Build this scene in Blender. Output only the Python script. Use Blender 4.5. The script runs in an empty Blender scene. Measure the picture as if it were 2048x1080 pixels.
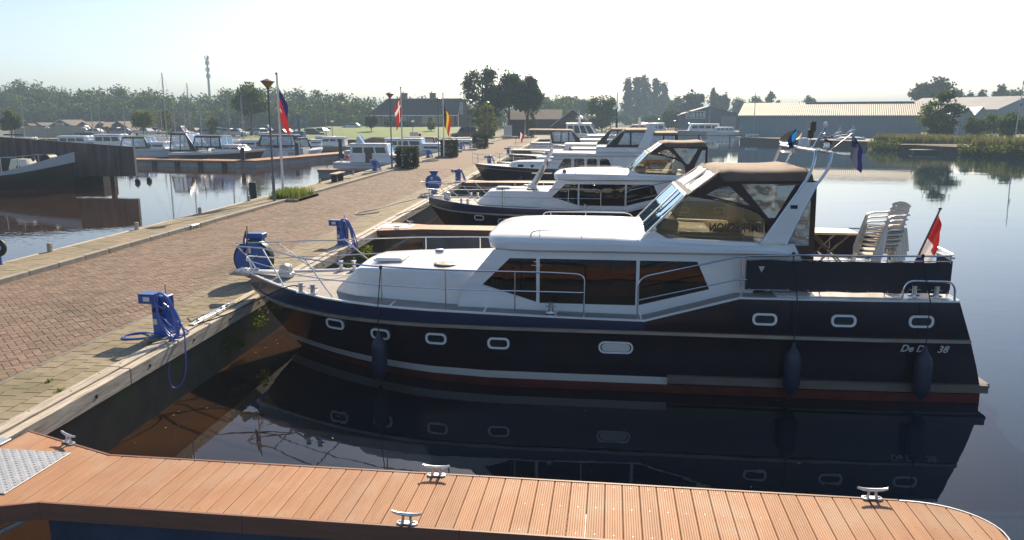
import bpy, math, random
import numpy as np
from mathutils import Vector, Matrix, geometry

# ------------------------------------------------------------------ camera, sky, sun, exposure
scene = bpy.context.scene
COL = scene.collection
H_EYE = 4.45
CAM_F = 1560.0 / 2048.0
PITCH = math.radians(11.0625)
YAW = math.radians(-4.7113)            # turned slightly left of the quay direction (+Y)
cam_data = bpy.data.cameras.new('camera')
cam_data.sensor_width = 36.0
cam_data.lens = 36.0 * CAM_F
cam_data.clip_end = 6000
cam_data.clip_start = 0.1
cam = bpy.data.objects.new('camera', cam_data)
COL.objects.link(cam)
cam.location = (0, 0, H_EYE)
cam.rotation_euler = (math.pi / 2 - PITCH, 0, -YAW)
scene.camera = cam

HAZE_DENSITY = 0.0009
SUN_EL = math.radians(30.5)
SUN_AZ = math.radians(4.5)             # clockwise from +Y
world = bpy.data.worlds.new('World')
scene.world = world
world.use_nodes = True
wn = world.node_tree.nodes
wl = world.node_tree.links
bg = wn['Background']
sky = wn.new('ShaderNodeTexSky')
sky.sky_type = 'NISHITA'
sky.sun_disc = False
sky.sun_elevation = SUN_EL
sky.sun_rotation = SUN_AZ
sky.air_density = 0.85
sky.dust_density = 1.1
sky.ozone_density = 3.0
hsv = wn.new('ShaderNodeHueSaturation'); hsv.inputs['Saturation'].default_value = 1.0
wl.new(sky.outputs[0], hsv.inputs['Color']); wl.new(hsv.outputs[0], bg.inputs[0])
bg.inputs[1].default_value = 0.090

sun_data = bpy.data.lights.new('sun', 'SUN')
sun_data.energy = 5.0
sun_data.angle = math.radians(0.5)
sun_data.color = (1.0, 0.84, 0.62)
sun = bpy.data.objects.new('sun', sun_data)
COL.objects.link(sun)
sdir = Vector((math.sin(SUN_AZ) * math.cos(SUN_EL), math.cos(SUN_AZ) * math.cos(SUN_EL), math.sin(SUN_EL)))
sun.rotation_euler = (-sdir).to_track_quat('-Z', 'Y').to_euler()
sun.location = sdir * 300
scene.view_settings.view_transform = 'Standard'
scene.view_settings.look = 'None'
scene.view_settings.gamma = 1.0
scene.view_settings.use_curve_mapping = False
scene.view_settings.exposure = 0.80
scene.cycles.max_bounces = 9
scene.cycles.transparent_max_bounces = 16
scene.cycles.volume_bounces = 0
scene.cycles.caustics_reflective = False
scene.cycles.caustics_refractive = False
scene.cycles.sample_clamp_indirect = 6.0
scene.cycles.use_denoising = True

RND = random.Random(7)
PI = math.pi

# ------------------------------------------------------------------ helpers
class MB:
    """collects shapes, then links them as one mesh object"""
    def __init__(self):
        self.v = []; self.f = []; self.m = []; self.mi = 0
    def add(self, vs, fs, mi=None):
        o = len(self.v); mi = self.mi if mi is None else mi
        self.v.extend([tuple(p) for p in vs])
        for f in fs:
            self.f.append(tuple(i + o for i in f)); self.m.append(mi)
        return self
    def box(self, c, s, rz=0.0, ry=0.0, rx=0.0, mi=None, ch=0.0):
        hx, hy, hz = s[0] / 2, s[1] / 2, s[2] / 2
        if ch <= 0:
            vs = [(x, y, z) for z in (-hz, hz) for y in (-hy, hy) for x in (-hx, hx)]
            fs = [(0, 2, 3, 1), (4, 5, 7, 6), (0, 1, 5, 4), (2, 6, 7, 3), (0, 4, 6, 2), (1, 3, 7, 5)]
        else:
            ch = min(ch, hx * .9, hy * .9, hz * .9)
            vs = []; idx = {}
            for sx in (-1, 1):
                for sy in (-1, 1):
                    for sz in (-1, 1):
                        for k in range(3):
                            p = [sx * hx, sy * hy, sz * hz]
                            for q in range(3):
                                if q != k: p[q] -= (sx, sy, sz)[q] * ch
                            idx[(sx, sy, sz, k)] = len(vs); vs.append(tuple(p))
            fs = []
            for k in range(3):
                a, b = [q for q in range(3) if q != k]
                for s_ in (-1, 1):
                    quad = []
                    for (u, w) in ((-1, -1), (1, -1), (1, 1), (-1, 1)):
                        t = [0, 0, 0]; t[k] = s_; t[a] = u; t[b] = w
                        quad.append(idx[(t[0], t[1], t[2], k)])
                    if (s_ > 0) != (k != 1): quad.reverse()
                    fs.append(tuple(quad))
            for k in range(3):
                a, b = [q for q in range(3) if q != k]
                for u in (-1, 1):
                    for w in (-1, 1):
                        t0 = [0, 0, 0]; t0[a] = u; t0[b] = w
                        t1 = list(t0); t0[k] = -1; t1[k] = 1
                        q = (idx[(*t0, a)], idx[(*t1, a)], idx[(*t1, b)], idx[(*t0, b)])
                        fs.append(q)
            for sx in (-1, 1):
                for sy in (-1, 1):
                    for sz in (-1, 1):
                        fs.append(tuple(idx[(sx, sy, sz, k)] for k in range(3)))
        M = Matrix.Translation(c) @ Matrix.Rotation(rz, 4, 'Z') @ Matrix.Rotation(ry, 4, 'Y') @ Matrix.Rotation(rx, 4, 'X')
        return self.add([M @ Vector(p) for p in vs], fs, mi)
    def tube(self, pts, r, n=8, closed=False, mi=None, r1=None, caps=True):
        pts = [Vector(p) for p in pts]
        if len(pts) < 2: return self
        N = len(pts); rings = []
        tang = []
        for i in range(N):
            if closed: t = pts[(i + 1) % N] - pts[i - 1]
            elif i == 0: t = pts[1] - pts[0]
            elif i == N - 1: t = pts[-1] - pts[-2]
            else: t = (pts[i + 1] - pts[i]).normalized() + (pts[i] - pts[i - 1]).normalized()
            if t.length < 1e-9: t = Vector((0, 0, 1))
            tang.append(t.normalized())
        up = Vector((0, 0, 1)) if abs(tang[0].z) < 0.9 else Vector((1, 0, 0))
        x = tang[0].cross(up).normalized()
        vs = []
        for i in range(N):
            t = tang[i]
            x = (x - t * x.dot(t))
            if x.length < 1e-6: x = t.orthogonal()
            x.normalize(); y = t.cross(x)
            rr = r if r1 is None else r + (r1 - r) * i / (N - 1)
            if hasattr(r, '__len__'): rr = r[i]
            for k in range(n):
                a = 2 * PI * k / n
                vs.append(pts[i] + x * (rr * math.cos(a)) + y * (rr * math.sin(a)))
        fs = []
        for i in range(N if closed else N - 1):
            j = (i + 1) % N
            for k in range(n):
                l = (k + 1) % n
                fs.append((i * n + k, i * n + l, j * n + l, j * n + k))
        if not closed and caps:
            fs.append(tuple(range(n - 1, -1, -1)))
            fs.append(tuple((N - 1) * n + k for k in range(n)))
        return self.add(vs, fs, mi)
    def lathe(self, prof, c=(0, 0, 0), n=16, axis=None, mi=None, squash=1.0):
        """prof: (radius, height) pairs; axis: direction of the height (default +Z)"""
        q = Vector((0, 0, 1)).rotation_difference(Vector(axis).normalized()) if axis is not None else None
        vs = []; fs = []
        c = Vector(c)
        for (r, z) in prof:
            for k in range(n):
                a = 2 * PI * k / n
                p = Vector((r * math.cos(a), r * math.sin(a) * squash, z))
                if q: p = q @ p
                vs.append(c + p)
        P = len(prof)
        for i in range(P - 1):
            for k in range(n):
                l = (k + 1) % n
                fs.append((i * n + k, i * n + l, (i + 1) * n + l, (i + 1) * n + k))
        if prof[0][0] > 1e-6: fs.append(tuple(range(n - 1, -1, -1)))
        if prof[-1][0] > 1e-6: fs.append(tuple((P - 1) * n + k for k in range(n)))
        return self.add(vs, fs, mi)
    def loft(self, rings, closed=False, cap0=False, cap1=False, mi=None, mids=None):
        n = len(rings[0]); vs = [p for r in rings for p in r]; base = len(self.v)
        fs = []; ms = []
        for i in range(len(rings) - 1):
            for k in range(n if closed else n - 1):
                l = (k + 1) % n
                fs.append((i * n + k, i * n + l, (i + 1) * n + l, (i + 1) * n + k))
                ms.append(mids[k] if mids else (self.mi if mi is None else mi))
        if cap0: fs.append(tuple(range(n - 1, -1, -1))); ms.append(mids[0] if mids else (self.mi if mi is None else mi))
        if cap1: fs.append(tuple((len(rings) - 1) * n + k for k in range(n))); ms.append(mids[0] if mids else (self.mi if mi is None else mi))
        self.v.extend([tuple(p) for p in vs])
        for f, m_ in zip(fs, ms):
            self.f.append(tuple(i + base for i in f)); self.m.append(m_)
        return self
    def plate(self, poly, fn, th, holes=(), mi=None):
        """2-D polygon (with holes) mapped by fn(u, v, d); d = 0 and d = th give the two faces"""
        loops = [[Vector((p[0], p[1], 0)) for p in poly]] + [[Vector((p[0], p[1], 0)) for p in h] for h in holes]
        tris = geometry.tessellate_polygon(loops)
        flat = [p for l in loops for p in l]
        n = len(flat)
        vs = [fn(p.x, p.y, 0.0) for p in flat] + [fn(p.x, p.y, th) for p in flat]
        fs = []
        for t in tris:
            fs.append(tuple(t)); fs.append(tuple(n + i for i in reversed(t)))
        o = 0
        for l in loops:
            k = len(l)
            for i in range(k):
                j = (i + 1) % k
                fs.append((o + i, o + j, n + o + j, n + o + i))
            o += k
        return self.add(vs, fs, mi)
    def pieces(self):
        n = len(self.v); par = list(range(n))
        def find(a):
            while par[a] != a: par[a] = par[par[a]]; a = par[a]
            return a
        for f in self.f:
            a = find(f[0])
            for b in f[1:]:
                b = find(b)
                if a != b: par[b] = a
        groups = {}
        for i in range(n): groups.setdefault(find(i), []).append(i)
        roots = list(groups)
        if len(roots) < 2 or len(roots) > 60: return None
        V = np.array(self.v, float)
        lo = np.array([V[groups[r]].min(0) for r in roots]); hi = np.array([V[groups[r]].max(0) for r in roots]); size = (hi - lo).max(1)
        gap = np.maximum(0, np.maximum(lo[:, None] - hi[None], lo[None] - hi[:, None])); d = np.sqrt((gap ** 2).sum(2))
        near = d <= np.maximum(.02, .5 * np.maximum(size[:, None], size[None]))
        lab = list(range(len(roots)))
        for i in range(len(roots)):
            for j in range(i):
                if near[i, j] and lab[i] != lab[j]:
                    o_, n_ = lab[i], lab[j]; lab = [n_ if q == o_ else q for q in lab]
        if len(set(lab)) < 2: return None
        of = {}
        for r, q in zip(roots, lab):
            for i in groups[r]: of[i] = q
        out = {}
        for f, m_ in zip(self.f, self.m):
            q = of[f[0]]; mb, idx = out.setdefault(q, (MB(), {}))
            g = []
            for i in f:
                if i not in idx: idx[i] = len(mb.v); mb.v.append(self.v[i])
                g.append(idx[i])
            mb.f.append(tuple(g)); mb.m.append(m_)
        return [mb for mb, _ in out.values()]
    def build(self, name, mats, parent=None, smooth=True, angle=35, **props):
        if parent and props.get('kind') != 'stuff' and len(self.f) < 20000:
            ps = self.pieces()      # pieces that stand apart become objects of their own
            if ps: return [p.build1(name, mats, parent, smooth, angle, **props) for p in ps][0]
        return self.build1(name, mats, parent, smooth, angle, **props)
    def build1(self, name, mats, parent=None, smooth=True, angle=35, **props):
        me = bpy.data.meshes.new(name)
        me.from_pydata(self.v, [], self.f)
        if not isinstance(mats, (list, tuple)): mats = [mats]
        for m in mats: me.materials.append(m)
        if len(mats) > 1: me.polygons.foreach_set('material_index', self.m)
        import bmesh
        bm = bmesh.new(); bm.from_mesh(me)
        bmesh.ops.recalc_face_normals(bm, faces=bm.faces)
        bm.to_mesh(me); bm.free()
        if smooth:
            me.polygons.foreach_set('use_smooth', [True] * len(me.polygons))
            me.set_sharp_from_angle(angle=math.radians(angle))
        me.update()
        o = bpy.data.objects.new(name, me)
        COL.objects.link(o)
        if parent: o.parent = parent
        for k, val in props.items():
            if val: o[k] = val
        return o

def tag(o, label=None, category=None, group=None, kind=None):
    if label: o['label'] = label
    if category: o['category'] = category
    if group: o['group'] = group
    if kind: o['kind'] = kind
    return o
def empty(name, loc=(0, 0, 0), rz=0.0, label=None, category=None, group=None, kind=None):
    o = bpy.data.objects.new(name, None)
    o.location = loc; o.rotation_euler = (0, 0, rz)
    o.empty_display_size = 0.2
    COL.objects.link(o)
    return tag(o, label, category, group, kind)
def link_copy(src, parent=None, loc=None, rz=None):
    o = src.copy(); COL.objects.link(o); o.parent = parent
    if loc is not None: o.location = loc
    if rz is not None: o.rotation_euler = (0, 0, rz)
    return o
KIDS = {}
def children(o):
    return list(o.children)
def copy_tree(o, parent=None):
    c = o.copy(); COL.objects.link(c); c.parent = parent
    for ch in children(o): copy_tree(ch, c)
    return c
def text_mesh(body, size, fn, name, m, parent=None, shear=0.0, th=0.004, bold=0.0, **props):
    """flat lettering; fn maps (u, v, d) into place"""
    cu = bpy.data.curves.new('lettering', 'FONT'); cu.body = body; cu.size = size; cu.shear = shear
    cu.align_x = 'CENTER'; cu.extrude = th; cu.offset = bold; cu.resolution_u = 3
    t = bpy.data.objects.new('lettering_curve', cu); COL.objects.link(t)
    dg = bpy.context.evaluated_depsgraph_get()
    me = bpy.data.meshes.new_from_object(t.evaluated_get(dg))
    bpy.data.objects.remove(t)
    me.name = name
    for v in me.vertices: v.co = fn(v.co.x, v.co.y, v.co.z)
    me.materials.clear(); me.materials.append(m)
    o = bpy.data.objects.new(name, me); COL.objects.link(o)
    if parent: o.parent = parent
    for k, val in props.items(): o[k] = val
    return o
def lerp(a, b, t): return a + (b - a) * t
def interp(tab, x):
    if x <= tab[0][0]: return tab[0][1]
    for (x0, y0), (x1, y1) in zip(tab, tab[1:]):
        if x <= x1: return y0 + (y1 - y0) * (x - x0) / (x1 - x0)
    return tab[-1][1]
def rrect(w, h, r, n=4):
    """rounded rectangle outline centred on 0"""
    out = []
    for (cx, cy, a0) in ((w / 2 - r, h / 2 - r, 0), (-w / 2 + r, h / 2 - r, 90), (-w / 2 + r, -h / 2 + r, 180), (w / 2 - r, -h / 2 + r, 270)):
        for k in range(n + 1):
            a = math.radians(a0 + 90 * k / n)
            out.append((cx + r * math.cos(a), cy + r * math.sin(a)))
    return out
def arc3(p0, p1, p2, n=6):
    """quadratic curve"""
    p0, p1, p2 = Vector(p0), Vector(p1), Vector(p2)
    return [p0 * (1 - t) ** 2 + p1 * 2 * t * (1 - t) + p2 * t * t for t in [i / n for i in range(n + 1)]]

# camera projection for choosing which pieces are large in the frame
_fw = np.array([math.sin(YAW) * math.cos(PITCH), math.cos(YAW) * math.cos(PITCH), -math.sin(PITCH)])
_rt = np.array([math.cos(YAW), -math.sin(YAW), 0.0])
_dn = np.cross(_fw, _rt)
def in_view(x, y, z, margin=0.02):
    q = np.array([x, y, z - H_EYE]); d = q @ _fw
    if d < 0.3: return None
    u = 0.5 + CAM_F * (q @ _rt) / d; v = 0.5 * 1080 / 2048 + CAM_F * (q @ _dn) / d
    if -margin < u < 1 + margin and -margin < v < 1080 / 2048 + margin: return d
    return None

# ------------------------------------------------------------------ materials
MATS = {}
def mat(name, col, rough=0.5, metal=0.0, col2=None, scale=4.0, detail=4.0, bump=0.0, bscale=20.0, bdist=0.01,
        isl=0.0, objr=0.0, spec=0.5, coat=0.0, contrast=(0.35, 0.65), stretch=None, rough2=None, coord='Object', col3=None, scale3=0.6,
        alpha=1.0, sheen=0.0):
    m = bpy.data.materials.new(name); m.use_nodes = True
    nt = m.node_tree; N = nt.nodes; L = nt.links
    b = N['Principled BSDF']
    b.inputs['Roughness'].default_value = rough
    b.inputs['Metallic'].default_value = metal
    b.inputs['Specular IOR Level'].default_value = spec
    b.inputs['Coat Weight'].default_value = coat
    b.inputs['Coat Roughness'].default_value = 0.05
    b.inputs['Sheen Weight'].default_value = sheen
    if alpha < 1: b.inputs['Alpha'].default_value = alpha
    tc = N.new('ShaderNodeTexCoord'); src = tc.outputs[coord]
    if stretch:
        mp = N.new('ShaderNodeMapping'); mp.inputs['Scale'].default_value = stretch
        L.new(src, mp.inputs[0]); src = mp.outputs[0]
    c4 = lambda c: (c[0], c[1], c[2], 1)
    cur = None
    if col2 is not None:
        nz = N.new('ShaderNodeTexNoise'); nz.inputs['Scale'].default_value = scale; nz.inputs['Detail'].default_value = detail
        L.new(src, nz.inputs['Vector'])
        rp = N.new('ShaderNodeValToRGB')
        rp.color_ramp.elements[0].position = contrast[0]; rp.color_ramp.elements[1].position = contrast[1]
        rp.color_ramp.elements[0].color = c4(col); rp.color_ramp.elements[1].color = c4(col2)
        L.new(nz.outputs['Fac'], rp.inputs[0]); cur = rp.outputs[0]
        if rough2 is not None:
            mr = N.new('ShaderNodeMapRange'); mr.inputs['From Min'].default_value = contrast[0]; mr.inputs['From Max'].default_value = contrast[1]
            mr.inputs['To Min'].default_value = rough; mr.inputs['To Max'].default_value = rough2
            L.new(nz.outputs['Fac'], mr.inputs[0]); L.new(mr.outputs[0], b.inputs['Roughness'])
    if col3 is not None:
        n3 = N.new('ShaderNodeTexNoise'); n3.inputs['Scale'].default_value = scale3; n3.inputs['Detail'].default_value = 5
        gp = N.new('ShaderNodeNewGeometry'); L.new(gp.outputs['Position'], n3.inputs['Vector'])
        r3 = N.new('ShaderNodeMapRange'); r3.inputs['From Min'].default_value = 0.5; r3.inputs['From Max'].default_value = 0.7
        L.new(n3.outputs['Fac'], r3.inputs[0])
        mx = N.new('ShaderNodeMix'); mx.data_type = 'RGBA'
        L.new(r3.outputs[0], mx.inputs['Factor'])
        if cur: L.new(cur, mx.inputs['A'])
        else: mx.inputs['A'].default_value = c4(col)
        mx.inputs['B'].default_value = c4(col3); cur = mx.outputs['Result']
    for amount, kind in ((isl, 'isl'), (objr, 'obj')):
        if amount > 0:
            if kind == 'isl':
                g = N.new('ShaderNodeNewGeometry'); out = g.outputs['Random Per Island']
            else:
                g = N.new('ShaderNodeObjectInfo'); out = g.outputs['Random']
            hs = N.new('ShaderNodeHueSaturation')
            mr = N.new('ShaderNodeMapRange'); mr.inputs['To Min'].default_value = 1 - amount; mr.inputs['To Max'].default_value = 1 + amount
            L.new(out, mr.inputs[0]); L.new(mr.outputs[0], hs.inputs['Value'])
            if cur: L.new(cur, hs.inputs['Color'])
            else: hs.inputs['Color'].default_value = c4(col)
            cur = hs.outputs[0]
    if cur: L.new(cur, b.inputs['Base Color'])
    else: b.inputs['Base Color'].default_value = c4(col)
    if bump > 0:
        nb = N.new('ShaderNodeTexNoise'); nb.inputs['Scale'].default_value = bscale; nb.inputs['Detail'].default_value = 4
        L.new(src, nb.inputs['Vector'])
        bp = N.new('ShaderNodeBump'); bp.inputs['Strength'].default_value = bump; bp.inputs['Distance'].default_value = bdist
        L.new(nb.outputs['Fac'], bp.inputs['Height']); L.new(bp.outputs[0], b.inputs['Normal'])
    MATS[name] = m
    return m
def leaf_mat(name, a, b_, trans=0.3, isl=0.35, hue=0.47, val=1.5):
    m = bpy.data.materials.new(name); m.use_nodes = True
    nt = m.node_tree; N = nt.nodes; L = nt.links
    for n in list(N): N.remove(n)
    out = N.new('ShaderNodeOutputMaterial')
    g = N.new('ShaderNodeNewGeometry')
    rp = N.new('ShaderNodeValToRGB')
    rp.color_ramp.elements[0].color = (*a, 1); rp.color_ramp.elements[1].color = (*b_, 1)
    L.new(g.outputs['Random Per Island'], rp.inputs[0])
    d = N.new('ShaderNodeBsdfDiffuse'); t = N.new('ShaderNodeBsdfTranslucent'); mx = N.new('ShaderNodeMixShader')
    hs = N.new('ShaderNodeHueSaturation'); hs.inputs['Hue'].default_value = hue; hs.inputs['Value'].default_value = val
    L.new(rp.outputs[0], d.inputs[0]); L.new(rp.outputs[0], hs.inputs['Color']); L.new(hs.outputs[0], t.inputs[0])
    mx.inputs[0].default_value = trans
    L.new(d.outputs[0], mx.inputs[1]); L.new(t.outputs[0], mx.inputs[2]); L.new(mx.outputs[0], out.inputs[0])
    MATS[name] = m
    return m
def glass_mat(name, tint, refl=0.12, rough=0.0, wavy=0.0, k=1.6, gcol=(1, 1, 1)):
    """thin glazing: tinted see-through plus a fresnel reflection"""
    m = bpy.data.materials.new(name); m.use_nodes = True
    nt = m.node_tree; N = nt.nodes; L = nt.links
    for n in list(N): N.remove(n)
    out = N.new('ShaderNodeOutputMaterial')
    tr = N.new('ShaderNodeBsdfTransparent'); tr.inputs[0].default_value = (*tint, 1)
    gl = N.new('ShaderNodeBsdfGlossy'); gl.inputs['Roughness'].default_value = rough; gl.inputs['Color'].default_value = (*gcol, 1)
    lw = N.new('ShaderNodeFresnel'); lw.inputs['IOR'].default_value = 1.5
    ad = N.new('ShaderNodeMath'); ad.operation = 'MULTIPLY_ADD'; ad.inputs[1].default_value = k; ad.inputs[2].default_value = refl - 0.06
    ad.use_clamp = True
    L.new(lw.outputs[0], ad.inputs[0])
    mx = N.new('ShaderNodeMixShader'); L.new(ad.outputs[0], mx.inputs[0])
    L.new(tr.outputs[0], mx.inputs[1]); L.new(gl.outputs[0], mx.inputs[2]); L.new(mx.outputs[0], out.inputs[0])
    if wavy > 0:
        tc = N.new('ShaderNodeTexCoord'); nz = N.new('ShaderNodeTexNoise'); nz.inputs['Scale'].default_value = 2.2
        L.new(tc.outputs['Object'], nz.inputs['Vector'])
        bp = N.new('ShaderNodeBump'); bp.inputs['Strength'].default_value = wavy; bp.inputs['Distance'].default_value = 0.05
        L.new(nz.outputs['Fac'], bp.inputs['Height']); L.new(bp.outputs[0], gl.inputs['Normal'])
    MATS[name] = m
    return m

WHITE = mat('white_paint', (0.83, 0.82, 0.80), 0.28, col2=(0.77, 0.76, 0.73), scale=1.2, coat=0.4, contrast=(.4, .7))
CREAM = mat('cream_paint', (0.66, 0.63, 0.56), 0.3, coat=0.3)
STRAKE = mat('dull_brown_strake', (0.20, 0.155, 0.13), 0.5, metal=.2, col2=(0.15, 0.115, 0.095), scale=5, stretch=(.3, 3, 3))
NAVY = mat('navy_paint', (0.016, 0.008, 0.014), 0.16, col2=(0.020, 0.010, 0.016), scale=2.5, stretch=(1, 1, .25), rough2=.24, coat=0.35, bump=0.02, bscale=1.4, bdist=0.05)
NAVYBAND = mat('navy_band_paint', (0.017, 0.026, 0.068), 0.3, coat=0.4)
BRONZE = mat('dark_bronze', (0.14, 0.11, 0.085), 0.4, metal=.2)
ANTIFOUL = mat('red_antifouling', (0.16, 0.028, 0.020), 0.6, col2=(0.09, 0.02, 0.016), scale=3, bump=.1)
STEEL = mat('stainless_steel', (0.62, 0.62, 0.62), 0.22, metal=1.0)
GALV = mat('galvanised_steel', (0.55, 0.55, 0.54), 0.45, metal=0.45, col2=(0.45, 0.45, 0.44), scale=6)
ALU = mat('cast_aluminium', (0.72, 0.72, 0.71), 0.38, metal=0.85, col2=(0.6, 0.6, 0.6), scale=14)
RUBRAIL = mat('weathered_rub_rail', (0.42, 0.36, 0.29), 0.35, metal=0.55, col2=(0.30, 0.26, 0.21), scale=5, stretch=(0.3, 3, 3))
DECKGREY = mat('grey_nonskid', (0.27, 0.24, 0.215), 0.75, col2=(0.33, 0.295, 0.265), scale=3, bump=.3, bscale=120, bdist=.004)
BLACK = mat('black_rubber', (0.015, 0.015, 0.016), 0.6, bump=.05)
DARKINT = mat('dark_interior', (0.05, 0.030, 0.022), 0.7, col2=(0.035, 0.02, 0.016), scale=2)
WOODINT = mat('varnished_wood', (0.11, 0.045, 0.022), 0.35, col2=(0.07, 0.028, 0.015), scale=6, stretch=(1, 1, 6), coat=.3)
CURTAIN = mat('dark_red_curtain', (0.12, 0.012, 0.012), 0.9)
UPHOL = mat('beige_upholstery', (0.50, 0.42, 0.32), 0.85)
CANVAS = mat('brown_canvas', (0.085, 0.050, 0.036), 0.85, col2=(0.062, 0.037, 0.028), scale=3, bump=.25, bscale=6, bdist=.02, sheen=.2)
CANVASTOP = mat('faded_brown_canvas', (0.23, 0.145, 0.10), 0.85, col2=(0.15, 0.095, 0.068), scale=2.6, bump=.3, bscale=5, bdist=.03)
CANVASTAN = mat('tan_canvas', (0.42, 0.27, 0.16), 0.85, col2=(0.34, 0.21, 0.12), scale=3, bump=.2, bscale=6, bdist=.02)
CANVASBLUE = mat('blue_canvas', (0.020, 0.030, 0.085), 0.8, col2=(0.014, 0.02, 0.06), scale=3, bump=.2, bscale=6, bdist=.02)
CANVASGREEN = mat('green_canvas', (0.010, 0.12, 0.075), 0.8, col2=(0.008, 0.09, 0.06), scale=3)
SCREEN = mat('dark_dodger_cloth', (0.022, 0.018, 0.026), 0.85, col2=(0.028, 0.022, 0.03), scale=5, bump=.15, bscale=5, bdist=.02)
FENDERBLUE = mat('navy_fender_vinyl', (0.012, 0.016, 0.045), 0.45, col2=(0.02, 0.024, 0.05), scale=8)
ROPEBLACK = mat('dark_rope', (0.015, 0.014, 0.016), 0.9)
ROPEWHITE = mat('pale_rope', (0.55, 0.50, 0.40), 0.9, bump=.4, bscale=60)
ROPEYELLOW = mat('yellow_rope', (0.62, 0.48, 0.05), 0.8)
GLASS = glass_mat('tinted_window_glass', (0.27, 0.21, 0.18), 0.065, wavy=.06, k=.7)
CLEARGLASS = glass_mat('clear_glass', (0.72, 0.70, 0.62), 0.10)
VINYL = glass_mat('clear_vinyl', (0.66, 0.64, 0.64), 0.16, rough=0.08, wavy=.7)
DARKGLASS = mat('dark_glass', (0.012, 0.013, 0.016), 0.04, spec=0.6)
SKYGLASS = glass_mat('windscreen_glass', (0.14, 0.18, 0.23), 0.46, k=1.0, gcol=(.40, .56, .76))
BLUEPAINT = mat('blue_enamel', (0.016, 0.10, 0.38), 0.4, col2=(0.012, 0.075, 0.30), scale=5, coat=.2)
HOSEBLUE = mat('blue_hose', (0.09, 0.15, 0.46), 0.35)
HOSEGREEN = mat('green_hose', (0.006, 0.05, 0.028), 0.45)
REDPLASTIC = mat('red_plastic', (0.50, 0.03, 0.03), 0.4)
YELLOWPAINT = mat('yellow_paint', (0.65, 0.45, 0.04), 0.5)
CHAIRPL = mat('weathered_white_plastic', (0.74, 0.69, 0.62), 0.5, col2=(0.66, 0.61, 0.54), scale=5)
TABLETOP = mat('beige_table_top', (0.55, 0.44, 0.28), 0.5, col2=(0.48, 0.37, 0.22), scale=8)
LETTERING = mat('silver_lettering', (0.55, 0.53, 0.50), 0.4)
LETTERREFLECT = mat('painted_reflection_lettering', (0.06, 0.04, 0.025), 0.5)
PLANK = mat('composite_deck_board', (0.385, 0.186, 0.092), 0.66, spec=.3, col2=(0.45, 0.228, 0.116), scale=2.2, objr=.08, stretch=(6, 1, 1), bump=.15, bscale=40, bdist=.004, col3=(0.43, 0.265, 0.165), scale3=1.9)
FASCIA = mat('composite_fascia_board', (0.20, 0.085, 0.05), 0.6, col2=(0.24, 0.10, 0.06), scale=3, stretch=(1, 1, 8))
TIMBER = mat('weathered_quay_timber', (0.58, 0.51, 0.41), 0.8, col2=(0.27, 0.22, 0.17), scale=5, stretch=(5, .5, 5), bump=.4, bscale=18, bdist=.01, objr=.1, contrast=(.35, .75))
PILING = mat('dark_sheet_piling', (0.058, 0.042, 0.028), 0.8, col2=(0.018, 0.014, 0.010), scale=6, stretch=(1, 1, .15), bump=.4, bscale=10, col3=(0.030, 0.034, 0.013), scale3=1.5)
BRICK = mat('paving_brick', (0.20, 0.139, 0.101), 0.85, spec=.2, col2=(0.262, 0.186, 0.136), scale=14, objr=.20, isl=.0, bump=.4, bscale=60, bdist=.003, col3=(0.165, 0.125, 0.085), scale3=0.8)
BRICKISL = mat('paving_brick_field', (0.20, 0.139, 0.101), 0.85, spec=.2, col2=(0.262, 0.186, 0.136), scale=14, isl=.20, bump=.4, bscale=60, bdist=.003, col3=(0.165, 0.125, 0.085), scale3=0.8)
TILE = mat('concrete_paver', (0.255, 0.208, 0.138), 0.85, spec=.2, col2=(0.31, 0.256, 0.172), scale=9, objr=.12, bump=.35, bscale=70, bdist=.003, col3=(0.22, 0.19, 0.115), scale3=1.3)
TILEISL = mat('concrete_paver_field', (0.255, 0.208, 0.138), 0.85, spec=.2, col2=(0.31, 0.256, 0.172), scale=9, isl=.12, bump=.35, bscale=70, bdist=.003, col3=(0.22, 0.19, 0.115), scale3=1.3)
KERB = mat('kerb_concrete', (0.36, 0.325, 0.27), 0.85, col2=(0.28, 0.25, 0.21), scale=5, objr=.08, bump=.3, bscale=40, bdist=.004)
EDGING = mat('dark_edging_concrete', (0.17, 0.145, 0.115), 0.9, col2=(0.22, 0.19, 0.15), scale=6, objr=.12, bump=.3, bscale=40, bdist=.004)
LETTERFAINT = mat('faint_lettering', (.16, .13, .12), .6)
SAND = mat('sandy_joint', (0.085, 0.065, 0.045), 0.95, col2=(0.12, 0.092, 0.06), scale=3, col3=(0.10, 0.11, 0.04), scale3=.8)
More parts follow.
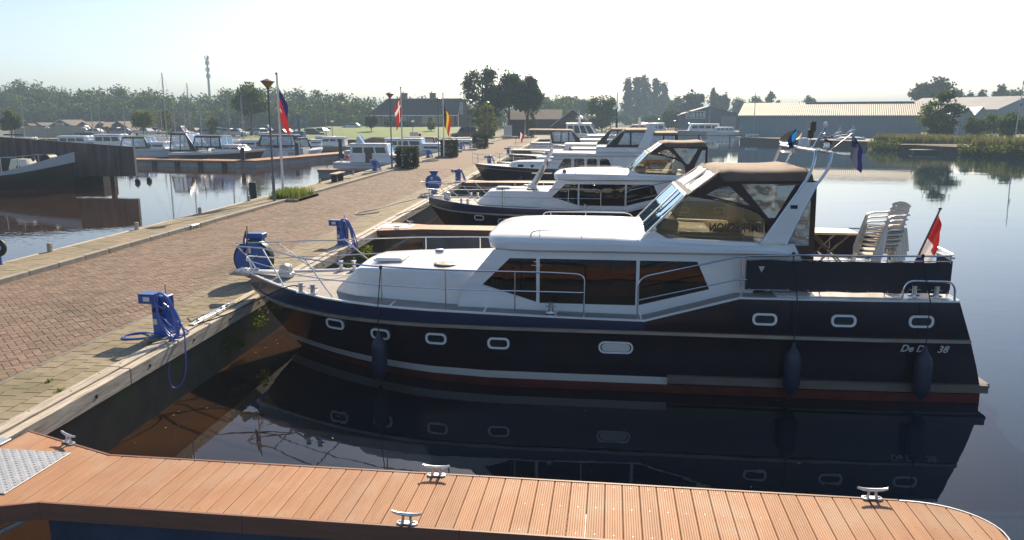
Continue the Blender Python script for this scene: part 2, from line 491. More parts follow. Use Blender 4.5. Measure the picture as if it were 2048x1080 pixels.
# ------------------------------------------------------------------ SETTING: water
def water_material():
    m = bpy.data.materials.new('harbour_water'); m.use_nodes = True
    nt = m.node_tree; N = nt.nodes; L = nt.links
    b = N['Principled BSDF']
    b.inputs['Roughness'].default_value = 0.012
    b.inputs['IOR'].default_value = 1.36
    tc = N.new('ShaderNodeTexCoord')
    # shallow peaty edge along the quay wall: the bed shows through there
    sx = N.new('ShaderNodeSeparateXYZ'); L.new(tc.outputs['Object'], sx.inputs[0])
    mr = N.new('ShaderNodeMapRange'); mr.inputs['From Min'].default_value = -6.2; mr.inputs['From Max'].default_value = -3.4
    mr.inputs['To Min'].default_value = 1.0; mr.inputs['To Max'].default_value = 0.0
    L.new(sx.outputs[0], mr.inputs[0])
    nb = N.new('ShaderNodeTexNoise'); nb.inputs['Scale'].default_value = 0.8; nb.inputs['Detail'].default_value = 3
    L.new(tc.outputs['Object'], nb.inputs['Vector'])
    mu = N.new('ShaderNodeMath'); mu.operation = 'MULTIPLY'; L.new(mr.outputs[0], mu.inputs[0]); L.new(nb.outputs['Fac'], mu.inputs[1])
    mx = N.new('ShaderNodeMix'); mx.data_type = 'RGBA'
    mx.inputs['A'].default_value = (0.007, 0.010, 0.015, 1); mx.inputs['B'].default_value = (0.075, 0.032, 0.007, 1)
    L.new(mu.outputs[0], mx.inputs['Factor']); 
    # blue standing in for reflected sky, painted only into the open basin
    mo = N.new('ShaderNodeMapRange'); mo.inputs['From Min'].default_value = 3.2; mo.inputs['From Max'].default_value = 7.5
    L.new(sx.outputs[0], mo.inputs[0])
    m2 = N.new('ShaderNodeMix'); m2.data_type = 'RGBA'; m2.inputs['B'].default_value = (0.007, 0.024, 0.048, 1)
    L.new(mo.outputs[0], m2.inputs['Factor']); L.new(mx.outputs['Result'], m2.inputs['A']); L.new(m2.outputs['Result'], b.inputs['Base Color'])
    # ripples: fine wavelets in drifting patches over a long low swell
    mp = N.new('ShaderNodeMapping'); mp.inputs['Scale'].default_value = (0.55, 1.0, 1.0); mp.inputs['Rotation'].default_value = (0, 0, 0.35)
    L.new(tc.outputs['Object'], mp.inputs[0])
    n1 = N.new('ShaderNodeTexNoise'); n1.inputs['Scale'].default_value = 3.2; n1.inputs['Detail'].default_value = 2.5; n1.inputs['Roughness'].default_value = .5
    n2 = N.new('ShaderNodeTexNoise'); n2.inputs['Scale'].default_value = 0.35; n2.inputs['Detail'].default_value = 1
    n3 = N.new('ShaderNodeTexNoise'); n3.inputs['Scale'].default_value = 0.045; n3.inputs['Detail'].default_value = 3
    for n in (n1, n2, n3): L.new(mp.outputs[0], n.inputs['Vector'])
    pr = N.new('ShaderNodeMapRange'); pr.inputs['From Min'].default_value = 0.42; pr.inputs['From Max'].default_value = 0.62
    pr.inputs['To Min'].default_value = 0.25; pr.inputs['To Max'].default_value = 1.0
    L.new(n3.outputs['Fac'], pr.inputs[0])
    wx = N.new('ShaderNodeMapRange'); wx.inputs['From Min'].default_value = -9.0; wx.inputs['From Max'].default_value = -22.0   # the left basin lies open to the breeze
    wx.inputs['To Min'].default_value = 1.0; wx.inputs['To Max'].default_value = 2.6; L.new(sx.outputs[0], wx.inputs[0])
    pw = N.new('ShaderNodeMath'); pw.operation = 'MULTIPLY'; L.new(pr.outputs[0], pw.inputs[0]); L.new(wx.outputs[0], pw.inputs[1])
    a = N.new('ShaderNodeMath'); a.operation = 'MULTIPLY'; L.new(n1.outputs['Fac'], a.inputs[0]); L.new(pw.outputs[0], a.inputs[1])
    c = N.new('ShaderNodeMath'); c.operation = 'MULTIPLY_ADD'; c.inputs[1].default_value = 1.6
    L.new(n2.outputs['Fac'], c.inputs[0]); L.new(a.outputs[0], c.inputs[2])
    bp = N.new('ShaderNodeBump'); bp.inputs['Strength'].default_value = 1.0; bp.inputs['Distance'].default_value = 0.0035
    L.new(c.outputs[0], bp.inputs['Height']); L.new(bp.outputs[0], b.inputs['Normal'])
    return m
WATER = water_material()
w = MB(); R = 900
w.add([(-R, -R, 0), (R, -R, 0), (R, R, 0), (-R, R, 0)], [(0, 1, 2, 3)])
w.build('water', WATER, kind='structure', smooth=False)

# ------------------------------------------------------------------ SETTING: land, one sheet with the two basins cut out
GROUND = mat('rough_ground', (0.10, 0.10, 0.045), 0.95, col2=(0.16, 0.14, 0.075), scale=.25, col3=(0.07, 0.10, 0.03), scale3=.06, bump=.3, bscale=2)
ASPHALT = mat('car_park_asphalt', (0.10, 0.098, 0.095), 0.9, col2=(0.14, 0.135, 0.125), scale=.6)
LAWN = mat('mown_lawn', (0.10, 0.165, 0.012), 0.9, col2=(0.14, 0.20, 0.018), scale=.35, bump=.5, bscale=4, bdist=.05)
BANKWALL = mat('dark_bank_wall', (0.06, 0.052, 0.042), 0.85, col2=(0.035, 0.03, 0.026), scale=1.4)
left_basin = [(-13.45, -60), (-13.45, 127), (-60, 127), (-150, 124), (-150, -60)]
right_basin = [(-6.22, -60), (96, -60), (92, 30), (66, 62), (51.5, 84), (47.5, 97), (44.5, 106), (42.2, 116.5), (43.6, 123), (37, 134),
               (29.6, 147), (37, 168), (44, 214), (22, 216), (16, 160), (4, 150), (-6.22, 142)]
G0 = 0.90
g = MB()
outer = [(-2400, -2400), (2400, -2400), (2400, 2400), (-2400, 2400)]
loops = [[Vector((*p, 0)) for p in l] for l in (outer, left_basin, right_basin)]
tris = geometry.tessellate_polygon(loops)
g.add([(p.x, p.y, G0) for l in loops for p in l], [tuple(t) for t in tris])
g.build('ground', GROUND, kind='structure', smooth=False)
for basin in (left_basin, right_basin):
    wmb = MB()
    for i in range(len(basin)):
        a, b = basin[i], basin[(i + 1) % len(basin)]
        if a[0] in (-13.45, -6.22) and b[0] == a[0]: continue
        wmb.add([(*a, -1.5), (*b, -1.5), (*b, G0 + .02), (*a, G0 + .02)], [(0, 1, 2, 3)])
    wmb.build('basin_bank_wall', BANKWALL, kind='structure', smooth=False)

# ------------------------------------------------------------------ SETTING: the quay
QZ = 1.0
QX0, QX1 = -6.20, -13.45
quay = empty('quay', (0, 0, 0), kind='structure', label='paved brick quay between the two harbour basins')
m = MB()
m.box(((QX0 - .10 + QX1) / 2, 34, (-2 + QZ - .034) / 2), (QX0 - .10 - QX1 - .004, 190, QZ - .034 + 2))
m.build('quay_body', SAND, quay, smooth=False)
# flat far pavements where single stones can no longer be told apart
m = MB(); m.box((-9.8, 101, QZ - .014), (4.5, 96, .028)); 
BRFAR = mat('far_brick_paving', (0.215, 0.15, 0.109), .9, spec=.2, col2=(0.25, 0.178, 0.13), scale=5, col3=(0.22, 0.16, 0.12), scale3=.3)
TLFAR = mat('far_concrete_paving', (0.27, 0.225, 0.155), .9, spec=.2, col2=(0.30, 0.25, 0.175), scale=4)
m.build('far_brick_paving', BRFAR, quay, smooth=False)
m = MB(); m.box((-7.0, 101, QZ - .014), (1.0, 86, .028)); m.box((-12.75, 101, QZ + .10 - .014), (1.2, 96, .028)); m.build('far_slab_paving', TLFAR, quay, smooth=False)
# long sheet-pile wall under the timber edge
m = MB(); pts = []
y = 2.0; k = 0
while y < 140:
    for (dx, dy) in ((0, 0), (0, .22), (.012, .30), (.012, .52)):
        pts.append((QX0 - .13 + dx - .0, y + dy))
    y += .6
top = [(x, yy, QZ - .2) for x, yy in pts]; bot = [(x, yy, -2) for x, yy in pts]
m.loft([bot, top]); m.build('sheet_pile_wall', PILING, quay, angle=20)
m = MB(); m.box((QX1 + .05, 34, -.55), (.10, 190, 3.1)); m.build('left_quay_wall', BANKWALL, quay, smooth=False)
# timber edge: inner cap board and outer fender beam in 4 m lengths, bolted
inner = MB().box((0, 0, 0), (.17, 3.985, .10), ch=.008)
outerb = MB().box((0, 0, 0), (.135, 3.985, .235), ch=.010)
boltm = MB(); boltm.lathe([(.0, .004), (.028, .004), (.030, 0), (.034, -.004)], (0, 0, 0), 10, axis=(1, 0, 0))
nail = MB(); nail.lathe([(.0, .004), (.012, .003), (.014, 0)], (0, 0, 0), 8)
ti = inner.build('timber_beam', TIMBER, quay); to = outerb.build('timber_beam', TIMBER, quay)
b0 = boltm.build('bolt', BLACK, to); nl0 = nail.build('nail', BLACK, ti)
for k in range(1, 3): link_copy(b0, to, (0.0678, -1.5 + 1.35 * k, .0))
b0.location = (.0678, -1.5, 0)
for k in range(1, 6): link_copy(nl0, ti, (.03 * (-1) ** k, -1.8 + .7 * k, .05))
nl0.location = (0, -1.85, .05)
ti.location = (-6.432, 4, QZ - .035); to.location = (QX0 - .0675, 4, QZ - .125)
for i in range(1, 34):
    for src, x, z in ((ti, -6.432, QZ - .035), (to, QX0 - .0675, QZ - .125)):
        c = copy_tree(src, quay); c.location = (x, 4 + 4 * i, z); c.rotation_euler = (0, 0, 0 if i % 3 else .0012)
m = MB(); m.box((-6.342, 70, QZ - .06), (.008, 136, .06)); m.build('timber_gap_filler', BLACK, quay, smooth=False)

# concrete slabs between the timber edge and the brick road
slab_me = MB().box((0, 0, -.016), (.2395, .2395, .032), ch=.004)
slab0 = slab_me.build('paving_slab', TILE, quay, angle=20)
slots = []
for c in range(4):
    x = -6.645 - .248 * c
    yy = 2.0 + (.124 if c % 2 else 0)
    while yy < 58:
        slots.append((x, yy)); yy += .248
vis = sorted([(in_view(x, yy, QZ, 0.01), x, yy) for x, yy in slots if in_view(x, yy, QZ, 0.01)])
near = {(x, yy) for _, x, yy in vis[:300]}
first = True
for (x, yy) in near:
    o = slab0 if first else link_copy(slab0, quay)
    first = False
    o.location = (x, yy, QZ + RND.uniform(-.003, .003)); o.rotation_euler = (RND.uniform(-.008, .008), RND.uniform(-.008, .008), RND.uniform(-.012, .012) + RND.choice((0, PI)))
m = MB()
for (x, yy) in slots:
    if (x, yy) in near: continue
    z = QZ + RND.uniform(-.003, .003); hx = .1195; v = []
    for (sx, sy) in ((-1, -1), (1, -1), (1, 1), (-1, 1)):
        v.append((x + sx * hx, yy + sy * hx, z + RND.uniform(-.001, .001)))
    v += [(p[0], p[1], z - .02) for p in v]
    m.add(v, [(0, 1, 2, 3), (0, 4, 5, 1), (1, 5, 6, 2), (2, 6, 7, 3), (3, 7, 4, 0)])
m.build('paving_slab_field', TILEISL, quay, smooth=False, kind='stuff')
# flush concrete edging between slabs and bricks
edging = MB().box((0, 0, -.02), (.085, .985, .05), ch=.005).build('edging_stone', EDGING, quay)
for i in range(0, 70):
    o = edging if i == 0 else link_copy(edging, quay)
    o.location = (-7.552, 2.5 + i, QZ + RND.uniform(-.003, .003))
# herringbone bricks of the road
RX0, RX1 = -7.60, -12.03
s45 = math.sqrt(.5); U_ = .112
def clip_x(poly, xc, keep_less):
    out = []
    for i in range(len(poly)):
        a, b = poly[i], poly[(i + 1) % len(poly)]
        ia = (a[0] <= xc) if keep_less else (a[0] >= xc); ib = (b[0] <= xc) if keep_less else (b[0] >= xc)
        if ia: out.append(a)
        if ia != ib:
            t = (xc - a[0]) / (b[0] - a[0]); out.append((xc, a[1] + t * (b[1] - a[1])))
    return out
bricks = []
for j in range(-260, 520):
    for i in range(-500, 420):
        k = (i - j) % 4
        if k == 0: cx, cy, w_, h_ = i + 1.0, j + .5, 1, .5
        elif k == 2: cx, cy, w_, h_ = i + .5, j + 0.0, .5, 1
        else: continue
        X = (cx - cy) * s45 * U_ - 9.8; Y = (cx + cy) * s45 * U_ + 28
        if not (RX1 - .2 < X < RX0 + .2 and 3 < Y < 53): continue
        bricks.append((X, Y, 0 if k == 0 else 1))
full = [b for b in bricks if RX1 + .11 < b[0] < RX0 - .11]
vis = sorted([(in_view(b[0], b[1], QZ, .0), b) for b in full if in_view(b[0], b[1], QZ, .0)])
nearb = set(b for _, b in vis[:300])
brick0 = MB().box((0, 0, -.015), (.2175, .1055, .03), ch=.003).build('brick', BRICK, quay, angle=20)
first = True
for b in nearb:
    o = brick0 if first else link_copy(brick0, quay); first = False
    o.location = (b[0], b[1], QZ + RND.uniform(-.0028, .0028))
    o.rotation_euler = (RND.uniform(-.02, .02), RND.uniform(-.012, .012), PI / 4 + (PI / 2 if b[2] else 0) + RND.uniform(-.012, .012))
m = MB()
for b in bricks:
    if b in nearb: continue
    a = PI / 4 + (PI / 2 if b[2] else 0) + RND.uniform(-.012, .012); ca, sa = math.cos(a), math.sin(a)
    poly = [(b[0] + ca * u - sa * v, b[1] + sa * u + ca * v) for u, v in ((-.1088, -.0528), (.1088, -.0528), (.1088, .0528), (-.1088, .0528))]
    poly = clip_x(poly, RX0, True)
    if len(poly) >= 3: poly = clip_x(poly, RX1, False)
    if len(poly) < 3: continue
    z = QZ + RND.uniform(-.0028, .0028); tx, ty = RND.uniform(-.018, .018), RND.uniform(-.012, .012)
    n = len(poly)
    vs = [(p[0], p[1], z + (p[0] - b[0]) * tx + (p[1] - b[1]) * ty) for p in poly] + [(p[0], p[1], z - .02) for p in poly]
    m.add(vs, [tuple(range(n))] + [(i, (i + 1) % n, n + (i + 1) % n, n + i) for i in range(n)])
m.build('brick_field', BRICKISL, quay, smooth=False, kind='stuff')
# raised kerb and slab pavement on the left side of the quay
kerb0 = MB().box((0, 0, .035), (.13, .985, .17), ch=.012).build('kerb_stone', KERB, quay)
for i in range(0, 122):
    o = kerb0 if i == 0 else link_copy(kerb0, quay)
    o.location = (-12.095 + RND.uniform(-.003, .003), 6.5 + i, QZ + RND.uniform(-.004, .004))
m = MB(); m.box((-12.76, 34, QZ + .03), (1.22, 190, .06)); m.build('pavement_bed', SAND, quay, smooth=False)
m = MB()
for c in range(4):
    x = -12.315 - .302 * c; yy = 8 + (.15 if c % 2 else 0)
    while yy < 53:
        z = QZ + .10 + RND.uniform(-.003, .003)
        v = [(x + sx * .149, yy + sy * .148, z + RND.uniform(-.0015, .0015)) for (sx, sy) in ((-1, -1), (1, -1), (1, 1), (-1, 1))]
        v += [(p[0], p[1], z - .02) for p in v]
        m.add(v, [(0, 1, 2, 3), (0, 4, 5, 1), (1, 5, 6, 2), (2, 6, 7, 3), (3, 7, 4, 0)]); yy += .30
m.build('pavement_slab_field', TILEISL, quay, smooth=False, kind='stuff')
cap0 = MB().box((0, 0, .0), (.10, 1.985, .14), ch=.008).build('coping_stone', TIMBER, quay)
for i in range(62):
    o = cap0 if i == 0 else link_copy(cap0, quay)
    o.location = (-13.39, 8 + 2 * i, QZ + .04)
# drain in the kerb
m = MB(); m.box((0, 0, .04), (.18, .5, .17), ch=.01); 
gr = m.build('kerb_drain', GALV, quay); gr.location = (-12.08, 23.6, QZ + .006)
m = MB()
for k in range(4): m.box((.0915, -.16 + .105 * k, .03), (.006, .05, .09))
m.build('drain_slot', BLACK, gr)
# short mooring stakes along the left edge
stake_pos = [(18.55, 0), (22.55, 0), (26.6, 0), (30.84, 0), (35.04, 0), (39.8, 0), (46, 0), (52, 0), (58, 0)]
stake = MB().box((0, 0, .10), (.10, .10, .24), ch=.012)
s0 = stake.build('mooring_stake', TIMBER)
words_st = ['nearest stake, by the blue tyre post', 'second along from the tyre post', 'third, before the first street lamp shadow', 'stake nearest the first street lamp',
            'stake just beyond the grass patch', 'stake beside the bench', 'stake past the bench', 'stake near the blue hulled cruiser', 'stake farthest along the edge']
for i, (yy, _) in enumerate(stake_pos):
    o = s0 if i == 0 else link_copy(s0)
    o.location = (-13.33, yy, QZ + .10)
    tag(o, 'short timber mooring stake on the left quay edge, ' + words_st[i], 'mooring stake', 'mooring stakes along the left quay edge')

# ------------------------------------------------------------------ jetties
def make_cleat(parent, loc, rz, s=1.0):
    m = MB()
    horn = [(-.135 * s, 0, .105 * s), (-.09 * s, 0, .092 * s), (-.03 * s, 0, .086 * s), (.03 * s, 0, .086 * s), (.09 * s, 0, .092 * s), (.135 * s, 0, .105 * s)]
    m.tube(horn, [.011 * s, .014 * s, .017 * s, .017 * s, .014 * s, .011 * s], 10)
    for sx in (-1, 1):
        m.tube([(sx * .034 * s, 0, .088 * s), (sx * .032 * s, 0, .05 * s), (sx * .040 * s, 0, .012 * s)], [.014 * s, .012 * s, .018 * s], 8)
        m.lathe([(.034 * s, 0), (.036 * s, .004 * s), (.033 * s, .014 * s), (.020 * s, .016 * s), (0, .017 * s)], (sx * .058 * s, 0, 0), 12)
    m.box((0, 0, .007 * s), (.10 * s, .062 * s, .014 * s), ch=.003)
    o = m.build('cleat', ALU, parent); o.location = loc; o.rotation_euler = (0, 0, rz)
    b = MB()
    for sx in (-1, 1): b.lathe([(.011 * s, .016 * s), (.011 * s, .020 * s), (0, .0205 * s)], (sx * .066 * s, 0, 0), 8)
    b.build('bolt', BLACK, o)
    return o
def jetty(loc, length, label, grooves=True, float_mat=None, plate=True):
    """local x runs out from the quay, deck surface at z = 0"""
    J = empty('jetty', loc, math.radians(-2.5), label, 'jetty', 'wooden decked mooring jetties')
    L = length; er = .68
    def hw(x, side):
        if x < 1.35: return .5 + .46 * (1.35 - max(x, .05)) / 1.25
        if x > L - er:
            t = min(1, (x - (L - er)) / er)
            return .5 * (max(0, 1 - t ** 2.3)) ** .5
        return .5
    pitch, wd = .1612, .1555
    x = .06; n = 0
    while x + .03 < L:
        if x + wd > L - .012: wd = L - .012 - x
        m = MB()
        prof = []
        if grooves and wd > .08:
            nr = 7; rw = (wd - .008) / nr
            for k in range(nr):
                a = x + .004 + k * rw
                prof += [(a, -.0032), (a + .0035, 0), (a + rw - .0045, 0), (a + rw - .001, -.0032)]
        else:
            prof = [(x, 0), (x + wd, 0)]
        prof = [(x, -.006)] + prof + [(x + wd, -.006), (x + wd, -.026), (x, -.026)] if grooves else prof + [(x + wd, -.026), (x, -.026)]
        r0 = [(p[0], -hw(p[0], -1) + .004, p[1]) for p in prof]; r1 = [(p[0], hw(p[0], 1) - .004, p[1]) for p in prof]
        m.loft([r0, r1], closed=True, cap0=True, cap1=True)
        pl = m.build('plank', PLANK, J, angle=20)
        pl.location.z = RND.uniform(-.0012, .0012)
        if grooves and n % 1 == 0:
            s = MB()
            for yy in (-.44, 0.02, .44):
                if abs(yy) < hw(x + wd / 2, 1) - .03:
                    s.lathe([(.0, .0012), (.006, .0008), (.0065, -.002)], (x + wd * .5, yy, 0), 6)
            if s.v: s.build('screw', BRONZE, pl)
        x += pitch; n += 1
    # fascia boards along both sides, each board its own piece
    for side in (-1, 1):
        breaks = [0.05, 1.36] + [1.36 + (L - er - 1.36) * k / 4 for k in (1, 2, 3, 4)]
        for a, b in zip(breaks, breaks[1:]):
            m = MB(); y0, y1 = hw(a, 1), hw(b, 1)
            ring = lambda xx, yy: [(xx, side * (yy + .004), .004), (xx, side * (yy + .028), .004), (xx, side * (yy + .028), -.165), (xx, side * (yy + .004), -.165)]
            m.loft([ring(a + .002, y0), ring(b - .002, y1)], closed=True, cap0=True, cap1=True)
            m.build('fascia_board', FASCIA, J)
    # metal band round the end
    m = MB(); outl = []
    for k in range(13):
        t = k / 12; xx = L - er + er * math.sin(t * PI / 2) * .999; outl.append((xx, hw(xx, 1)))
    path = outl + [(px, -py) for px, py in reversed(outl[:-1])]
    rings = [[(px, py, .006), (px + .0, py, -.17)] for px, py in path]
    inn = [[(px + .012 * (1 if k else 1), py * 1.03, .006), (px + .012, py * 1.03, -.17)] for k, (px, py) in enumerate(path)]
    m.loft([[a[0], b[0], b[1], a[1]] for a, b in zip(rings, inn)], closed=True)
    m.build('end_band', ALU, J)
    # float under the deck
    m = MB(); m.box((L / 2 + .5, 0, -.56), (L - 1.7, .90, .78), ch=.03)
    m.build('float', float_mat or GALV, J)
    m = MB()
    for side in (-1, 1): m.tube([(1.2, side * .4, -.2), (.12, side * .55, -.75)], .03, 8)
    m.build('brace', GALV, J)
    if plate:
        m = MB(); m.box((.34, .04, .006), (1.18, .92, .010), ch=.003)
        nx, ny = 24, 19
        for i in range(nx):
            for j in range(ny):
                px, py = -.225 + i * .0492, -.40 + j * .0485
                l, s = (.017, .006)
                if (i + j) % 2: l, s = s, l
                m.add([(px - l, py, .011), (px, py - s, .011), (px + l, py, .011), (px, py + s, .011), (px - l * .5, py, .0145), (px + l * .5, py, .0145)],
                      [(0, 1, 4), (1, 5, 4), (1, 2, 5), (2, 3, 5), (3, 4, 5), (3, 0, 4)])
        p = m.build('gangway_plate', GALV, J, angle=15)
        br = MB(); br.box((-.10, .66, .012), (.30, .16, .014), ch=.003); br.box((-.10, -.66, .012), (.30, .16, .014), ch=.003)
        br.build('mounting_plate', ALU, J)
    return J
JFLOAT = mat('dull_float_steel', (0.10, 0.13, 0.19), 0.35, metal=.4, col2=(0.07, 0.09, 0.14), scale=1.5)
JFLOAT2 = mat('grey_float_steel', (0.36, 0.34, 0.31), 0.3, metal=.6, col2=(0.24, 0.23, 0.22), scale=1.2, stretch=(1, 1, .3))
JZ = .985
JY1 = 6.81
j1 = jetty((QX0, JY1, JZ), 9.87, 'reddish brown decked jetty across the foreground with rounded end', True, JFLOAT)
def jl(X, Y, J=None):   # world -> jetty one local
    a = math.radians(-2.5); dx, dy = X - QX0, Y - JY1
    return (dx * math.cos(a) + dy * math.sin(a), -dx * math.sin(a) + dy * math.cos(a))
for (X, Y) in ((-5.44, 7.52), (-1.33, 7.07), (2.77, 6.93), (-1.42, 6.13)):
    lx, ly = jl(X, Y); make_cleat(j1, (lx, ly, .003), RND.uniform(-.05, .05) + (-.5 if X < -5 else 0))
j2 = jetty((QX0, 24.7, JZ), 10.0, 'brown decked jetty beyond the empty berth, in front of second cruiser', False, JFLOAT2)
make_cleat(j2, (.7, .62, .003), -.4); make_cleat(j2, (.6, -.62, .003), .4); make_cleat(j2, (4.8, -.40, .003), 0)
j3 = jetty((QX0, 42.9, JZ), 9.5, 'far decked jetty between the second and third boats', False, JFLOAT2, plate=False)
# ------------------------------------------------------------------ the large steel cruisers lying bow to the quay
NAMEFONT_SHEAR = 0.35
def hull_levels():
    S = [-8.0, -7.93, -7.8, -7.6, -7.3, -7.0, -6.5, -6.0, -5.5, -5.0, -4.5, -4, -3, -2, -1, -.45, -.05, .3, 1.02, 2, 3, 4.34]
    return S
def shape(S, p, bow=-8.0, full=-2.6):
    t = max(0, min(1, (S - bow) / (full - bow)))
    return 1 - (1 - t) ** p
def main_hull(root, hullm, band, stripem, bottom, detail=True):
    S = hull_levels()
    ztop = lambda s: interp([(-8, 1.47), (-7.7, 1.45), (-7, 1.39), (-6, 1.33), (-5, 1.31), (-3, 1.28), (-1.5, 1.245), (-.45, 1.235), (1.02, 1.65), (4.4, 1.66)], s)
    zrub = lambda s: interp([(-8, 1.23), (-7.5, 1.12), (-7, 1.07), (-6, 1.055), (-3, 1.065), (4.4, 1.055)], s)
    def rail(s, n):
        taper = lambda e, k=1: 1 - .055 * max(0, (s - 2.0) / 2.4) ** 2 * k
        if n == 'top': return 1.90 * shape(s, 2.7) * taper(0) + .02, ztop(s)
        if n == 'rub': return 1.91 * shape(s, 2.6) * taper(0) + .01, zrub(s)
        if n == 'rubl': return 1.90 * shape(s, 2.55) * taper(0) + .005, zrub(s) - .05
        if n == 'mid': return 1.905 * shape(s, 2.2) * taper(0), .62
        if n == 's1': return 1.875 * shape(s, 1.95) * taper(0), .285
        if n == 's0': return 1.855 * shape(s, 1.85) * taper(0), .155
        if n == 'wl': return 1.82 * shape(s, 1.75) * taper(0), -.02
        if n == 'ch': return 1.60 * shape(s, 1.6), -.35
        if n == 'keel': return 0.02, -.6
    bow0 = dict(top=-7.98, rub=-7.97, rubl=-7.93, mid=-7.55, s1=-7.25, s0=-7.13, wl=-7.0, ch=-6.6, keel=-6.0)
    stern = dict(top=4.34, rub=4.56, rubl=4.58, mid=4.70, s1=4.80, s0=4.82, wl=4.84, ch=4.84, keel=4.8)
    names = ['top', 'rub', 'rubl', 'mid', 's1', 's0', 'wl', 'ch', 'keel']
    def pt(s, n, side):
        b, z = rail(s, n)
        if s < -4: x = -4 + (s + 4) * ((bow0[n] + 4) / (-8 + 4))
        elif s > 1.1: x = 1.1 + (s - 1.1) * ((stern[n] - 1.1) / (4.34 - 1.1))
        else: x = s
        return (x, side * b, z)
    rings = []
    for s in S:
        rings.append([pt(s, n, -1) for n in names] + [pt(s, n, 1) for n in reversed(names[:-1])])
    m = MB()
    mids = [1, 0, 0, 0, 2, 3, 3, 3] ; mids = mids + mids[::-1] + [0]
    m.loft(rings, closed=False, mids=mids)
    m.mi = 0
    last = rings[-1]; n0 = len(last)
    m.add(last, [tuple(range(n0))], 0)
    # the cream stripe stops amidships: repaint faces aft of s = 0
    fr = [(-8, 0)]
    k = n0 - 1
    for fi in range(len(m.f) - 1):
        seg = fi // k; col = fi % k
        if m.m[fi] == 2 and S[seg] >= -.06: m.m[fi] = 0
        if m.m[fi] == 1 and S[seg] >= -.46: m.m[fi] = 0
    hull = m.build('hull', [hullm, band, stripem, bottom], root, angle=28)
    # rub rail
    for side in (-1, 1):
        m = MB()
        r = []
        for s in S:
            b, z = rail(s, 'rub'); x = pt(s, 'rub', side)[0]
            o = .035 if s > -7.9 else .02
            r.append([(x, side * (b - .01), z + .004), (x, side * (b + o), z + .002), (x, side * (b + o), z - .05), (x, side * (b - .01), z - .054)])
        m.loft(r, closed=True, cap0=True, cap1=True)
        m.build('rub_rail', RUBRAIL, root)
        m = MB(); r = []
        for s in [x for x in S if x > -.06]:
            b, z = rail(s, 's1'); x = pt(s, 's1', side)[0]
            x = max(x, -.05)
            r.append([(x, side * (b - .03), .335), (x, side * (b + .06), .325), (x, side * (b + .06), .20), (x, side * (b - .04), .185)])
        r.append([(4.90, p[1], p[2]) for p in r[-1]])
        m.loft(r, closed=True, cap0=True, cap1=True); m.build('lower_strake', STRAKE, root)
        # white toe rail along the deck edge
        m = MB(); r = []
        for s in S:
            b, z = rail(s, 'top'); x = pt(s, 'top', side)[0]
            r.append([(x, side * max(b - .055, .0), z - .03), (x, side * max(b - .055, .0), z + .012), (x, side * (b + .008), z + .012), (x, side * (b + .008), z - .012)])
        m.loft(r, closed=True, cap0=True, cap1=True); m.build('toe_rail', WHITE, root)
    # swim platform
    m = MB(); m.box((4.90, 0, .268), (.18, 3.4, .085), ch=.02); m.build('swim_platform', STRAKE, root)
    # deck
    m = MB(); r = []
    for s in S:
        b, z = rail(s, 'top'); x = pt(s, 'top', 1)[0]; w_ = max(b - .05, .0)
        r.append([(x, -w_, z - .028), (x, 0, z - .01), (x, w_, z - .028)])
    m.loft(r); m.build('deck', DECKGREY, root)
    if detail:
        # white margins that divide the non-skid panels
        m = MB()
        for s in (-6.35, -4.75, -3.1, -1.9, -.5):
            b, z = rail(s, 'top')
            for side in (-1, 1): m.box((s, side * (b - .29), z - .021), (.035, .48, .006))
        m.build('deck_margin', WHITE, root)
    # portlights: white rounded frame with dark pane
    plist = [(-5.82, .87, .36), (-4.92, .79, .34), (-3.9, .80, .35), (-2.83, .775, .35), (1.42, 1.32, .36), (2.62, 1.33, .36), (3.79, 1.34, .36)] if detail else [(-4.92, .79, .34), (-3.9, .80, .35), (1.42, 1.32, .36)]
    for (s, z, wd) in plist:
        # hull half breadth at this height
        bb = [rail(s, n) for n in names]
        def hb(sx, zz):
            L_ = [rail(sx, n) for n in names]
            for (b0, z0), (b1, z1) in zip(L_, L_[1:]):
                if z0 >= zz >= z1: return lerp(b0, b1, (z0 - zz) / (z0 - z1 + 1e-9))
            return L_[0][0]
        # invert the s shift of the raked bow
        for side in ((-1, 1) if detail else (-1,)):
            o = rrect(wd + .02, .195, .080); i = rrect(wd - .055, .128, .052)
            f = MB(); f.plate(o, lambda u, v, d: (s + u, side * (hb(s + u, z + v) + .018 - d), z + v), .05, holes=[i])
            fr_ = f.build('portlight', WHITE, hull)
            g_ = MB(); g_.plate(i, lambda u, v, d: (s + u, side * (hb(s + u, z + v) + .002 - d), z + v), .01)
            g_.build('portlight_pane', DARKGLASS, hull)
    if detail:
        o = rrect(.46, .13, .064); f = MB()
        o2 = rrect(.56, .20, .095); hb0 = 1.905
        f.plate(o2, lambda u, v, d: (-.9 + u, -(hb0 + .020 - d), .77 + v), .04, holes=[rrect(.50, .145, .07)]); f.build('vent_frame', WHITE, hull)
        f = MB(); f.plate(o, lambda u, v, d: (-.9 + u, -(hb0 + .016 - d), .77 + v), .03); f.build('vent_cover', CREAM, hull)
    return rail, pt

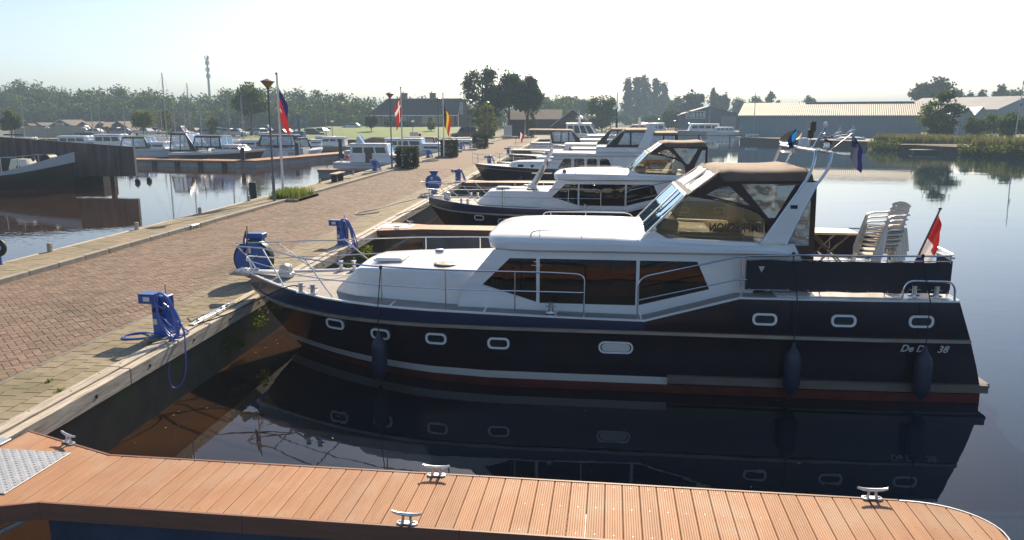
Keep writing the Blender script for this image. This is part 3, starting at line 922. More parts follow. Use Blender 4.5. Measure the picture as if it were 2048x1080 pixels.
def rail_run(m, pts, r=.0135):
    m.tube(pts, r, 8)
def cruiser(name, label, loc, hullm, main=True, group='motor cruisers moored bow to the quay'):
    R_ = empty(name, loc, math.radians(-2.0), label, 'motor boat', group)
    rail, pt = main_hull(R_, hullm, NAVYBAND, CREAM, ANTIFOUL, True)
    P = lambda s, t, z: (s, t, z)
    # ---------------- coachroof on the foredeck
    m = MB(); rings = []
    for (s, w_, zt, rr) in [(-6.02, .70, 1.33, .02), (-5.98, .74, 1.38, .03), (-5.55, .97, 1.77, .07), (-5.47, .985, 1.795, .09), (-4.9, 1.08, 1.82, .10), (-4.2, 1.20, 1.835, .10), (-3.3, 1.34, 1.845, .10), (-2.9, 1.38, 1.85, .10)]:
        zb = 1.24
        ring = [(s, -w_, zb), (s, -w_ + .045, zt - .05), (s, -w_ + .06, zt - .025), (s, -w_ + .10, zt), (s, -w_ * .5, zt + .035), (s, 0, zt + .05)]
        ring = ring + [(p[0], -p[1], p[2]) for p in reversed(ring[:-1])]
        rings.append(ring)
    m.loft(rings, cap0=True); coach = m.build('coachroof', WHITE, R_, angle=24)
    m = MB(); m.box((-5.05, -.28, 1.885), (.55, .60, .045), ch=.015, ry=-.02)
    m.box((-5.05, -.28, 1.905), (.47, .52, .03), ch=.01)
    m.build('hatch', WHITE, coach)
    # round deck light with steel rim, and a mushroom vent
    m = MB(); m.lathe([(.20, 0), (.21, .02), (.19, .03), (.16, .028)], (-3.95, -.72, 1.862), 24)
    m.build('deck_light_rim', BRONZE, coach)
    m = MB(); m.lathe([(.165, .02), (.0, .032)], (-3.95, -.72, 1.865), 24); m.build('deck_light_pane', BRONZE, coach)
    m = MB(); m.lathe([(.09, 0), (.10, .02), (.085, .05), (0, .065)], (-4.3, .45, 1.885), 16); m.build('mushroom_vent', STEEL, coach)
    # ---------------- saloon walls with long windows
    WALLT = 1.42
    wall = [(-3.62, 1.22), (-3.50, 1.62), (-2.98, 2.26), (1.62, 2.28), (1.30, 1.62), (1.05, 1.62), (-.40, 1.20), (-2.4, 1.22)]
    win = [(-3.17, 1.66), (-2.70, 2.125), (.40, 2.13), (.61, 1.67), (-.55, 1.365), (-2.20, 1.365)]
    for side in (-1, 1):
        m = MB(); m.plate(wall, lambda u, v, d: (u, side * (WALLT - .02 * (v - 1.2) - d), v), .05, holes=[win])
        w_ = m.build('saloon_wall', WHITE, R_, angle=25)
        m = MB(); m.plate(win, lambda u, v, d: (u, side * (WALLT - .02 * (v - 1.2) - .022 - d), v), .006)
        gl = m.build('window_pane', GLASS, w_)
        m = MB()
        for xx, z0 in ((-2.22, 1.35), (-.56, 1.35)): m.box((xx, side * (WALLT - .012), (z0 + 2.13) / 2), (.055, .05, 2.14 - z0), ch=.006)
        m.build('window_mullion', WHITE, w_)
        # frame strip round the window
        m = MB()
        big = [(-3.215, 1.655), (-2.71, 2.155), (.42, 2.16), (.65, 1.645), (-.55, 1.335), (-2.215, 1.335)]
        m.plate(big, lambda u, v, d: (u, side * (WALLT - .02 * (v - 1.2) + .010 - d), v), .02, holes=[win]); m.build('window_frame', WHITE, w_)
    # front of the saloon: sloping windscreen, three panes
    m = MB(); fr = lambda u, v, d: (-3.50 + .54 * v + d * .6, u, 1.60 + .66 * v - d * .5)
    outer = [(-1.40, -.02), (1.40, -.02), (1.36, 1.02), (-1.36, 1.02)]
    holes = [[(-1.30, .10), (-.50, .10), (-.49, .90), (-1.26, .90)], [(-.42, .10), (.42, .10), (.41, .90), (-.41, .90)], [(.50, .10), (1.30, .10), (1.26, .90), (.49, .90)]]
    m.plate(outer, fr, .05, holes=holes); ws = m.build('windscreen_frame', WHITE, R_)
    for h in holes:
        m = MB(); m.plate(h, lambda u, v, d: fr(u, v, d + .02), .006); m.build('windscreen_pane', SKYGLASS, ws)
    # interior: floor, settee, table, curtain, dark linings
    m = MB(); m.box((-1.0, 0, 1.02), (5.0, 2.6, .05)); m.build('cabin_floor', WOODINT, R_, smooth=False)
    m = MB(); m.box((-1.6, 1.05, 1.22), (1.3, .5, .38), ch=.05); m.box((-1.6, 1.30, 1.48), (1.3, .12, .30), ch=.04); m.build('settee', UPHOL, R_)
    m = MB(); m.lathe([(0, 1.43), (.52, 1.43), (.54, 1.45), (.52, 1.47), (0, 1.47)], (-.15, -.92, 0), 24, squash=.62); m.tube([(-.15, -.92, 1.02), (-.15, -.92, 1.43)], .04); m.build('saloon_table', CREAM, R_)
    m = MB(); m.box((.45, .6, 1.45), (.9, 1.2, .75), ch=.02); m.box((-3.0, .5, 1.42), (.5, 1.4, .6), ch=.02); m.build('galley_unit', WOODINT, R_)
    m = MB()
    for k in range(9): m.tube([(-3.05 + .09 * k, -1.29, 1.36), (-3.05 + .09 * k, -1.30, 2.12)], .05, 6)
    m.build('curtain', CURTAIN, R_)
    m = MB(); m.box((1.55, 0, 1.75), (.05, 2.6, 1.1)); m.build('aft_bulkhead', WHITE, R_, smooth=False)
    # ---------------- roof with rounded front and deep fascia
    def roof_ring(s, w_, z0, z1, cr):
        ring = [(s, -w_ + .06, z0), (s, -w_, z0 + .04), (s, -w_, z1 - .05), (s, -w_ + .05, z1), (s, -w_ * .85, z1 + cr * .45), (s, -w_ * .5, z1 + cr * .85), (s, 0, z1 + cr)]
        return ring + [(p[0], -p[1], p[2]) for p in reversed(ring[:-1])]
    rings = []
    for (s, w_, z0, z1, cr) in [(-3.16, .55, 2.34, 2.42, .01), (-3.13, .90, 2.30, 2.44, .02), (-3.06, 1.20, 2.27, 2.45, .05), (-2.95, 1.36, 2.255, 2.455, .08), (-2.7, 1.47, 2.25, 2.46, .12), (-2.2, 1.52, 2.25, 2.46, .15), (-1, 1.53, 2.255, 2.455, .16), (-.3, 1.53, 2.255, 2.45, .12), (0.4, 1.53, 2.26, 2.42, .04), (1.6, 1.53, 2.26, 2.40, .0), (1.86, 1.53, 2.24, 2.34, .0)]:
        rings.append(roof_ring(s, w_, z0, z1, cr))
    m = MB(); m.loft(rings, closed=True, cap0=True, cap1=True); roof = m.build('saloon_roof', WHITE, R_, angle=40)
    m = MB()
    for side in (-1, 1):
        y = side * 1.36
        m.tube([(-2.35, y, 2.50)] + arc3((-2.35, y, 2.53), (-2.33, y, 2.585), (-2.22, y, 2.59), 4) + [(-1.4, y, 2.595)] + arc3((-.75, y, 2.59), (-.58, y, 2.58), (-.57, y, 2.50), 4), .011, 8)
        m.tube([(-1.5, y, 2.48), (-1.5, y, 2.595)], .008, 6); m.tube([(-2.2, y, 2.48), (-2.2, y, 2.59)], .008, 6)
    m.build('handrail', STEEL, roof)
    # ---------------- helm position: screen, side glass, coaming
    CW = 1.30
    m = MB()
    cp = [(-.58, 2.44), (-.40, 2.60), (-.28, 2.60), (-.10, 2.50), (1.4, 2.46), (1.92, 2.44), (2.10, 2.10), (2.10, 1.70), (1.56, 1.70), (1.56, 2.26), (-.2, 2.38)]
    for side in (-1, 1):
        m.plate(cp, lambda u, v, d: (u, side * (CW + .10 - d), v), .10)
    m.build('helm_coaming', WHITE, R_)
    m = MB(); fr = lambda u, v, d: (-.52 + .70 * v + d * .7, u, 2.50 + .72 * v - d * .6)
    outer = [(-CW - .04, -.06), (CW + .04, -.06), (CW - .02, 1.02), (-CW + .02, 1.02)]
    holes = [[(-CW + .04, .09), (-.06, .09), (-.06, .97), (-CW + .08, .97)], [(.06, .09), (CW - .04, .09), (CW - .08, .97), (.06, .97)]]
    m.plate(outer, fr, .035, holes=holes); hs = m.build('helm_windscreen_frame', WHITE, R_)
    for h in holes:
        m = MB(); m.plate(h, lambda u, v, d: fr(u, v, d + .012), .006); m.build('helm_windscreen_pane', SKYGLASS, hs)
    if main:
        m = MB(); m.tube([fr(-.5, .1, -.03), fr(-.85, .75, -.03)], .009, 6); m.tube([fr(-.85, .48, -.035), fr(-.85, .96, -.03)], .012, 6); m.build('wiper', BLACK, hs)
    side_glass = [(-.34, 2.56), (.22, 3.20), (.75, 3.12), (1.22, 2.98), (1.38, 2.90), (1.45, 2.78), (1.45, 2.52)]
    for side in (-1, 1):
        m = MB(); m.plate(side_glass, lambda u, v, d: (u, side * (CW + .03 - .05 * (v - 2.5) - d), v), .008)
        g_ = m.build('side_screen', CLEARGLASS, R_)
        m = MB(); m.tube([(p[0], side * (CW + .028 - .05 * (p[1] - 2.5)), p[1]) for p in side_glass[1:]], .012, 6)
        m.build('screen_edge', STEEL, g_)
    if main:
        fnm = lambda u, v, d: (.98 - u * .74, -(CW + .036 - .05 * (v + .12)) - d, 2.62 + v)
        text_mesh('IMPRESSION', .205, fnm, 'lettering', LETTERREFLECT, R_, th=.001, bold=.003, label='painted mirror reflection of a boat name on the helm side glass')  # flat letters painted in place of another boat's name reflected in the glass
    # helm inside: console, wheel, seats
    m = MB(); m.box((-.02, .35, 2.52), (.35, 1.5, .35), ry=.2, ch=.04); m.build('helm_console', WHITE, R_)
    m = MB(); m.tube([(.22 + .06 * math.sin(a), .5 + .2 * math.cos(a), 2.72 + .19 * math.sin(a)) for a in [2 * PI * k / 16 for k in range(16)]], .014, 6, closed=True); m.tube([(.22, .5, 2.72), (.08, .5, 2.64)], .03); m.build('steering_wheel', BLACK, R_)
    m = MB(); m.box((1.05, .55, 2.42), (.5, 1.2, .16), ch=.05); m.box((1.28, .55, 2.68), (.12, 1.2, .45), ch=.05); m.box((.55, -.7, 2.42), (1.3, .5, .14), ch=.05); m.build('helm_seat', UPHOL, R_)
    m = MB(); m.box((.8, 0, 2.05), (2.4, 2.55, .05)); m.build('helm_floor', WOODINT, R_, smooth=False)
    # ---------------- folding canvas top
    def cx(s): return CW + .06
    top = []
    for (s, z, w_) in [(.66, 3.54, 1.18), (.74, 3.60, 1.20), (.90, 3.625, 1.22), (1.2, 3.61, 1.24), (1.7, 3.615, 1.25), (2.05, 3.64, 1.25), (2.16, 3.61, 1.25), (2.2, 3.50, 1.24)]:
        ring = [(s, -w_ - .06, z - .24), (s, -w_ - .045, z - .15), (s, -w_ + .03, z - .05), (s, -w_ * .7, z + .005), (s, -w_ * .3, z + .015), (s, 0, z + .018)]
        top.append(ring + [(p[0], -p[1], p[2]) for p in reversed(ring[:-1])])
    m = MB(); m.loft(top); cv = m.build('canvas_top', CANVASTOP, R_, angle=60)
    # front canvas with clear vinyl lights
    fr2 = lambda u, v, d: (.20 + .50 * v + .05 * math.sin(v * PI) + d * .6, u * (1 - .07 * v), 3.21 + .37 * v + .03 * math.sin(v * PI) + .012 * math.sin(u * 9) * v * (1 - v) * 4 - d * .6)
    def grid_plate(outer_u, v0, v1, nu, nv, th):
        mm = MB(); vs = []
        for d in (0, th):
            for j in range(nv + 1):
                for i in range(nu + 1):
                    vs.append(fr2(lerp(outer_u[0], outer_u[1], i / nu), lerp(v0, v1, j / nv), d))
        K = (nu + 1) * (nv + 1); fs = []
        for j in range(nv):
            for i in range(nu):
                a = j * (nu + 1) + i; fs.append((a, a + 1, a + nu + 2, a + nu + 1)); fs.append((K + a, K + a + nu + 1, K + a + nu + 2, K + a + 1))
        mm.add(vs, fs); return mm
    m = MB(); m.plate([(-CW - .02, -.08), (CW + .02, -.08), (CW, 1.06), (-CW, 1.06)], fr2, .012, holes=[[(-CW + .1, .12), (-.10, .12), (-.10, .86), (-CW + .12, .86)], [(.10, .12), (CW - .1, .12), (CW - .12, .86), (.10, .86)]])
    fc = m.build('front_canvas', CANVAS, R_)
    for u0, u1 in ((-CW + .08, -.08), (.08, CW - .08)):
        grid_plate((u0, u1), .10, .88, 10, 5, .004).build('front_vinyl', VINYL, fc, angle=80)
    # side canvas: dark panels around clear triangles
    so = [(.22, 3.19), (.66, 3.54), (.78, 3.44), (2.22, 3.46), (2.24, 2.10), (1.95, 2.10), (1.50, 2.62), (1.47, 2.80), (1.38, 2.93), (1.22, 3.0), (.75, 3.14)]
    h1 = [(.50, 3.22), (.76, 3.36), (.86, 3.36), (1.20, 3.05)]
    h2 = [(1.04, 3.40), (1.90, 3.40), (1.60, 2.86), (1.50, 2.86)]
    h3 = [(2.03, 3.34), (2.14, 3.34), (2.15, 2.42), (1.84, 2.42), (1.80, 2.80)]
    for side in (-1, 1):
        fnv = lambda u, v, d: (u, side * (CW + .05 - .045 * (v - 2.5) - d + .012 * math.sin(v * 5 + u * 4)), v)
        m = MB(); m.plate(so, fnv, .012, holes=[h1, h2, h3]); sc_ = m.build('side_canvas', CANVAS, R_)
        for h in (h1, h2, h3):
            m = MB(); m.plate(h, lambda u, v, d: fnv(u, v, d + .003), .004); m.build('side_vinyl', VINYL, sc_)
    # rear canvas
    m = MB(); rv = lambda u, v, d: (2.22 + .02 * math.sin(u * 5) + d - .02 * (v - 2), u * (1.02 - .045 * (v - 2.5) / 1.3), v)
    m.plate([(-CW, 1.72), (CW, 1.72), (CW - .06, 3.46), (-CW + .06, 3.46)], rv, .012, holes=[[(-CW + .14, 2.42), (-.45, 2.42), (-.45, 3.36), (-CW + .2, 3.36)], [(-.3, 2.42), (.3, 2.42), (.3, 3.36), (-.3, 3.36)], [(.45, 2.42), (CW - .14, 2.42), (CW - .2, 3.36), (.45, 3.36)]])
    rc = m.build('rear_canvas', CANVAS, R_)
    for u0, u1 in ((-CW + .14, -.45), (-.3, .3), (.45, CW - .14)):
        m = MB(); m.plate([(u0, 2.42), (u1, 2.42), (u1 * .97, 3.36), (u0 * .97, 3.36)], lambda u, v, d: rv(u, v, d + .004), .004); m.build('rear_vinyl', VINYL, rc)
    # ---------------- aft deck
    b = 1.86
    m = MB(); m.box((3.0, 0, 1.645), (2.75, 3.5, .05)); m.build('aft_deck', CREAM, R_, smooth=False)
    zt, zs = 2.31, 2.235
    # rail round the aft deck
    def aft(s, z, side): return (s, side * (rail(min(s, 4.34), 'top')[0] - .05 - .24 * min(1, max(0, (s - .95) / .2))), z)
    m = MB()
    m.tube([aft(1.0, zt - .005, -1), aft(2, zt, -1), aft(3, zt, -1), aft(4.0, zt + .01, -1)] + arc3(aft(4.15, zt + .01, -1), (4.36, -1.52, zt + .015), (4.34, -1.36, zt + .02), 5) + [(4.36, -.8, zt + .03)], .0165, 8)
    m.tube([aft(1.0, zt - .005, 1), aft(2, zt, 1), aft(3, zt, 1), aft(4.0, zt + .01, 1)] + arc3(aft(4.15, zt + .01, 1), (4.36, 1.52, zt + .015), (4.34, 1.36, zt + .02), 5) + [(4.36, .8, zt + .03)], .0165, 8)
    for side in (-1, 1):
        m.tube([aft(1.12, zs, side), aft(2, zs, side), aft(3, zs, side), aft(4.25, zs, side)], .008, 6)
        m.tube([aft(1.12, 1.735, side), aft(2, 1.735, side), aft(3, 1.735, side), aft(4.25, 1.735, side)], .008, 6)
        for s in (1.10, 2.3, 3.3, 4.26): m.tube([aft(s, 1.66, side), aft(s, zt, side)], .011, 8)
        m.tube([(4.36, side * .8, 1.66), (4.36, side * .8, zt + .03)], .012, 8)
        m.tube([(4.36, side * .8, zs), (4.345, side * 1.36, zs)], .008, 6)
    m.build('aft_railing', STEEL, R_)
    m = MB(); m.box((4.36, -1.1, 2.26), (.10, .5, .04), ch=.01)
    m.box((4.36, .95, 2.26), (.10, .4, .04), ch=.01); m.build('rail_cap', WHITE, R_)
    scr = [(1.14, 1.72), (1.14, 2.225), (4.27, 2.215), (4.30, 1.73)]
    for side in (-1, 1):
        def fs_(u, v, d): return (u, side * (rail(min(u, 4.3), 'top')[0] - .272 + .010 * math.sin(u * 6) * (2.25 - v) - d), v + .006 * math.sin(u * 9.4) * (1 if v > 2 else -1))
        m = MB()
        N_ = 24; rr = []
        for k in range(N_ + 1):
            u = lerp(1.14, 4.28, k / N_); rr.append([fs_(u, 1.725, 0), fs_(u, 1.9, 0), fs_(u, 2.06, 0), fs_(u, 2.22, 0), fs_(u, 2.22, .006), fs_(u, 2.06, .006), fs_(u, 1.9, .006), fs_(u, 1.725, .006)])
        m.loft(rr, closed=True, cap0=True, cap1=True); scm = m.build('dodger_screen', SCREEN, R_, angle=60)
        m = MB()
        for k in range(11):
            u = 1.2 + .305 * k
            for v in (2.215, 1.735): m.tube([fs_(u, v - .01, -.004), fs_(u, v + .03, -.004)], .006, 5)
        m.build('lacing_eye', STEEL, scm)
        if main:
            m = MB(); m.plate([(1.33, 2.12), (1.43, 2.12), (1.38, 2.02)], lambda u, v, d: (fs_(u, v, 0)[0], fs_(u, v, 0)[1] + side * .004 - side * d, v), .003); m.build('sail_maker_mark', LETTERING, scm)
    # transom dodger and rear gate
    m = MB(); m.plate([(-1.4, 1.75), (-.8, 1.75), (-.8, 2.25), (-1.4, 2.22)], lambda u, v, d: (4.35 + d, u, v), .006); m.plate([(.8, 1.75), (1.4, 1.75), (1.4, 2.22), (.8, 2.25)], lambda u, v, d: (4.35 + d, u, v), .006); m.build('transom_screen', SCREEN, R_)
    # ---------------- side and bow railings
    S_rail = lambda s, z, side, o=.05: (pt(s, 'top', side)[0], side * max(rail(s, 'top')[0] - o, 0.0), z)
    for side in (-1, 1):
        m = MB()
        up = [(-8.28, 0.0, 2.04)] + [(-8.1, side * .22, 2.03)] + [S_rail(s, 1.98 + (.04 if s < -7 else 0), side, .06) for s in (-7.6, -7.2, -6.6, -6, -5, -4, -3, -2)]
        end = S_rail(-1.5, 1.955, side)
        up += arc3(S_rail(-1.62, 1.97, side), S_rail(-1.44, 1.97, side), S_rail(-1.43, 1.87, side), 5) + [S_rail(-1.43, 1.26, side)]
        m.tube(up, .0135, 8)
        lo = [(-8.02, 0.0, 1.80), (-7.95, side * .2, 1.76)] + [S_rail(s, 1.66 if s > -6.9 else 1.70, side, .06) for s in (-7.5, -7.2, -6.6, -6, -5, -4, -3, -2, -1.43)]
        m.tube(lo, .0105, 8)
        for s in (-4.86, -3.72, -2.56): m.tube([S_rail(s, 1.28, side), S_rail(s, 1.97, side)], .0115, 8)
        # raked pulpit legs
        for (s0, s1) in ((-6.95, -7.55), (-5.85, -6.45)):
            m.tube([S_rail(s0, 1.36, side), S_rail(s1, 2.0, side, .06)], .0125, 8)
        m.tube([(-7.86, side * .10, 1.47), (-8.02, 0, 1.80), (-8.28, 0, 2.04)], .0125, 8)
        # side gate rails rising to the aft deck
        aftp = [S_rail(-.57, 1.26, side), S_rail(-.57, 1.70, side)] + arc3(S_rail(-.57, 1.80, side), S_rail(-.55, 1.93, side), S_rail(-.40, 1.97, side), 4) + [S_rail(.95, 2.30, side), S_rail(1.12, 2.31, side)]
        m.tube(aftp, .0135, 8)
        m.tube([S_rail(-.57, 1.56, side), S_rail(.95, 1.93, side), S_rail(1.12, 1.94, side)], .0105, 8)
        m.tube([S_rail(1.04, 1.66, side), S_rail(1.04, 2.31, side)], .0115, 8)
        m.build('railing', STEEL, R_)
    # cleats / bollards
    for (s, t, z) in ((-6.52, -1.10, 1.37), (-6.27, -1.18, 1.365), (-6.52, 1.10, 1.37), (-6.27, 1.18, 1.365), (-1.98, -1.66, 1.27), (3.72, -1.66, 1.70), (4.05, -1.66, 1.70), (3.72, 1.66, 1.70), (4.05, 1.66, 1.70)):
        m = MB(); m.lathe([(.042, 0), (.042, .15), (.052, .155), (.052, .17), (0, .172)], (s, t, z), 14); m.lathe([(.09, -.004), (.085, .012), (.0, .013)], (s, t, z), 14)
        m.tube([(s - .09, t, z + .10), (s + .09, t, z + .10)], .010, 6); m.build('bollard', STEEL, R_)
    # aft side hoop over the bollards
    for side in (-1, 1):
        m = MB(); y = side * 1.80
        m.tube([(3.50, y, 1.66), (3.50, y, 1.80)] + arc3((3.50, y, 1.82), (3.52, y, 1.96), (3.66, y, 1.965), 5) + [(4.12, y, 1.965)] + arc3((4.12, y, 1.965), (4.24, y, 1.96), (4.26, y, 1.84), 5) + [(4.27, y, 1.66)], .018, 8); m.build('grab_hoop', STEEL, R_)
    # anchor gear on the stem
    m = MB(); m.box((-7.72, 0, 1.50), (.62, .20, .05), ch=.01); m.box((-8.06, 0, 1.52), (.12, .16, .09), ch=.02); m.build('anchor_roller', WHITE, R_)
    m = MB(); m.lathe([(0, -.11), (.10, -.11), (.12, -.06), (.12, .06), (.10, .11), (0, .11)], (-7.25, 0, 1.56), 14, axis=(0, 1, 0)); m.box((-7.25, 0, 1.45), (.26, .26, .12), ch=.03); m.build('anchor_winch', GALV, R_)
    m = MB(); m.tube([(-7.8, 0, 1.55), (-8.20, 0, 1.50)], .026, 8)
    fl = [(-8.32, 1.44), (-8.05, 1.56), (-7.95, 1.48), (-8.25, 1.30)]
    for side in (-1, 1):
        m.add([(-8.42, side * .02, 1.42), (-8.02, side * .03, 1.40), (-8.22, side * .20, 1.52), (-8.42, side * .02, 1.47), (-8.02, side * .03, 1.45), (-8.22, side * .20, 1.545)], [(0, 1, 2), (3, 5, 4), (0, 2, 5, 3), (1, 4, 5, 2), (0, 3, 4, 1)])
    m.build('anchor', ALU, R_)
    if main:
        # radar arch: two flat white legs, tubes above, instruments on the cross bars
        for side in (-1, 1):
            m = MB(); m.plate([(1.38, 2.46), (1.78, 2.46), (2.22, 3.44), (2.02, 3.44)], lambda u, v, d: (u, side * (CW + .16 - .05 * (v - 2.4) - d), v), .05); lg = m.build('arch_leg', WHITE, R_)
            m = MB()
            for q in ([(1.38, 2.44), (2.02, 3.46)], [(1.78, 2.44), (2.22, 3.46)]):
                m.tube([(q[0][0], side * (CW + .135), q[0][1]), (q[1][0], side * (CW + .09), q[1][1])], .022, 8)
            m.build('leg_edge_tube', STEEL, lg)
            m = MB(); m.box((1.59, side * (CW + .165), 2.475), (.10, .012, .03)); m.build('hinge_plate', ALU, lg)
            if side < 0:
                m = MB(); cc = lambda u, v, d: (1.86 + u, side * (CW + .122) - .004 - d, 3.0 + v); m.plate([(-.05, .02), (.06, .02), (.06, .08), (-.05, .08)], cc, .004); m.build('emblem_field', BLACK, lg)
                m = MB(); m.plate([(-.05, .018), (.06, .018), (.05, -.06), (.01, -.10), (-.04, -.06)], cc, .003); m.build('emblem_shield', mat('emblem_gold', (.42, .30, .16), .4), lg)
        m = MB()
        zc = 3.93
        m.tube([(2.02, -1.39, 3.44)] + arc3((2.10, -1.37, 3.62), (2.16, -1.34, 3.78), (2.17, -1.30, 3.90), 4) + [(2.17, -1.26, zc), (2.17, 1.26, zc)] + arc3((2.17, 1.30, 3.90), (2.16, 1.34, 3.78), (2.10, 1.37, 3.62), 4) + [(2.02, 1.39, 3.44)], .024, 8)
        m.tube([(2.22, -1.39, 3.44)] + arc3((2.34, -1.37, 3.62), (2.40, -1.34, 3.78), (2.41, -1.30, 3.90), 4) + [(2.41, -1.26, zc - .02), (2.41, 1.26, zc - .02)] + arc3((2.41, 1.30, 3.90), (2.40, 1.34, 3.78), (2.34, 1.37, 3.62), 4) + [(2.22, 1.39, 3.44)], .024, 8)
        for yy in (-.6, -.15, .5): m.box((2.29, yy, zc + .01), (.26, .07, .016))
        arch = m.build('arch_tube', STEEL, R_)
        m = MB(); q = Vector((-.45, -.35, .82))
        m.lathe([(0, .0), (.08, .008), (.16, .03), (.20, .05), (.205, .055), (.16, .038), (.08, .014), (0, .006)], (2.18, .45, 4.06), 24, axis=q); m.tube([(2.2, .45, 3.95), (2.18, .45, 4.06)], .022, 8); m.tube([(2.18, .45, 4.06), (2.08, .36, 4.24)], .007, 6)
        m.build('dish_antenna', mat('dish_bronze', (.34, .24, .13), .45, metal=.3), arch)
        m = MB(); m.lathe([(.085, 0), (.09, .02), (.085, .12), (.065, .15), (0, .155)], (2.29, .02, 3.95), 18); m.build('radome', WHITE, arch)
        m = MB(); m.tube([(2.30, -.55, 3.94), (2.47, -.60, 4.30)], .013, 8); m.tube([(2.38, -.58, 4.10), (2.88, -.75, 4.19)], [.014, .010], 8); m.tube([(2.38, -.58, 4.10), (2.60, -.66, 4.14)], .02, 6); m.tube([(2.31, -.3, 3.94), (2.33, -.32, 4.30)], .007, 6)
        m.tube([(2.41, -1.2, 3.93), (2.78, -1.02, 4.20)], .007, 6)
        m.build('signal_mast', STEEL, arch)
        m = MB(); m.lathe([(.025, 0), (.036, .015), (.036, .05), (.022, .075), (0, .08)], (2.475, -.60, 4.30), 12); m.lathe([(.02, 0), (.02, .04), (.0, .05)], (2.46, -.64, 4.15), 10); m.build('anchor_light', WHITE, arch)
        m = MB(); m.box((2.345, -.33, 4.30), (.09, .05, .17), ch=.008); m.box((2.32, -.31, 4.18), (.10, .07, .16), rz=.4, ch=.02); m.box((2.47, -.80, 4.05), (.12, .10, .08), ry=.45, ch=.01); m.build('speaker_box', mat('brown_plastic', (.10, .07, .055), .5), arch)
        for dx in (.24, .44):   # slim white gulls' wing like wind vanes
            m = MB(); bx = 2.38 + dx; bz = 4.11 + dx * .17 + .02
            m.lathe([(.0, -.07), (.02, -.03), (.026, .02), (.016, .07), (.0, .11)], (bx, -.66 - dx * .2, bz + .01), 8, axis=(.8, 0, .4)); m.lathe([(0, .0), (.018, .02), (.010, .06), (0, .09)], (bx + .04, -.66 - dx * .2, bz + .05), 8, axis=(.3, 0, 1)); m.build('wind_vane', WHITE, arch)
        m = MB(); m.lathe([(0, 0), (.045, .0), (.05, .05), (.04, .09), (0, .09)], (2.41, -1.0, 3.96), 12); m.tube([(2.41, -1.0, 3.92), (2.41, -1.0, 3.98)], .012, 6); m.build('horn', STEEL, arch)
        # boat name on the quarter
        for wd_, cx_ in (('De D', 3.68), ('38', 4.13)):
            text_mesh(wd_, .155, lambda u, v, d: (cx_ + u, -(interp([(1.055, 1.885), (.62, 1.875)], .87 + v) + .012) - d * .2, .86 + v), 'boat_name', LETTERING, R_, shear=NAMEFONT_SHEAR, th=.002, bold=.003)
    else:
        # tapering mast folded on the coachroof of the second boat
        m = MB(); m.box((-3.98, -.2, 1.93), (.36, .30, .16), ch=.02); 
        m.tube([(-3.95, -.2, 1.95), (-3.6, -.2, 2.6), (-3.25, -.2, 3.32)], [.13, .10, .07], 10)
        m.build('mast', WHITE, R_)
        m = MB(); m.box((-3.62, -.36, 2.42), (.75, .06, .03)); m.tube([(-3.55, -.33, 2.7), (-3.62, -.34, 2.45), (-3.85, -.36, 2.02)], .05, 6); m.build('mast_rigging', RUBRAIL, R_)
        m = MB(); m.lathe([(.03, 0), (.035, .16), (.0, .24)], (-3.42, -.34, 2.68), 8); m.build('red_pennant', REDPLASTIC, R_)
        m = MB(); m.lathe([(0, 0), (.07, .02), (.07, .1), (0, .14)], (-2.75, -1.1, 2.5), 12); m.build('red_lantern', REDPLASTIC, R_)
    return R_, rail, pt

ORG1 = (1.58 + .067, 12.29 + 1.92, 0)
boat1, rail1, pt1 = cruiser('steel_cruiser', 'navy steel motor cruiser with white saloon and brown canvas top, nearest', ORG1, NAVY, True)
def w1(s, t, z):   # boat one local -> world
    a = math.radians(-2.0)
    return Vector((ORG1[0] + s * math.cos(a) - t * math.sin(a), ORG1[1] + s * math.sin(a) + t * math.cos(a), z))
ORG2 = (2.35, 29.2, 0)
NAVY2 = mat('dark_brown_navy_paint', (0.022, 0.012, 0.013), 0.2, coat=.4)
boat2, rail2, pt2 = cruiser('steel_cruiser', 'dark hulled motor cruiser with folded mast on its foredeck, second along the quay', ORG2, NAVY2, False)

# ---------------- loose things on and beside the first two boats
def fender(p_top, rope_to, label, size=1.0, group='fenders hanging on the cruisers'):
    F = empty('fender', p_top, 0, label, 'fender', group)
    s = size
    m = MB(); m.lathe([(.0, .0), (.022 * s, -.01), (.028 * s, -.06 * s), (.06 * s, -.12 * s), (.115 * s, -.20 * s), (.128 * s, -.28 * s), (.130 * s, -.66 * s), (.12 * s, -.74 * s), (.07 * s, -.82 * s), (.035 * s, -.86 * s), (.02 * s, -.90 * s), (0, -.905 * s)], (0, 0, 0), 20)
    m.build('fender_body', FENDERBLUE, F, angle=60)
    m = MB(); q = Vector(rope_to) - Vector(p_top)
    m.tube([(0, 0, -.03), Vector((0, 0, max(.1, q.z - .62))), q] if (q.x ** 2 + q.y ** 2) > .05 else [(0, 0, -.03), q * .5 + Vector((.004, 0, 0)), q], .0085, 6)
    m.lathe([(.026, -.02), (.03, .02), (.02, .04), (0, .045)], q, 8)
    m.build('fender_rope', ROPEBLACK, F)
    return F
for (s, z0, lab, rt) in ((-4.86, .93, 'dark blue fender hanging below the second portlight of the nearest cruiser', 1.96),
                     (1.86, 1.0, 'dark blue fender hanging amidships under the dark aft screen of nearest cruiser', 2.31),
                     (3.83, 1.0, 'dark blue fender hanging over the boat name at the nearest stern', 2.31)):
    o = {-4.86: 1.93, 1.86: 2.06, 3.83: 2.02}[s]
    fender(w1(s, -o, z0), w1(s, -(rail1(s, 'top')[0] - (.05 if s < 0 else .29)), rt), lab)
def w2(s, t, z):
    a = math.radians(-2.0)
    return Vector((ORG2[0] + s * math.cos(a) - t * math.sin(a), ORG2[1] + s * math.sin(a) + t * math.cos(a), z))
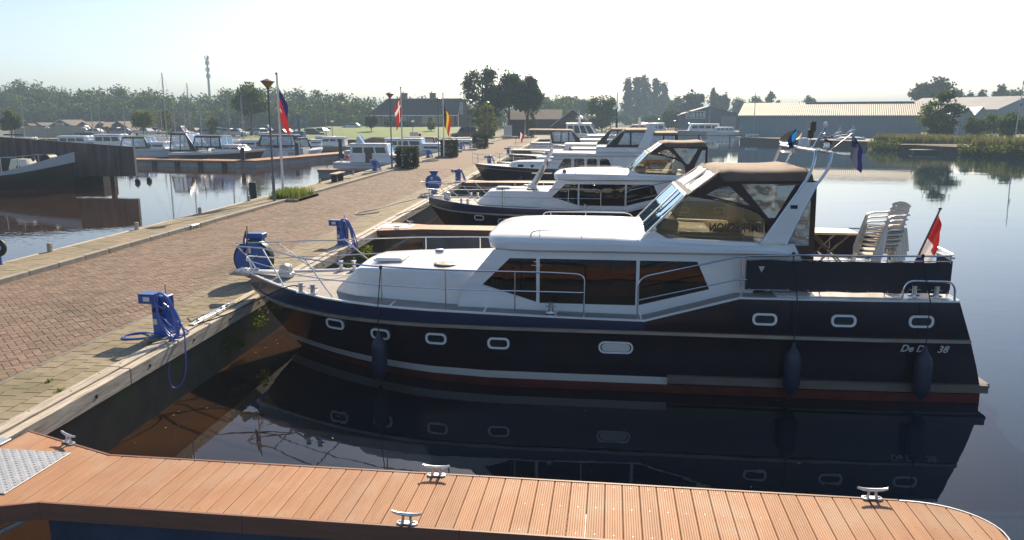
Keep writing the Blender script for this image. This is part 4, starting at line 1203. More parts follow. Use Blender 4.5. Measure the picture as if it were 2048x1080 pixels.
fender(w2(-4.9, -1.95, .95), w2(-4.9, -1.85, 1.95), 'dark fender hanging at the bow of the second cruiser')

# stack of plastic armchairs: every chair its own thing
def chair_mesh():
    T = empty('plastic_chair', (0, 0, 0))
    m = MB()
    # seat pan
    rr = []
    for k in range(7):
        x = lerp(.24, -.22, k / 6); z = .43 - .035 * (k / 6) + (.01 if k == 0 else 0)
        rr.append([(x, -.24 + .02 * (k / 6), z + .02), (x, -.12, z - .004), (x, 0, z - .012), (x, .12, z - .004), (x, .24 - .02 * (k / 6), z + .02)])
    low = [[(p[0], p[1], p[2] - .014) for p in reversed(r)] for r in rr]
    m.loft([a + b for a, b in zip(rr, low)], closed=True, cap0=True, cap1=True)
    m.build('seat', CHAIRPL, T, angle=60)
    m = MB()
    # backrest with three slots: five upright slats within a bowed frame
    for k in range(5):
        y = -.17 + .085 * k; hw_ = .032
        bow = .03 * (1 - (y / .2) ** 2)
        ring = []
        for (zz, xx) in ((.42, -.21), (.58, -.245), (.72, -.285), (.80, -.31)):
            ring.append([(xx - bow, y - hw_, zz), (xx - bow, y + hw_, zz), (xx - bow - .012, y + hw_, zz), (xx - bow - .012, y - hw_, zz)])
        m.loft(ring, closed=True, cap0=True, cap1=True)
    top = [[(-.31 - .03 * (1 - (y / .22) ** 2), y, .79), (-.31 - .03 * (1 - (y / .22) ** 2) - .01, y, .875 - .06 * (y / .22) ** 2), (-.325 - .03 * (1 - (y / .22) ** 2) - .012, y, .875 - .06 * (y / .22) ** 2), (-.325 - .03 * (1 - (y / .22) ** 2), y, .79)] for y in [-.22 + .44 * i / 8 for i in range(9)]]
    m.loft(top, closed=True, cap0=True, cap1=True)
    m.build('backrest', CHAIRPL, T, angle=60)
    for side in (-1, 1):
        m = MB(); y = side * .27
        path = [(.23, y - side * .02, .43), (.215, y, .55), (.17, y, .635), (.05, y, .655), (-.12, y, .65), (-.28, y - side * .03, .66)]
        rings = []
        for i, p in enumerate(path):
            hw_ = .035; dz = .012
            if i < 2: rings.append([(p[0] - .03, p[1] - hw_ * .5, p[2]), (p[0] + .02, p[1] - hw_ * .5, p[2]), (p[0] + .02, p[1] + hw_ * .5, p[2]), (p[0] - .03, p[1] + hw_ * .5, p[2])])
            else: rings.append([(p[0], p[1] - hw_, p[2] - dz), (p[0] + .01, p[1] - hw_, p[2] + dz), (p[0] + .01, p[1] + hw_, p[2] + dz), (p[0], p[1] + hw_, p[2] - dz)])
        m.loft(rings, closed=True, cap0=True, cap1=True); m.build('armrest', CHAIRPL, T, angle=60)
        for (x0, z0, x1) in ((.22, .44, .27), (-.20, .43, -.29)):
            m = MB(); m.loft([[(x1 - .02, y - .02, 0), (x1 + .025, y - .02, 0), (x1 + .025, y + .025 * side + .0, 0), (x1 - .02, y + .025 * side, 0)], [(x0 - .04, y - side * .05 - .02, z0), (x0 + .03, y - side * .05 - .02, z0), (x0 + .03, y - side * .03 + .025 * side, z0), (x0 - .04, y - side * .03 + .025 * side, z0)]], closed=True, cap0=True, cap1=True)
            m.build('leg', CHAIRPL, T)
    return T
ch0 = chair_mesh()
NCH = 7
cpos = w1(3.62, -.02, 1.67)
clab = ['bottom chair of the white plastic stack on the aft deck', 'second chair up in the white plastic stack', 'third chair up in the white plastic stack', 'middle chair of the white plastic stack',
        'third chair from the top of the white plastic stack', 'chair directly under the top one in the white stack', 'topmost chair of the white plastic stack on the aft deck']
for i in range(NCH):
    o = ch0 if i == 0 else copy_tree(ch0)
    o.location = cpos + Vector((.026 * i, .004 * i, .082 * i)); o.rotation_euler = (0, 0, PI + .40 + RND.uniform(-.015, .015)); o.scale = (.96, .96, .96)
    tag(o, clab[i], 'chair', 'plastic chairs stacked on the aft deck')
# folding table
T = empty('folding_table', w1(3.02, .75, 1.67), math.radians(-2), 'folding table with a beige top beside the chair stack', 'table')
m = MB(); m.box((0, 0, .70), (.92, .72, .035), ch=.012); m.build('tabletop', TABLETOP, T)
for sy in (-.28, .28):
    m = MB(); m.tube([(-.36, sy, 0), (.30, sy, .68)], .016, 6); m.tube([(.36, sy * .86, 0), (-.30, sy * .86, .68)], .016, 6); m.build('leg', WOODINT, T)
m = MB(); m.tube([(-.10, -.28, .27), (-.10, .28, .27)], .012, 6); m.tube([(.12, -.25, .27), (.12, .25, .27)], .012, 6); m.build('stretcher', WOODINT, T)
# ensign on a raked staff at the stern
def cloth_flag(name, loc, rz, drop, width, cols, label, cat='flag', seed=0, folds=5, fn=None, group=None):
    """limp cloth hanging along a pole; cols(u, v) gives the material slot"""
    r = random.Random(seed); nu, nv = 14, 18; ph = r.uniform(0, 6)
    mats, pick = cols
    vs = []; 
    for j in range(nv + 1):
        v = j / nv
        for i in range(nu + 1):
            u = i / nu
            out = width * u * (.08 + .44 * math.sin(min(1, v / .42) * PI / 2) * (1 - .30 * v) + .05 * math.sin(v * 7 + ph))
            y = .055 * math.sin(u * folds + ph + v * 2.2) * (.3 + v) * width
            z = -drop * (v * .62 + .38 * u * (.35 + .65 * v)) - .02 * math.sin(u * 7 + v * 4)
            vs.append((out, y, z))
    fs = []; ms = []
    for j in range(nv):
        for i in range(nu):
            a = j * (nu + 1) + i; fs.append((a, a + 1, a + nu + 2, a + nu + 1)); ms.append(pick((i + .5) / nu, (j + .5) / nv))
    m = MB(); m.v = vs; m.f = fs; m.m = ms
    if fn: m.v = [fn(p) for p in m.v]
    o = m.build(name, mats, None, angle=80)
    o.location = loc; o.rotation_euler = (0, 0, rz)
    return tag(o, label, cat, group)
def fabric(name, c):
    m = leaf_mat(name, c, tuple(min(1, x * 1.1) for x in c), .4, hue=.5, val=1.2)
    return m
F_RED = fabric('red_flag_cloth', (.27, .022, .026)); F_WHITE = fabric('white_flag_cloth', (.52, .50, .50)); F_BLUE = fabric('blue_flag_cloth', (.015, .018, .075))
F_YEL = fabric('yellow_flag_cloth', (.48, .34, .02)); F_BLK = fabric('black_flag_cloth', (.02, .02, .02)); F_GREY = fabric('grey_flag_cloth', (.06, .07, .11)); F_SKY = fabric('sky_blue_flag_cloth', (.02, .16, .42))
E_ = empty('ensign', w1(4.30, .1, 1.95), math.radians(-2), 'red white and blue ensign furled on a raked wooden staff', 'flag', 'flags on the boats and quay poles')
m = MB(); m.tube([(-.02, 0, -.28), (.40, .02, .92)], [.022, .016], 8); m.lathe([(.03, 0), (.03, .03), (0, .04)], (.40, .02, .92), 10); m.build('flagstaff', WOODINT, E_)
m = MB(); vs = []; nu, nv = 9, 14
for j in range(nv + 1):
    v = j / nv
    for i in range(nu + 1):
        u = i / nu; base = Vector((.385 - .36 * v, .02, .86 - 1.03 * v))
        vs.append(base + Vector((.02 + .22 * u * math.sin(min(1, v * 1.5 + .15) * 1.5) * (1 - .5 * v), .05 * math.sin(u * 8 + v * 3), -.34 * u * (1 - v * .5))))
m.v = [tuple(p) for p in vs]
for j in range(nv):
    for i in range(nu):
        a = j * (nu + 1) + i; m.f.append((a, a + 1, a + nu + 2, a + nu + 1)); m.m.append(0 if j < 6 + (i > 4) else (1 if j < 10 else 2))
m.build('flag_cloth', [F_RED, F_WHITE, F_BLUE], E_, angle=80)
# small flags on the arch and the bow
FG = 'flags on the boats and quay poles'
cloth_flag('pennant', w1(2.78, -1.02, 4.19), -.5, .64, .42, ([F_GREY, F_BLUE], lambda u, v: 1 if u > .62 else 0), 'small grey and navy flag hanging from the arch antenna rod', 'flag', 3, group=FG)
cloth_flag('pennant', w1(2.23, .30, 4.28), PI, .40, .30, ([F_SKY, F_BLUE], lambda u, v: 0 if u < .55 else 1), 'small bright blue flag hanging beside the dish antenna', 'flag', 5, group=FG)
cloth_flag('pennant', w1(-8.02, .02, 2.34), PI * .93, .58, .20, ([F_BLUE, F_WHITE], lambda u, v: 1 if .45 < v < .6 and .3 < u < .6 else 0), 'small navy pennant furled on the nearest bow staff', 'flag', 8, group=FG)
st = MB(); st.tube([(0, 0, 0), (.02, 0, .85)], .010, 6); st.lathe([(.018, 0), (0, .03)], (.02, 0, .85), 8)
o = st.build('bow_flagstaff', WOODINT, boat1); o.location = (-8.02, .02, 1.52)
cloth_flag('pennant', w2(-8.0, .02, 2.30), PI * .9, .55, .20, ([F_BLUE, F_SKY], lambda u, v: 0), 'small navy pennant furled on the second bow staff', 'flag', 9, group=FG)
# red boat hook end cap on the far roof rail
m = MB(); m.lathe([(0, 0), (.05, .02), (.06, .10), (.03, .15), (0, .16)], (0, 0, 0), 12, axis=(1, 0, .4)); o = m.build('red_float', REDPLASTIC, None); o.location = w1(-.42, .95, 2.53)
tag(o, 'small red float lashed at the foot of the helm screen', 'float')
# ------------------------------------------------------------------ helpers for plants
def leaf_object(name, blobs, n, size, m, parent=None, seed=0, shell=0.55, soft=0.0, up=0.35, **props):
    """n leaf-clump quads spread through ellipsoid blobs (x, y, z, rx, ry, rz)"""
    r = np.random.default_rng(seed)
    B = np.array(blobs, float)
    wgt = (B[:, 3] * B[:, 4] * B[:, 5]) ** (2 / 3); wgt /= wgt.sum()
    idx = r.choice(len(B), n, p=wgt)
    d = r.normal(size=(n, 3)); d /= np.linalg.norm(d, axis=1)[:, None]
    rad = shell + (1.06 - shell) * r.random(n) ** .6
    c = B[idx, :3] + d * B[idx, 3:] * rad[:, None] + r.normal(size=(n, 3)) * B[idx, 3:] * soft
    nrm = d * .8 + r.normal(size=(n, 3)) * .7 + np.array([0, 0, up]); nrm /= np.linalg.norm(nrm, axis=1)[:, None]
    ref = r.normal(size=(n, 3)); t = np.cross(nrm, ref); t /= np.linalg.norm(t, axis=1)[:, None]
    b = np.cross(nrm, t)
    s = size * (.55 + .9 * r.random(n))[:, None]
    asp = (.5 + .35 * r.random(n))[:, None]
    P = np.stack([c - t * s, c - b * s * asp + nrm * s * .12, c + t * s, c + b * s * asp + nrm * s * .12], 1).reshape(-1, 3)
    me = bpy.data.meshes.new(name)
    me.vertices.add(len(P)); me.vertices.foreach_set('co', P.astype(np.float32).ravel())
    me.loops.add(n * 4); me.loops.foreach_set('vertex_index', np.arange(n * 4, dtype=np.int32))
    me.polygons.add(n); me.polygons.foreach_set('loop_start', np.arange(0, n * 4, 4, dtype=np.int32))
    me.update(calc_edges=True)
    me.materials.append(m)
    o = bpy.data.objects.new(name, me); COL.objects.link(o)
    if parent: o.parent = parent
    for k, v in props.items(): o[k] = v
    return o
def blade_object(name, pts, m, parent=None, h=(.4, .8), w=.02, lean=.25, seed=0, **props):
    """upright grass or reed blades standing at pts"""
    r = random.Random(seed); mb = MB()
    for (x, y, z) in pts:
        a = r.uniform(0, 2 * PI); hh = r.uniform(*h); l = r.uniform(0, lean) * hh; dx, dy = math.cos(a), math.sin(a); b = r.uniform(0, PI)
        wx, wy = math.cos(b) * w, math.sin(b) * w
        mb.add([(x - wx, y - wy, z), (x + wx, y + wy, z), (x + wx * .8 + dx * l * .4, y + wy * .8 + dy * l * .4, z + hh * .6), (x - wx * .8 + dx * l * .4, y - wy * .8 + dy * l * .4, z + hh * .6), (x + dx * l, y + dy * l, z + hh)], [(0, 1, 2, 3), (3, 2, 4)])
    me = bpy.data.meshes.new(name); me.from_pydata(mb.v, [], mb.f); me.materials.append(m)
    o = bpy.data.objects.new(name, me); COL.objects.link(o)
    if parent: o.parent = parent
    for k, v in props.items(): o[k] = v
    return o
def spline(pts, n=8, closed=False):
    """Catmull-Rom through the points"""
    P = [Vector(p) for p in pts]; out = []
    N = len(P)
    for i in range(N - 1 if not closed else N):
        p0 = P[i - 1] if (i > 0 or closed) else P[0]; p1 = P[i]; p2 = P[(i + 1) % N]; p3 = P[(i + 2) % N] if (i + 2 < N or closed) else P[-1]
        for k in range(n):
            t = k / n
            out.append(.5 * ((2 * p1) + (p2 - p0) * t + (2 * p0 - 5 * p1 + 4 * p2 - p3) * t * t + (3 * p1 - p0 - 3 * p2 + p3) * t ** 3))
    if not closed: out.append(P[-1])
    return out
LEAF_A = leaf_mat('leaf_green', (.032, .064, .012), (.085, .14, .024), .42)
LEAF_B = leaf_mat('leaf_dark_green', (.022, .044, .014), (.058, .096, .026), .38)
LEAF_C = leaf_mat('leaf_yellow_green', (.060, .085, .012), (.135, .15, .022), .4)
LEAF_HEDGE = leaf_mat('hedge_leaf', (.030, .042, .014), (.085, .095, .035), .25)
LEAF_WEED = leaf_mat('weed_leaf', (.07, .12, .015), (.14, .20, .03), .4)
GRASSB = leaf_mat('grass_blade', (.08, .13, .02), (.16, .22, .05), .4)
REED = leaf_mat('reed_blade', (.075, .10, .025), (.17, .165, .06), .35)
LEAF_WOOD = leaf_mat('woodland_leaf', (.020, .048, .012), (.082, .135, .022), .42)
BARK = mat('bark', (.065, .05, .038), .9, col2=(.04, .032, .026), scale=4, stretch=(2, 2, .4), bump=.5, bscale=6)

# ------------------------------------------------------------------ blue service posts with hoses
def service_post(loc, label, hoses=1):
    S = empty('service_post', loc, math.radians(-4), label, 'service post', 'blue water and power posts on the quay')
    m = MB(); m.box((0, 0, .33), (.26, .24, .66), ch=.015); m.box((0, 0, .012), (.32, .30, .024), ch=.004); m.build('post_body', BLUEPAINT, S)
    m = MB(); m.box((-.20, .0, .60), (.30, .24, .15), ch=.012); m.box((-.20, 0, .679), (.31, .25, .012), ch=.003); m.build('meter_box', BLUEPAINT, S)
    m = MB(); m.lathe([(.011, .66), (.011, .84), (.0, .845)], (.07, 0, 0), 8); m.build('aerial_rod', GALV, S)
    m = MB()
    for k, c in enumerate((-.06, .02)): m.lathe([(0, 0), (.03, 0), (.034, .03), (.028, .05), (0, .05)], (c, -.121, .44 - .02 * k), 10, axis=(0, -1, 0))
    m.build('socket', BLACK, S)
    m = MB(); m.box((.02, -.128, .40), (.045, .02, .10), ch=.006); m.build('switch', REDPLASTIC, S)
    m = MB(); m.box((-.20, -.122, .605), (.11, .004, .07)); m.box((-.08, -.122, .24), (.07, .004, .09)); m.build('sticker', CREAM, S, smooth=False)
    if hoses:
        r = random.Random(int(loc[1] * 10)); m = MB()
        for k in range(7):
            q = .05 + .022 * k; x0 = .10 + r.uniform(-.04, .05); y0 = -.13 - .016 * (k % 4); low = r.uniform(-.02, .20) if hoses > 1 else r.uniform(-.16, .12)
            m.tube(spline([(x0 - .08, y0, .58), (x0 - .05, y0 - .01, .70), (x0 + .05, y0 - .02, .72), (x0 + .10 + q * .4, y0 - .02, .56), (x0 + .16 + q * .8, y0 - .05, .30), (x0 + .20 + q, y0 - .07, low + .08), (x0 + .12 + q * .6, y0 - .07, low), (x0 + .0 + q * .2, y0 - .04, low + .14), (x0 - .07, y0 - .01, .38)], 5, closed=True), .0125, 6, closed=True)
        m.build('coiled_hose', HOSEBLUE, S)
        if hoses > 1:
            m = MB()
            m.tube(spline([(-.02, -.16, .70), (.14, -.18, .72), (.24, -.2, .62), (.16, -.22, .50), (.02, -.2, .56), (-.02, -.17, .66)], 6), .0125, 6)
            m.tube(spline([(.12, -.16, .56), (.30, -.16, .40), (.44, -.18, .12), (.52, -.30, -.12), (.56, -.40, -.45), (.50, -.46, -.66), (.40, -.52, -.70), (.34, -.52, -.55), (.33, -.44, -.2), (.30, -.30, .03), (.20, -.16, .04), (.05, -.16, .05)], 6), .0125, 6)
            m.tube(spline([(.18, .05, .40), (.24, .05, .25), (.22, .10, .12), (.34, .12, .02), (.30, -.05, .015), (.15, -.14, .02)], 5), .0125, 6)
            for q in (0, .03): m.tube(spline([(-.10, -.14, .05), (-.36, -.02 + q, .02), (-.52, -.10 + q, .016), (-.56, -.26 - q, .016), (-.40, -.36 - q, .016), (-.12, -.26, .02), (.0, -.18, .04)], 6), .0125, 6)
            m.build('loose_hose', HOSEBLUE, S)
    return S
service_post((-6.60, 11.70, QZ), 'blue service post draped with blue hoses, nearest the camera', 2)
service_post((-6.42, 20.9, QZ), 'blue service post with coiled hose opposite the second jetty', 1)
service_post((-6.42, 42.2, QZ), 'blue service post near the third boat bow', 1)
for (x, y, l) in ((-12.95, 49.6, 'blue service post in front of the first clipped bush, left side'), (-12.6, 66.0, 'blue service post left of the second clipped bush'), (-12.4, 84.0, 'blue service post left of the last clipped bush'), (-12.3, 98, 'blue service post beyond the last clipped bush'), (-6.42, 57.5, 'blue service post at the bow of the fourth boat'), (-6.42, 73.5, 'blue service post farthest along the right quay edge')):
    service_post((x, y, QZ + (.09 if x < -10 else 0)), l, 1)
def hose_reel(loc, label, green):
    S = empty('hose_reel', loc, 0, label, 'hose reel', 'hose reels on the quay edge')
    m = MB(); m.box((0, .02, .45), (.26, .22, .9), ch=.015); m.box((0, .0, .95), (.36, .26, .12), ch=.015); m.build('reel_stand', BLUEPAINT, S)
    m = MB(); m.lathe([(0, -.01), (.36, -.01), (.37, 0), (.37, .012), (.10, .02), (.10, .20), (.37, .21), (.37, .225), (0, .23)], (0, -.10, .48), 28, axis=(0, -1, 0)); m.build('reel_drum', BLUEPAINT, S)
    m = MB(); m.box((-.05, -.338, .68), (.09, .008, .12)); m.build('reel_notice', CREAM, S)
    m = MB()
    mm = HOSEGREEN if green else HOSEBLUE
    for k in range(5):
        for l in range(2 if green else 1):
            m.tube([(math.cos(a) * (.30 + .035 * l + (.07 if green else 0)), -.14 - .036 * k, .48 + math.sin(a) * (.30 + .035 * l + (.07 if green else 0))) for a in [2 * PI * q / 24 for q in range(24)]], .017, 6, closed=True)
    if green: m.tube(spline([(.38, -.18, .35), (.44, -.2, .15), (.50, -.1, .02), (.9, .2, .02)], 6), .016, 6)
    m.build('wound_hose', mm, S)
    m = MB(); m.tube([(0, -.34, .48), (.16, -.36, .60)], .012, 6); m.tube([(.16, -.36, .60), (.16, -.44, .60)], .016, 6); m.build('crank_handle', STEEL, S)
    return S
hose_reel((-6.86, 16.15, QZ), 'blue hose reel wound with dark green hose behind the nearest bow', True)
hose_reel((-6.66, 36.3, QZ), 'blue hose reel behind the bow of the second cruiser', False)

# ------------------------------------------------------------------ street lamps
LAMPSHADE = leaf_mat('amber_lamp_shade', (.62, .42, .16), (.66, .46, .19), .65, hue=.5, val=1.1)
LAMPGREY = mat('lamp_post_grey', (.16, .165, .17), .5, metal=.4)
def street_lamp(loc, label, h=4.85):
    S = empty('street_lamp', loc, 0, label, 'street lamp', 'street lamps along the quay')
    m = MB(); m.tube([(0, 0, 0), (0, 0, 1.0)], .062, 12); m.tube([(0, 0, 1.0), (0, 0, h - .36)], .042, 12, r1=.034); m.lathe([(.062, .99), (.044, 1.06)], (0, 0, 0), 12); m.build('pole', LAMPGREY, S)
    m = MB(); m.lathe([(.05, h - .38), (.075, h - .34), (.06, h - .32)], (0, 0, 0), 16); m.lathe([(.275, h - .10), (.285, h - .075), (.19, h - .03), (.07, h + .005), (.05, h + .02), (0, h + .022)], (0, 0, 0), 24); m.build('lamp_cap', LAMPGREY, S)
    m = MB(); m.lathe([(.065, h - .325), (.26, h - .10)], (0, 0, 0), 24); m.build('lamp_shade', LAMPSHADE, S)
    m = MB(); m.lathe([(.04, h - .33), (.05, h - .16), (0, h - .14)], (0, 0, 0), 12); m.build('lamp_bulb', CREAM, S)
    return S
for (x, y, h, l) in ((-12.32, 31.0, 4.85, 'street lamp with amber shade, nearest, beside the grass patch'), (-12.15, 51.0, 4.95, 'street lamp beside the red and white flag'), (-11.75, 66.5, 5.0, 'street lamp beside the black, yellow and red flag'),
                     (-11.75, 86.5, 5.3, 'street lamp by the farthest clipped bush'), (-11.8, 104, 5.4, 'farthest street lamp on the quay, beyond the last bush')):
    street_lamp((x, y, QZ + .09), l, h)

# ------------------------------------------------------------------ flagpoles and limp flags
def flagpole(loc, label, h):
    S = empty('flagpole', loc, 0, label, 'flagpole', 'white flagpoles along the quay')
    m = MB(); m.tube([(0, 0, 0), (0, 0, h)], .055, 12, r1=.032); m.build('pole', WHITE, S)
    m = MB(); m.lathe([(.0, 0), (.06, .03), (.065, .07), (.03, .11), (0, .15)], (0, 0, h - .02), 12); m.build('finial', YELLOWPAINT, S)
    m = MB(); m.tube([(.06, 0, 1.0), (.065, .01, h * .5), (.04, 0, h - .05)], .006, 5); m.build('halyard', ROPEWHITE, S)
    return S
flagpole((-12.78, 33.2, QZ + .09), 'white flagpole carrying the blue and red flag', 5.15)
flagpole((-11.95, 53.3, QZ + .09), 'white flagpole carrying the red flag with white cross', 5.3)
flagpole((-11.55, 67.9, QZ + .09), 'white flagpole carrying the black, yellow and red flag', 5.35)
cloth_flag('flag', (-12.73, 33.2, QZ + 4.75), -.1, 2.15, .85, ([F_BLUE, F_RED, F_WHITE], lambda u, v: 0 if v < .42 + .25 * (u - .3) else (2 if (.66 < v < .74 and u < .3) else 1)), 'limp blue and red flag hanging beside the nearest street lamp', 'flag', 1, group=FG)
cloth_flag('flag', (-11.93, 53.3, QZ + 5.1), PI * .98, 2.6, 1.0, ([F_RED, F_WHITE], lambda u, v: 1 if (.42 < v < .54 or (.28 < u < .42 and v > .22)) else 0), 'limp red flag with a white cross beside the second lamp', 'flag', 2, group=FG)
cloth_flag('flag', (-11.5, 67.9, QZ + 4.6), -.1, 2.9, 1.35, ([F_BLK, F_YEL, F_RED], lambda u, v: 0 if u < .33 else (1 if u < .66 else 2)), 'limp black, yellow and red flag beside the third lamp', 'flag', 6, group=FG)

# ------------------------------------------------------------------ clipped bushes
for (x, y, l, sc, sd) in ((-11.75, 53.9, 'square clipped bush under the red and white flag', 1.0, 1), (-11.3, 69.3, 'square clipped bush under the black, yellow and red flag', 1.02, 2), (-11.0, 89.5, 'farthest square clipped bush on the quay', 1.15, 3)):
    S = empty('clipped_bush', (x, y, QZ), .1 * sd, l, 'bush', 'square clipped bushes along the quay')
    m = MB(); m.tube([(0, 0, 0), (.03, 0, .5), (.0, .02, 1.1)], .05, 7, r1=.02)
    for k in range(6): m.tube([(0, 0, .15 + .1 * k), (.5 * math.cos(k * 1.9), .5 * math.sin(k * 1.9), .55 + .12 * k)], .018, 5, r1=.008)
    m.build('trunk', BARK, S)
    bl = []
    rr = random.Random(sd)
    for i in range(5):
        for j in range(5):
            for k in range(5):
                if 0 < i < 4 and 0 < j < 4 and 0 < k < 4: continue
                bl.append(((-.58 + .29 * i) * sc, (-.58 + .29 * j) * sc, (.20 + .28 * k) * sc, .22 * sc, .22 * sc, rr.uniform(.17, .24) * sc))
    leaf_object('crown', bl, 5200, .055, LEAF_HEDGE, S, seed=sd, shell=.25)
# ------------------------------------------------------------------ grass patch with kerb round the flagpole
S = empty('planting_patch', (-12.2, 32.9, QZ), 0, 'small kerbed patch of grass at the foot of the nearest flagpole', 'planting bed')
for (cx, cy, sx, sy) in ((.55, -1.35, .10, .1), ):
    pass
m = MB(); m.box((.62, 0, .05), (.10, 2.7, .12), ch=.01); m.box((.22, -1.32, .05), (.72, .10, .12), ch=.01); m.box((.22, 1.32, .05), (.72, .10, .12), ch=.01); m.build('patch_kerb', KERB, S)
m = MB(); m.box((.02, 0, .06), (1.3, 2.55, .10)); m.build('patch_soil', SAND, S)
r = random.Random(4); pts = []
for k in range(1900):
    x, y = r.gauss(-.25, .25), r.gauss(-.2, .48)
    if -.8 < x < .55 and -1.25 < y < 1.25: pts.append((x, y, .10))
for k in range(700): pts.append((r.uniform(-.55, .55), r.uniform(-1.2, 1.2), .10))
blade_object('grass', pts, GRASSB, S, (.10, .42), .012, .5, 3, kind='stuff')
# ------------------------------------------------------------------ bench
S = empty('bench', (-12.72, 40.9, QZ + .10), 0, 'plain backless bench of one thick board facing the left basin', 'bench')
m = MB(); m.box((-.09, 0, .44), (.17, 1.75, .06), ch=.01); m.build('seat', TIMBER, S); m = MB(); m.box((.10, 0, .44), (.17, 1.75, .06), ch=.01); m.build('seat', TIMBER, S)
for yy in (-.55, .55):
    m = MB(); m.box((0, yy, .205), (.30, .12, .41), ch=.01); m.build('leg', BLACK, S)
# ------------------------------------------------------------------ blue bollard with a tyre
S = empty('tyre_post', (-13.22, 16.75, QZ + .10), 0, 'short blue post carrying a black tyre at the left edge of the quay', 'mooring post')
m = MB(); m.tube([(-.12, 0, 0), (-.12, 0, .55)], .085, 14); m.lathe([(.10, 0), (.10, .02), (0, .021)], (-.12, 0, 0), 14); m.build('post', BLUEPAINT, S)
m = MB(); m.tube([(.0 + .155 * math.cos(a), -.11, .42 + .155 * math.sin(a)) for a in [2 * PI * k / 24 for k in range(24)]], .062, 10, closed=True); m.build('tyre', BLACK, S)
m = MB(); m.lathe([(0, -.02), (.045, -.02), (.05, .02), (0, .03)], (0, -.13, .42), 12, axis=(0, -1, 0)); m.build('hub', GALV, S)
# ------------------------------------------------------------------ ropes and hoses lying about
m = MB(); m.tube(spline([(-7.25, 28.2, QZ + .03), (-7.75, 27.4, QZ + .02), (-8.0, 27.9, QZ + .02), (-7.6, 29.2, QZ + .02), (-7.3, 31.2, QZ + .02), (-7.0, 32.4, QZ + .02), (-6.75, 34, QZ + .02), (-6.6, 36, QZ + .05)], 8), .024, 8)
tag(m.build('garden_hose', ROPEWHITE), 'pale hose lying in a bend on the paving before the second bow', 'hose')
m = MB(); m.tube(spline([(-6.5, 11.95, QZ + .05), (-6.43, 12.6, QZ + .03), (-6.36, 13.3, QZ + .03), (-6.0, 13.95, 1.22), (w1(-7.6, -.25, 1.47))], 6), .008, 6)
tag(m.build('mooring_rope', ROPEYELLOW), 'thin yellow rope from the nearest bow down to the quay', 'rope', 'ropes at the quay edge')
m = MB(); m.tube(spline([w1(-6.52, -1.1, 1.48), w1(-6.9, -.96, 1.40), (-6.0, 12.7, 1.10), (-6.35, 12.35, QZ + .02), (-6.4, 12.2, QZ + .03)], 6), .011, 6)
tag(m.build('mooring_rope', ROPEBLACK), 'dark mooring line from the near bow bollards to the timber edge', 'rope', 'ropes at the quay edge')
m = MB(); m.tube(spline([w2(-7.0, -.9, 1.45), (-6.1, 27.6, 1.1), (-6.4, 27.2, QZ + .03)], 6), .012, 6)
tag(m.build('mooring_rope', ROPEBLACK), 'dark mooring line from the second bow to the timber edge', 'rope', 'ropes at the quay edge')
# white cast plates and rail offcuts bolted on the timber below the nearest bow
m = MB(); m.box((-6.42, 13.0, QZ + .03), (.11, 1.6, .02), ch=.004); m.box((-6.40, 12.55, QZ + .05), (.05, .3, .05), ch=.01); m.box((-6.40, 13.45, QZ + .05), (.05, .3, .05), ch=.01)
tag(m.build('mooring_rail', ALU), 'pale metal mooring rail bolted on the timber below the nearest bow', 'mooring rail')
# weeds growing out of the quay wall
def weed(loc, s, n, seed, label):
    S = empty('wall_weed', loc, 0, label, 'weed', 'weeds growing on the quay wall')
    r = random.Random(seed); m = MB(); bl = []
    for k in range(7):
        a = r.uniform(-1.2, 1.2); p = Vector((.03, 0, 0)); tip = Vector((r.uniform(.05, .22), r.uniform(-.4, .4), r.uniform(.05, .35))) * s
        m.tube([p, p + tip * .5 + Vector((.03, 0, 0)), p + tip], .004, 5); bl.append((*(p + tip * .85), .11 * s, .14 * s, .12 * s))
    m.build('stem', LEAF_WEED, S); leaf_object('leaf_spray', bl, n, .026, LEAF_WEED, S, seed=seed, shell=.1)
weed((-6.25, 13.05, .30), 1.0, 150, 1, 'weed on the dark quay wall just below the nearest service post')
weed((-6.25, 14.2, .42), 1.1, 120, 2, 'dark weed on the quay wall under the nearest bow')
weed((-6.25, 21.9, .36), 1.4, 260, 3, 'bright weed on the quay wall behind the near foredeck')
weed((-6.25, 20.3, .30), 1.1, 160, 4, 'low weed on the quay wall behind the near bow rail')
m = MB()
for (x, y) in ((-6.66, 10.55), (-7.05, 8.9), (-6.95, 10.9), (-6.57, 8.9)):
    pass
r = random.Random(9); pts = []
for (cx, cy, n, s) in ((-6.95, 9.35, 26, .035), (-6.56, 11.2, 70, .08), (-6.57, 9.0, 40, .07), (-6.62, 11.85, 60, .07), (-11.98, 24, 60, .25), (-11.98, 19, 50, .3), (-11.97, 28, 40, .3)):
    for k in range(n): pts.append((r.gauss(cx, s * .35 if cx > -8 else .02), r.gauss(cy, s), QZ - .004))
blade_object('joint_weeds', pts, GRASSB, None, (.015, .06), .006, .8, 5, kind='stuff', label='small tufts of green weed in the paving joints', category='weeds')
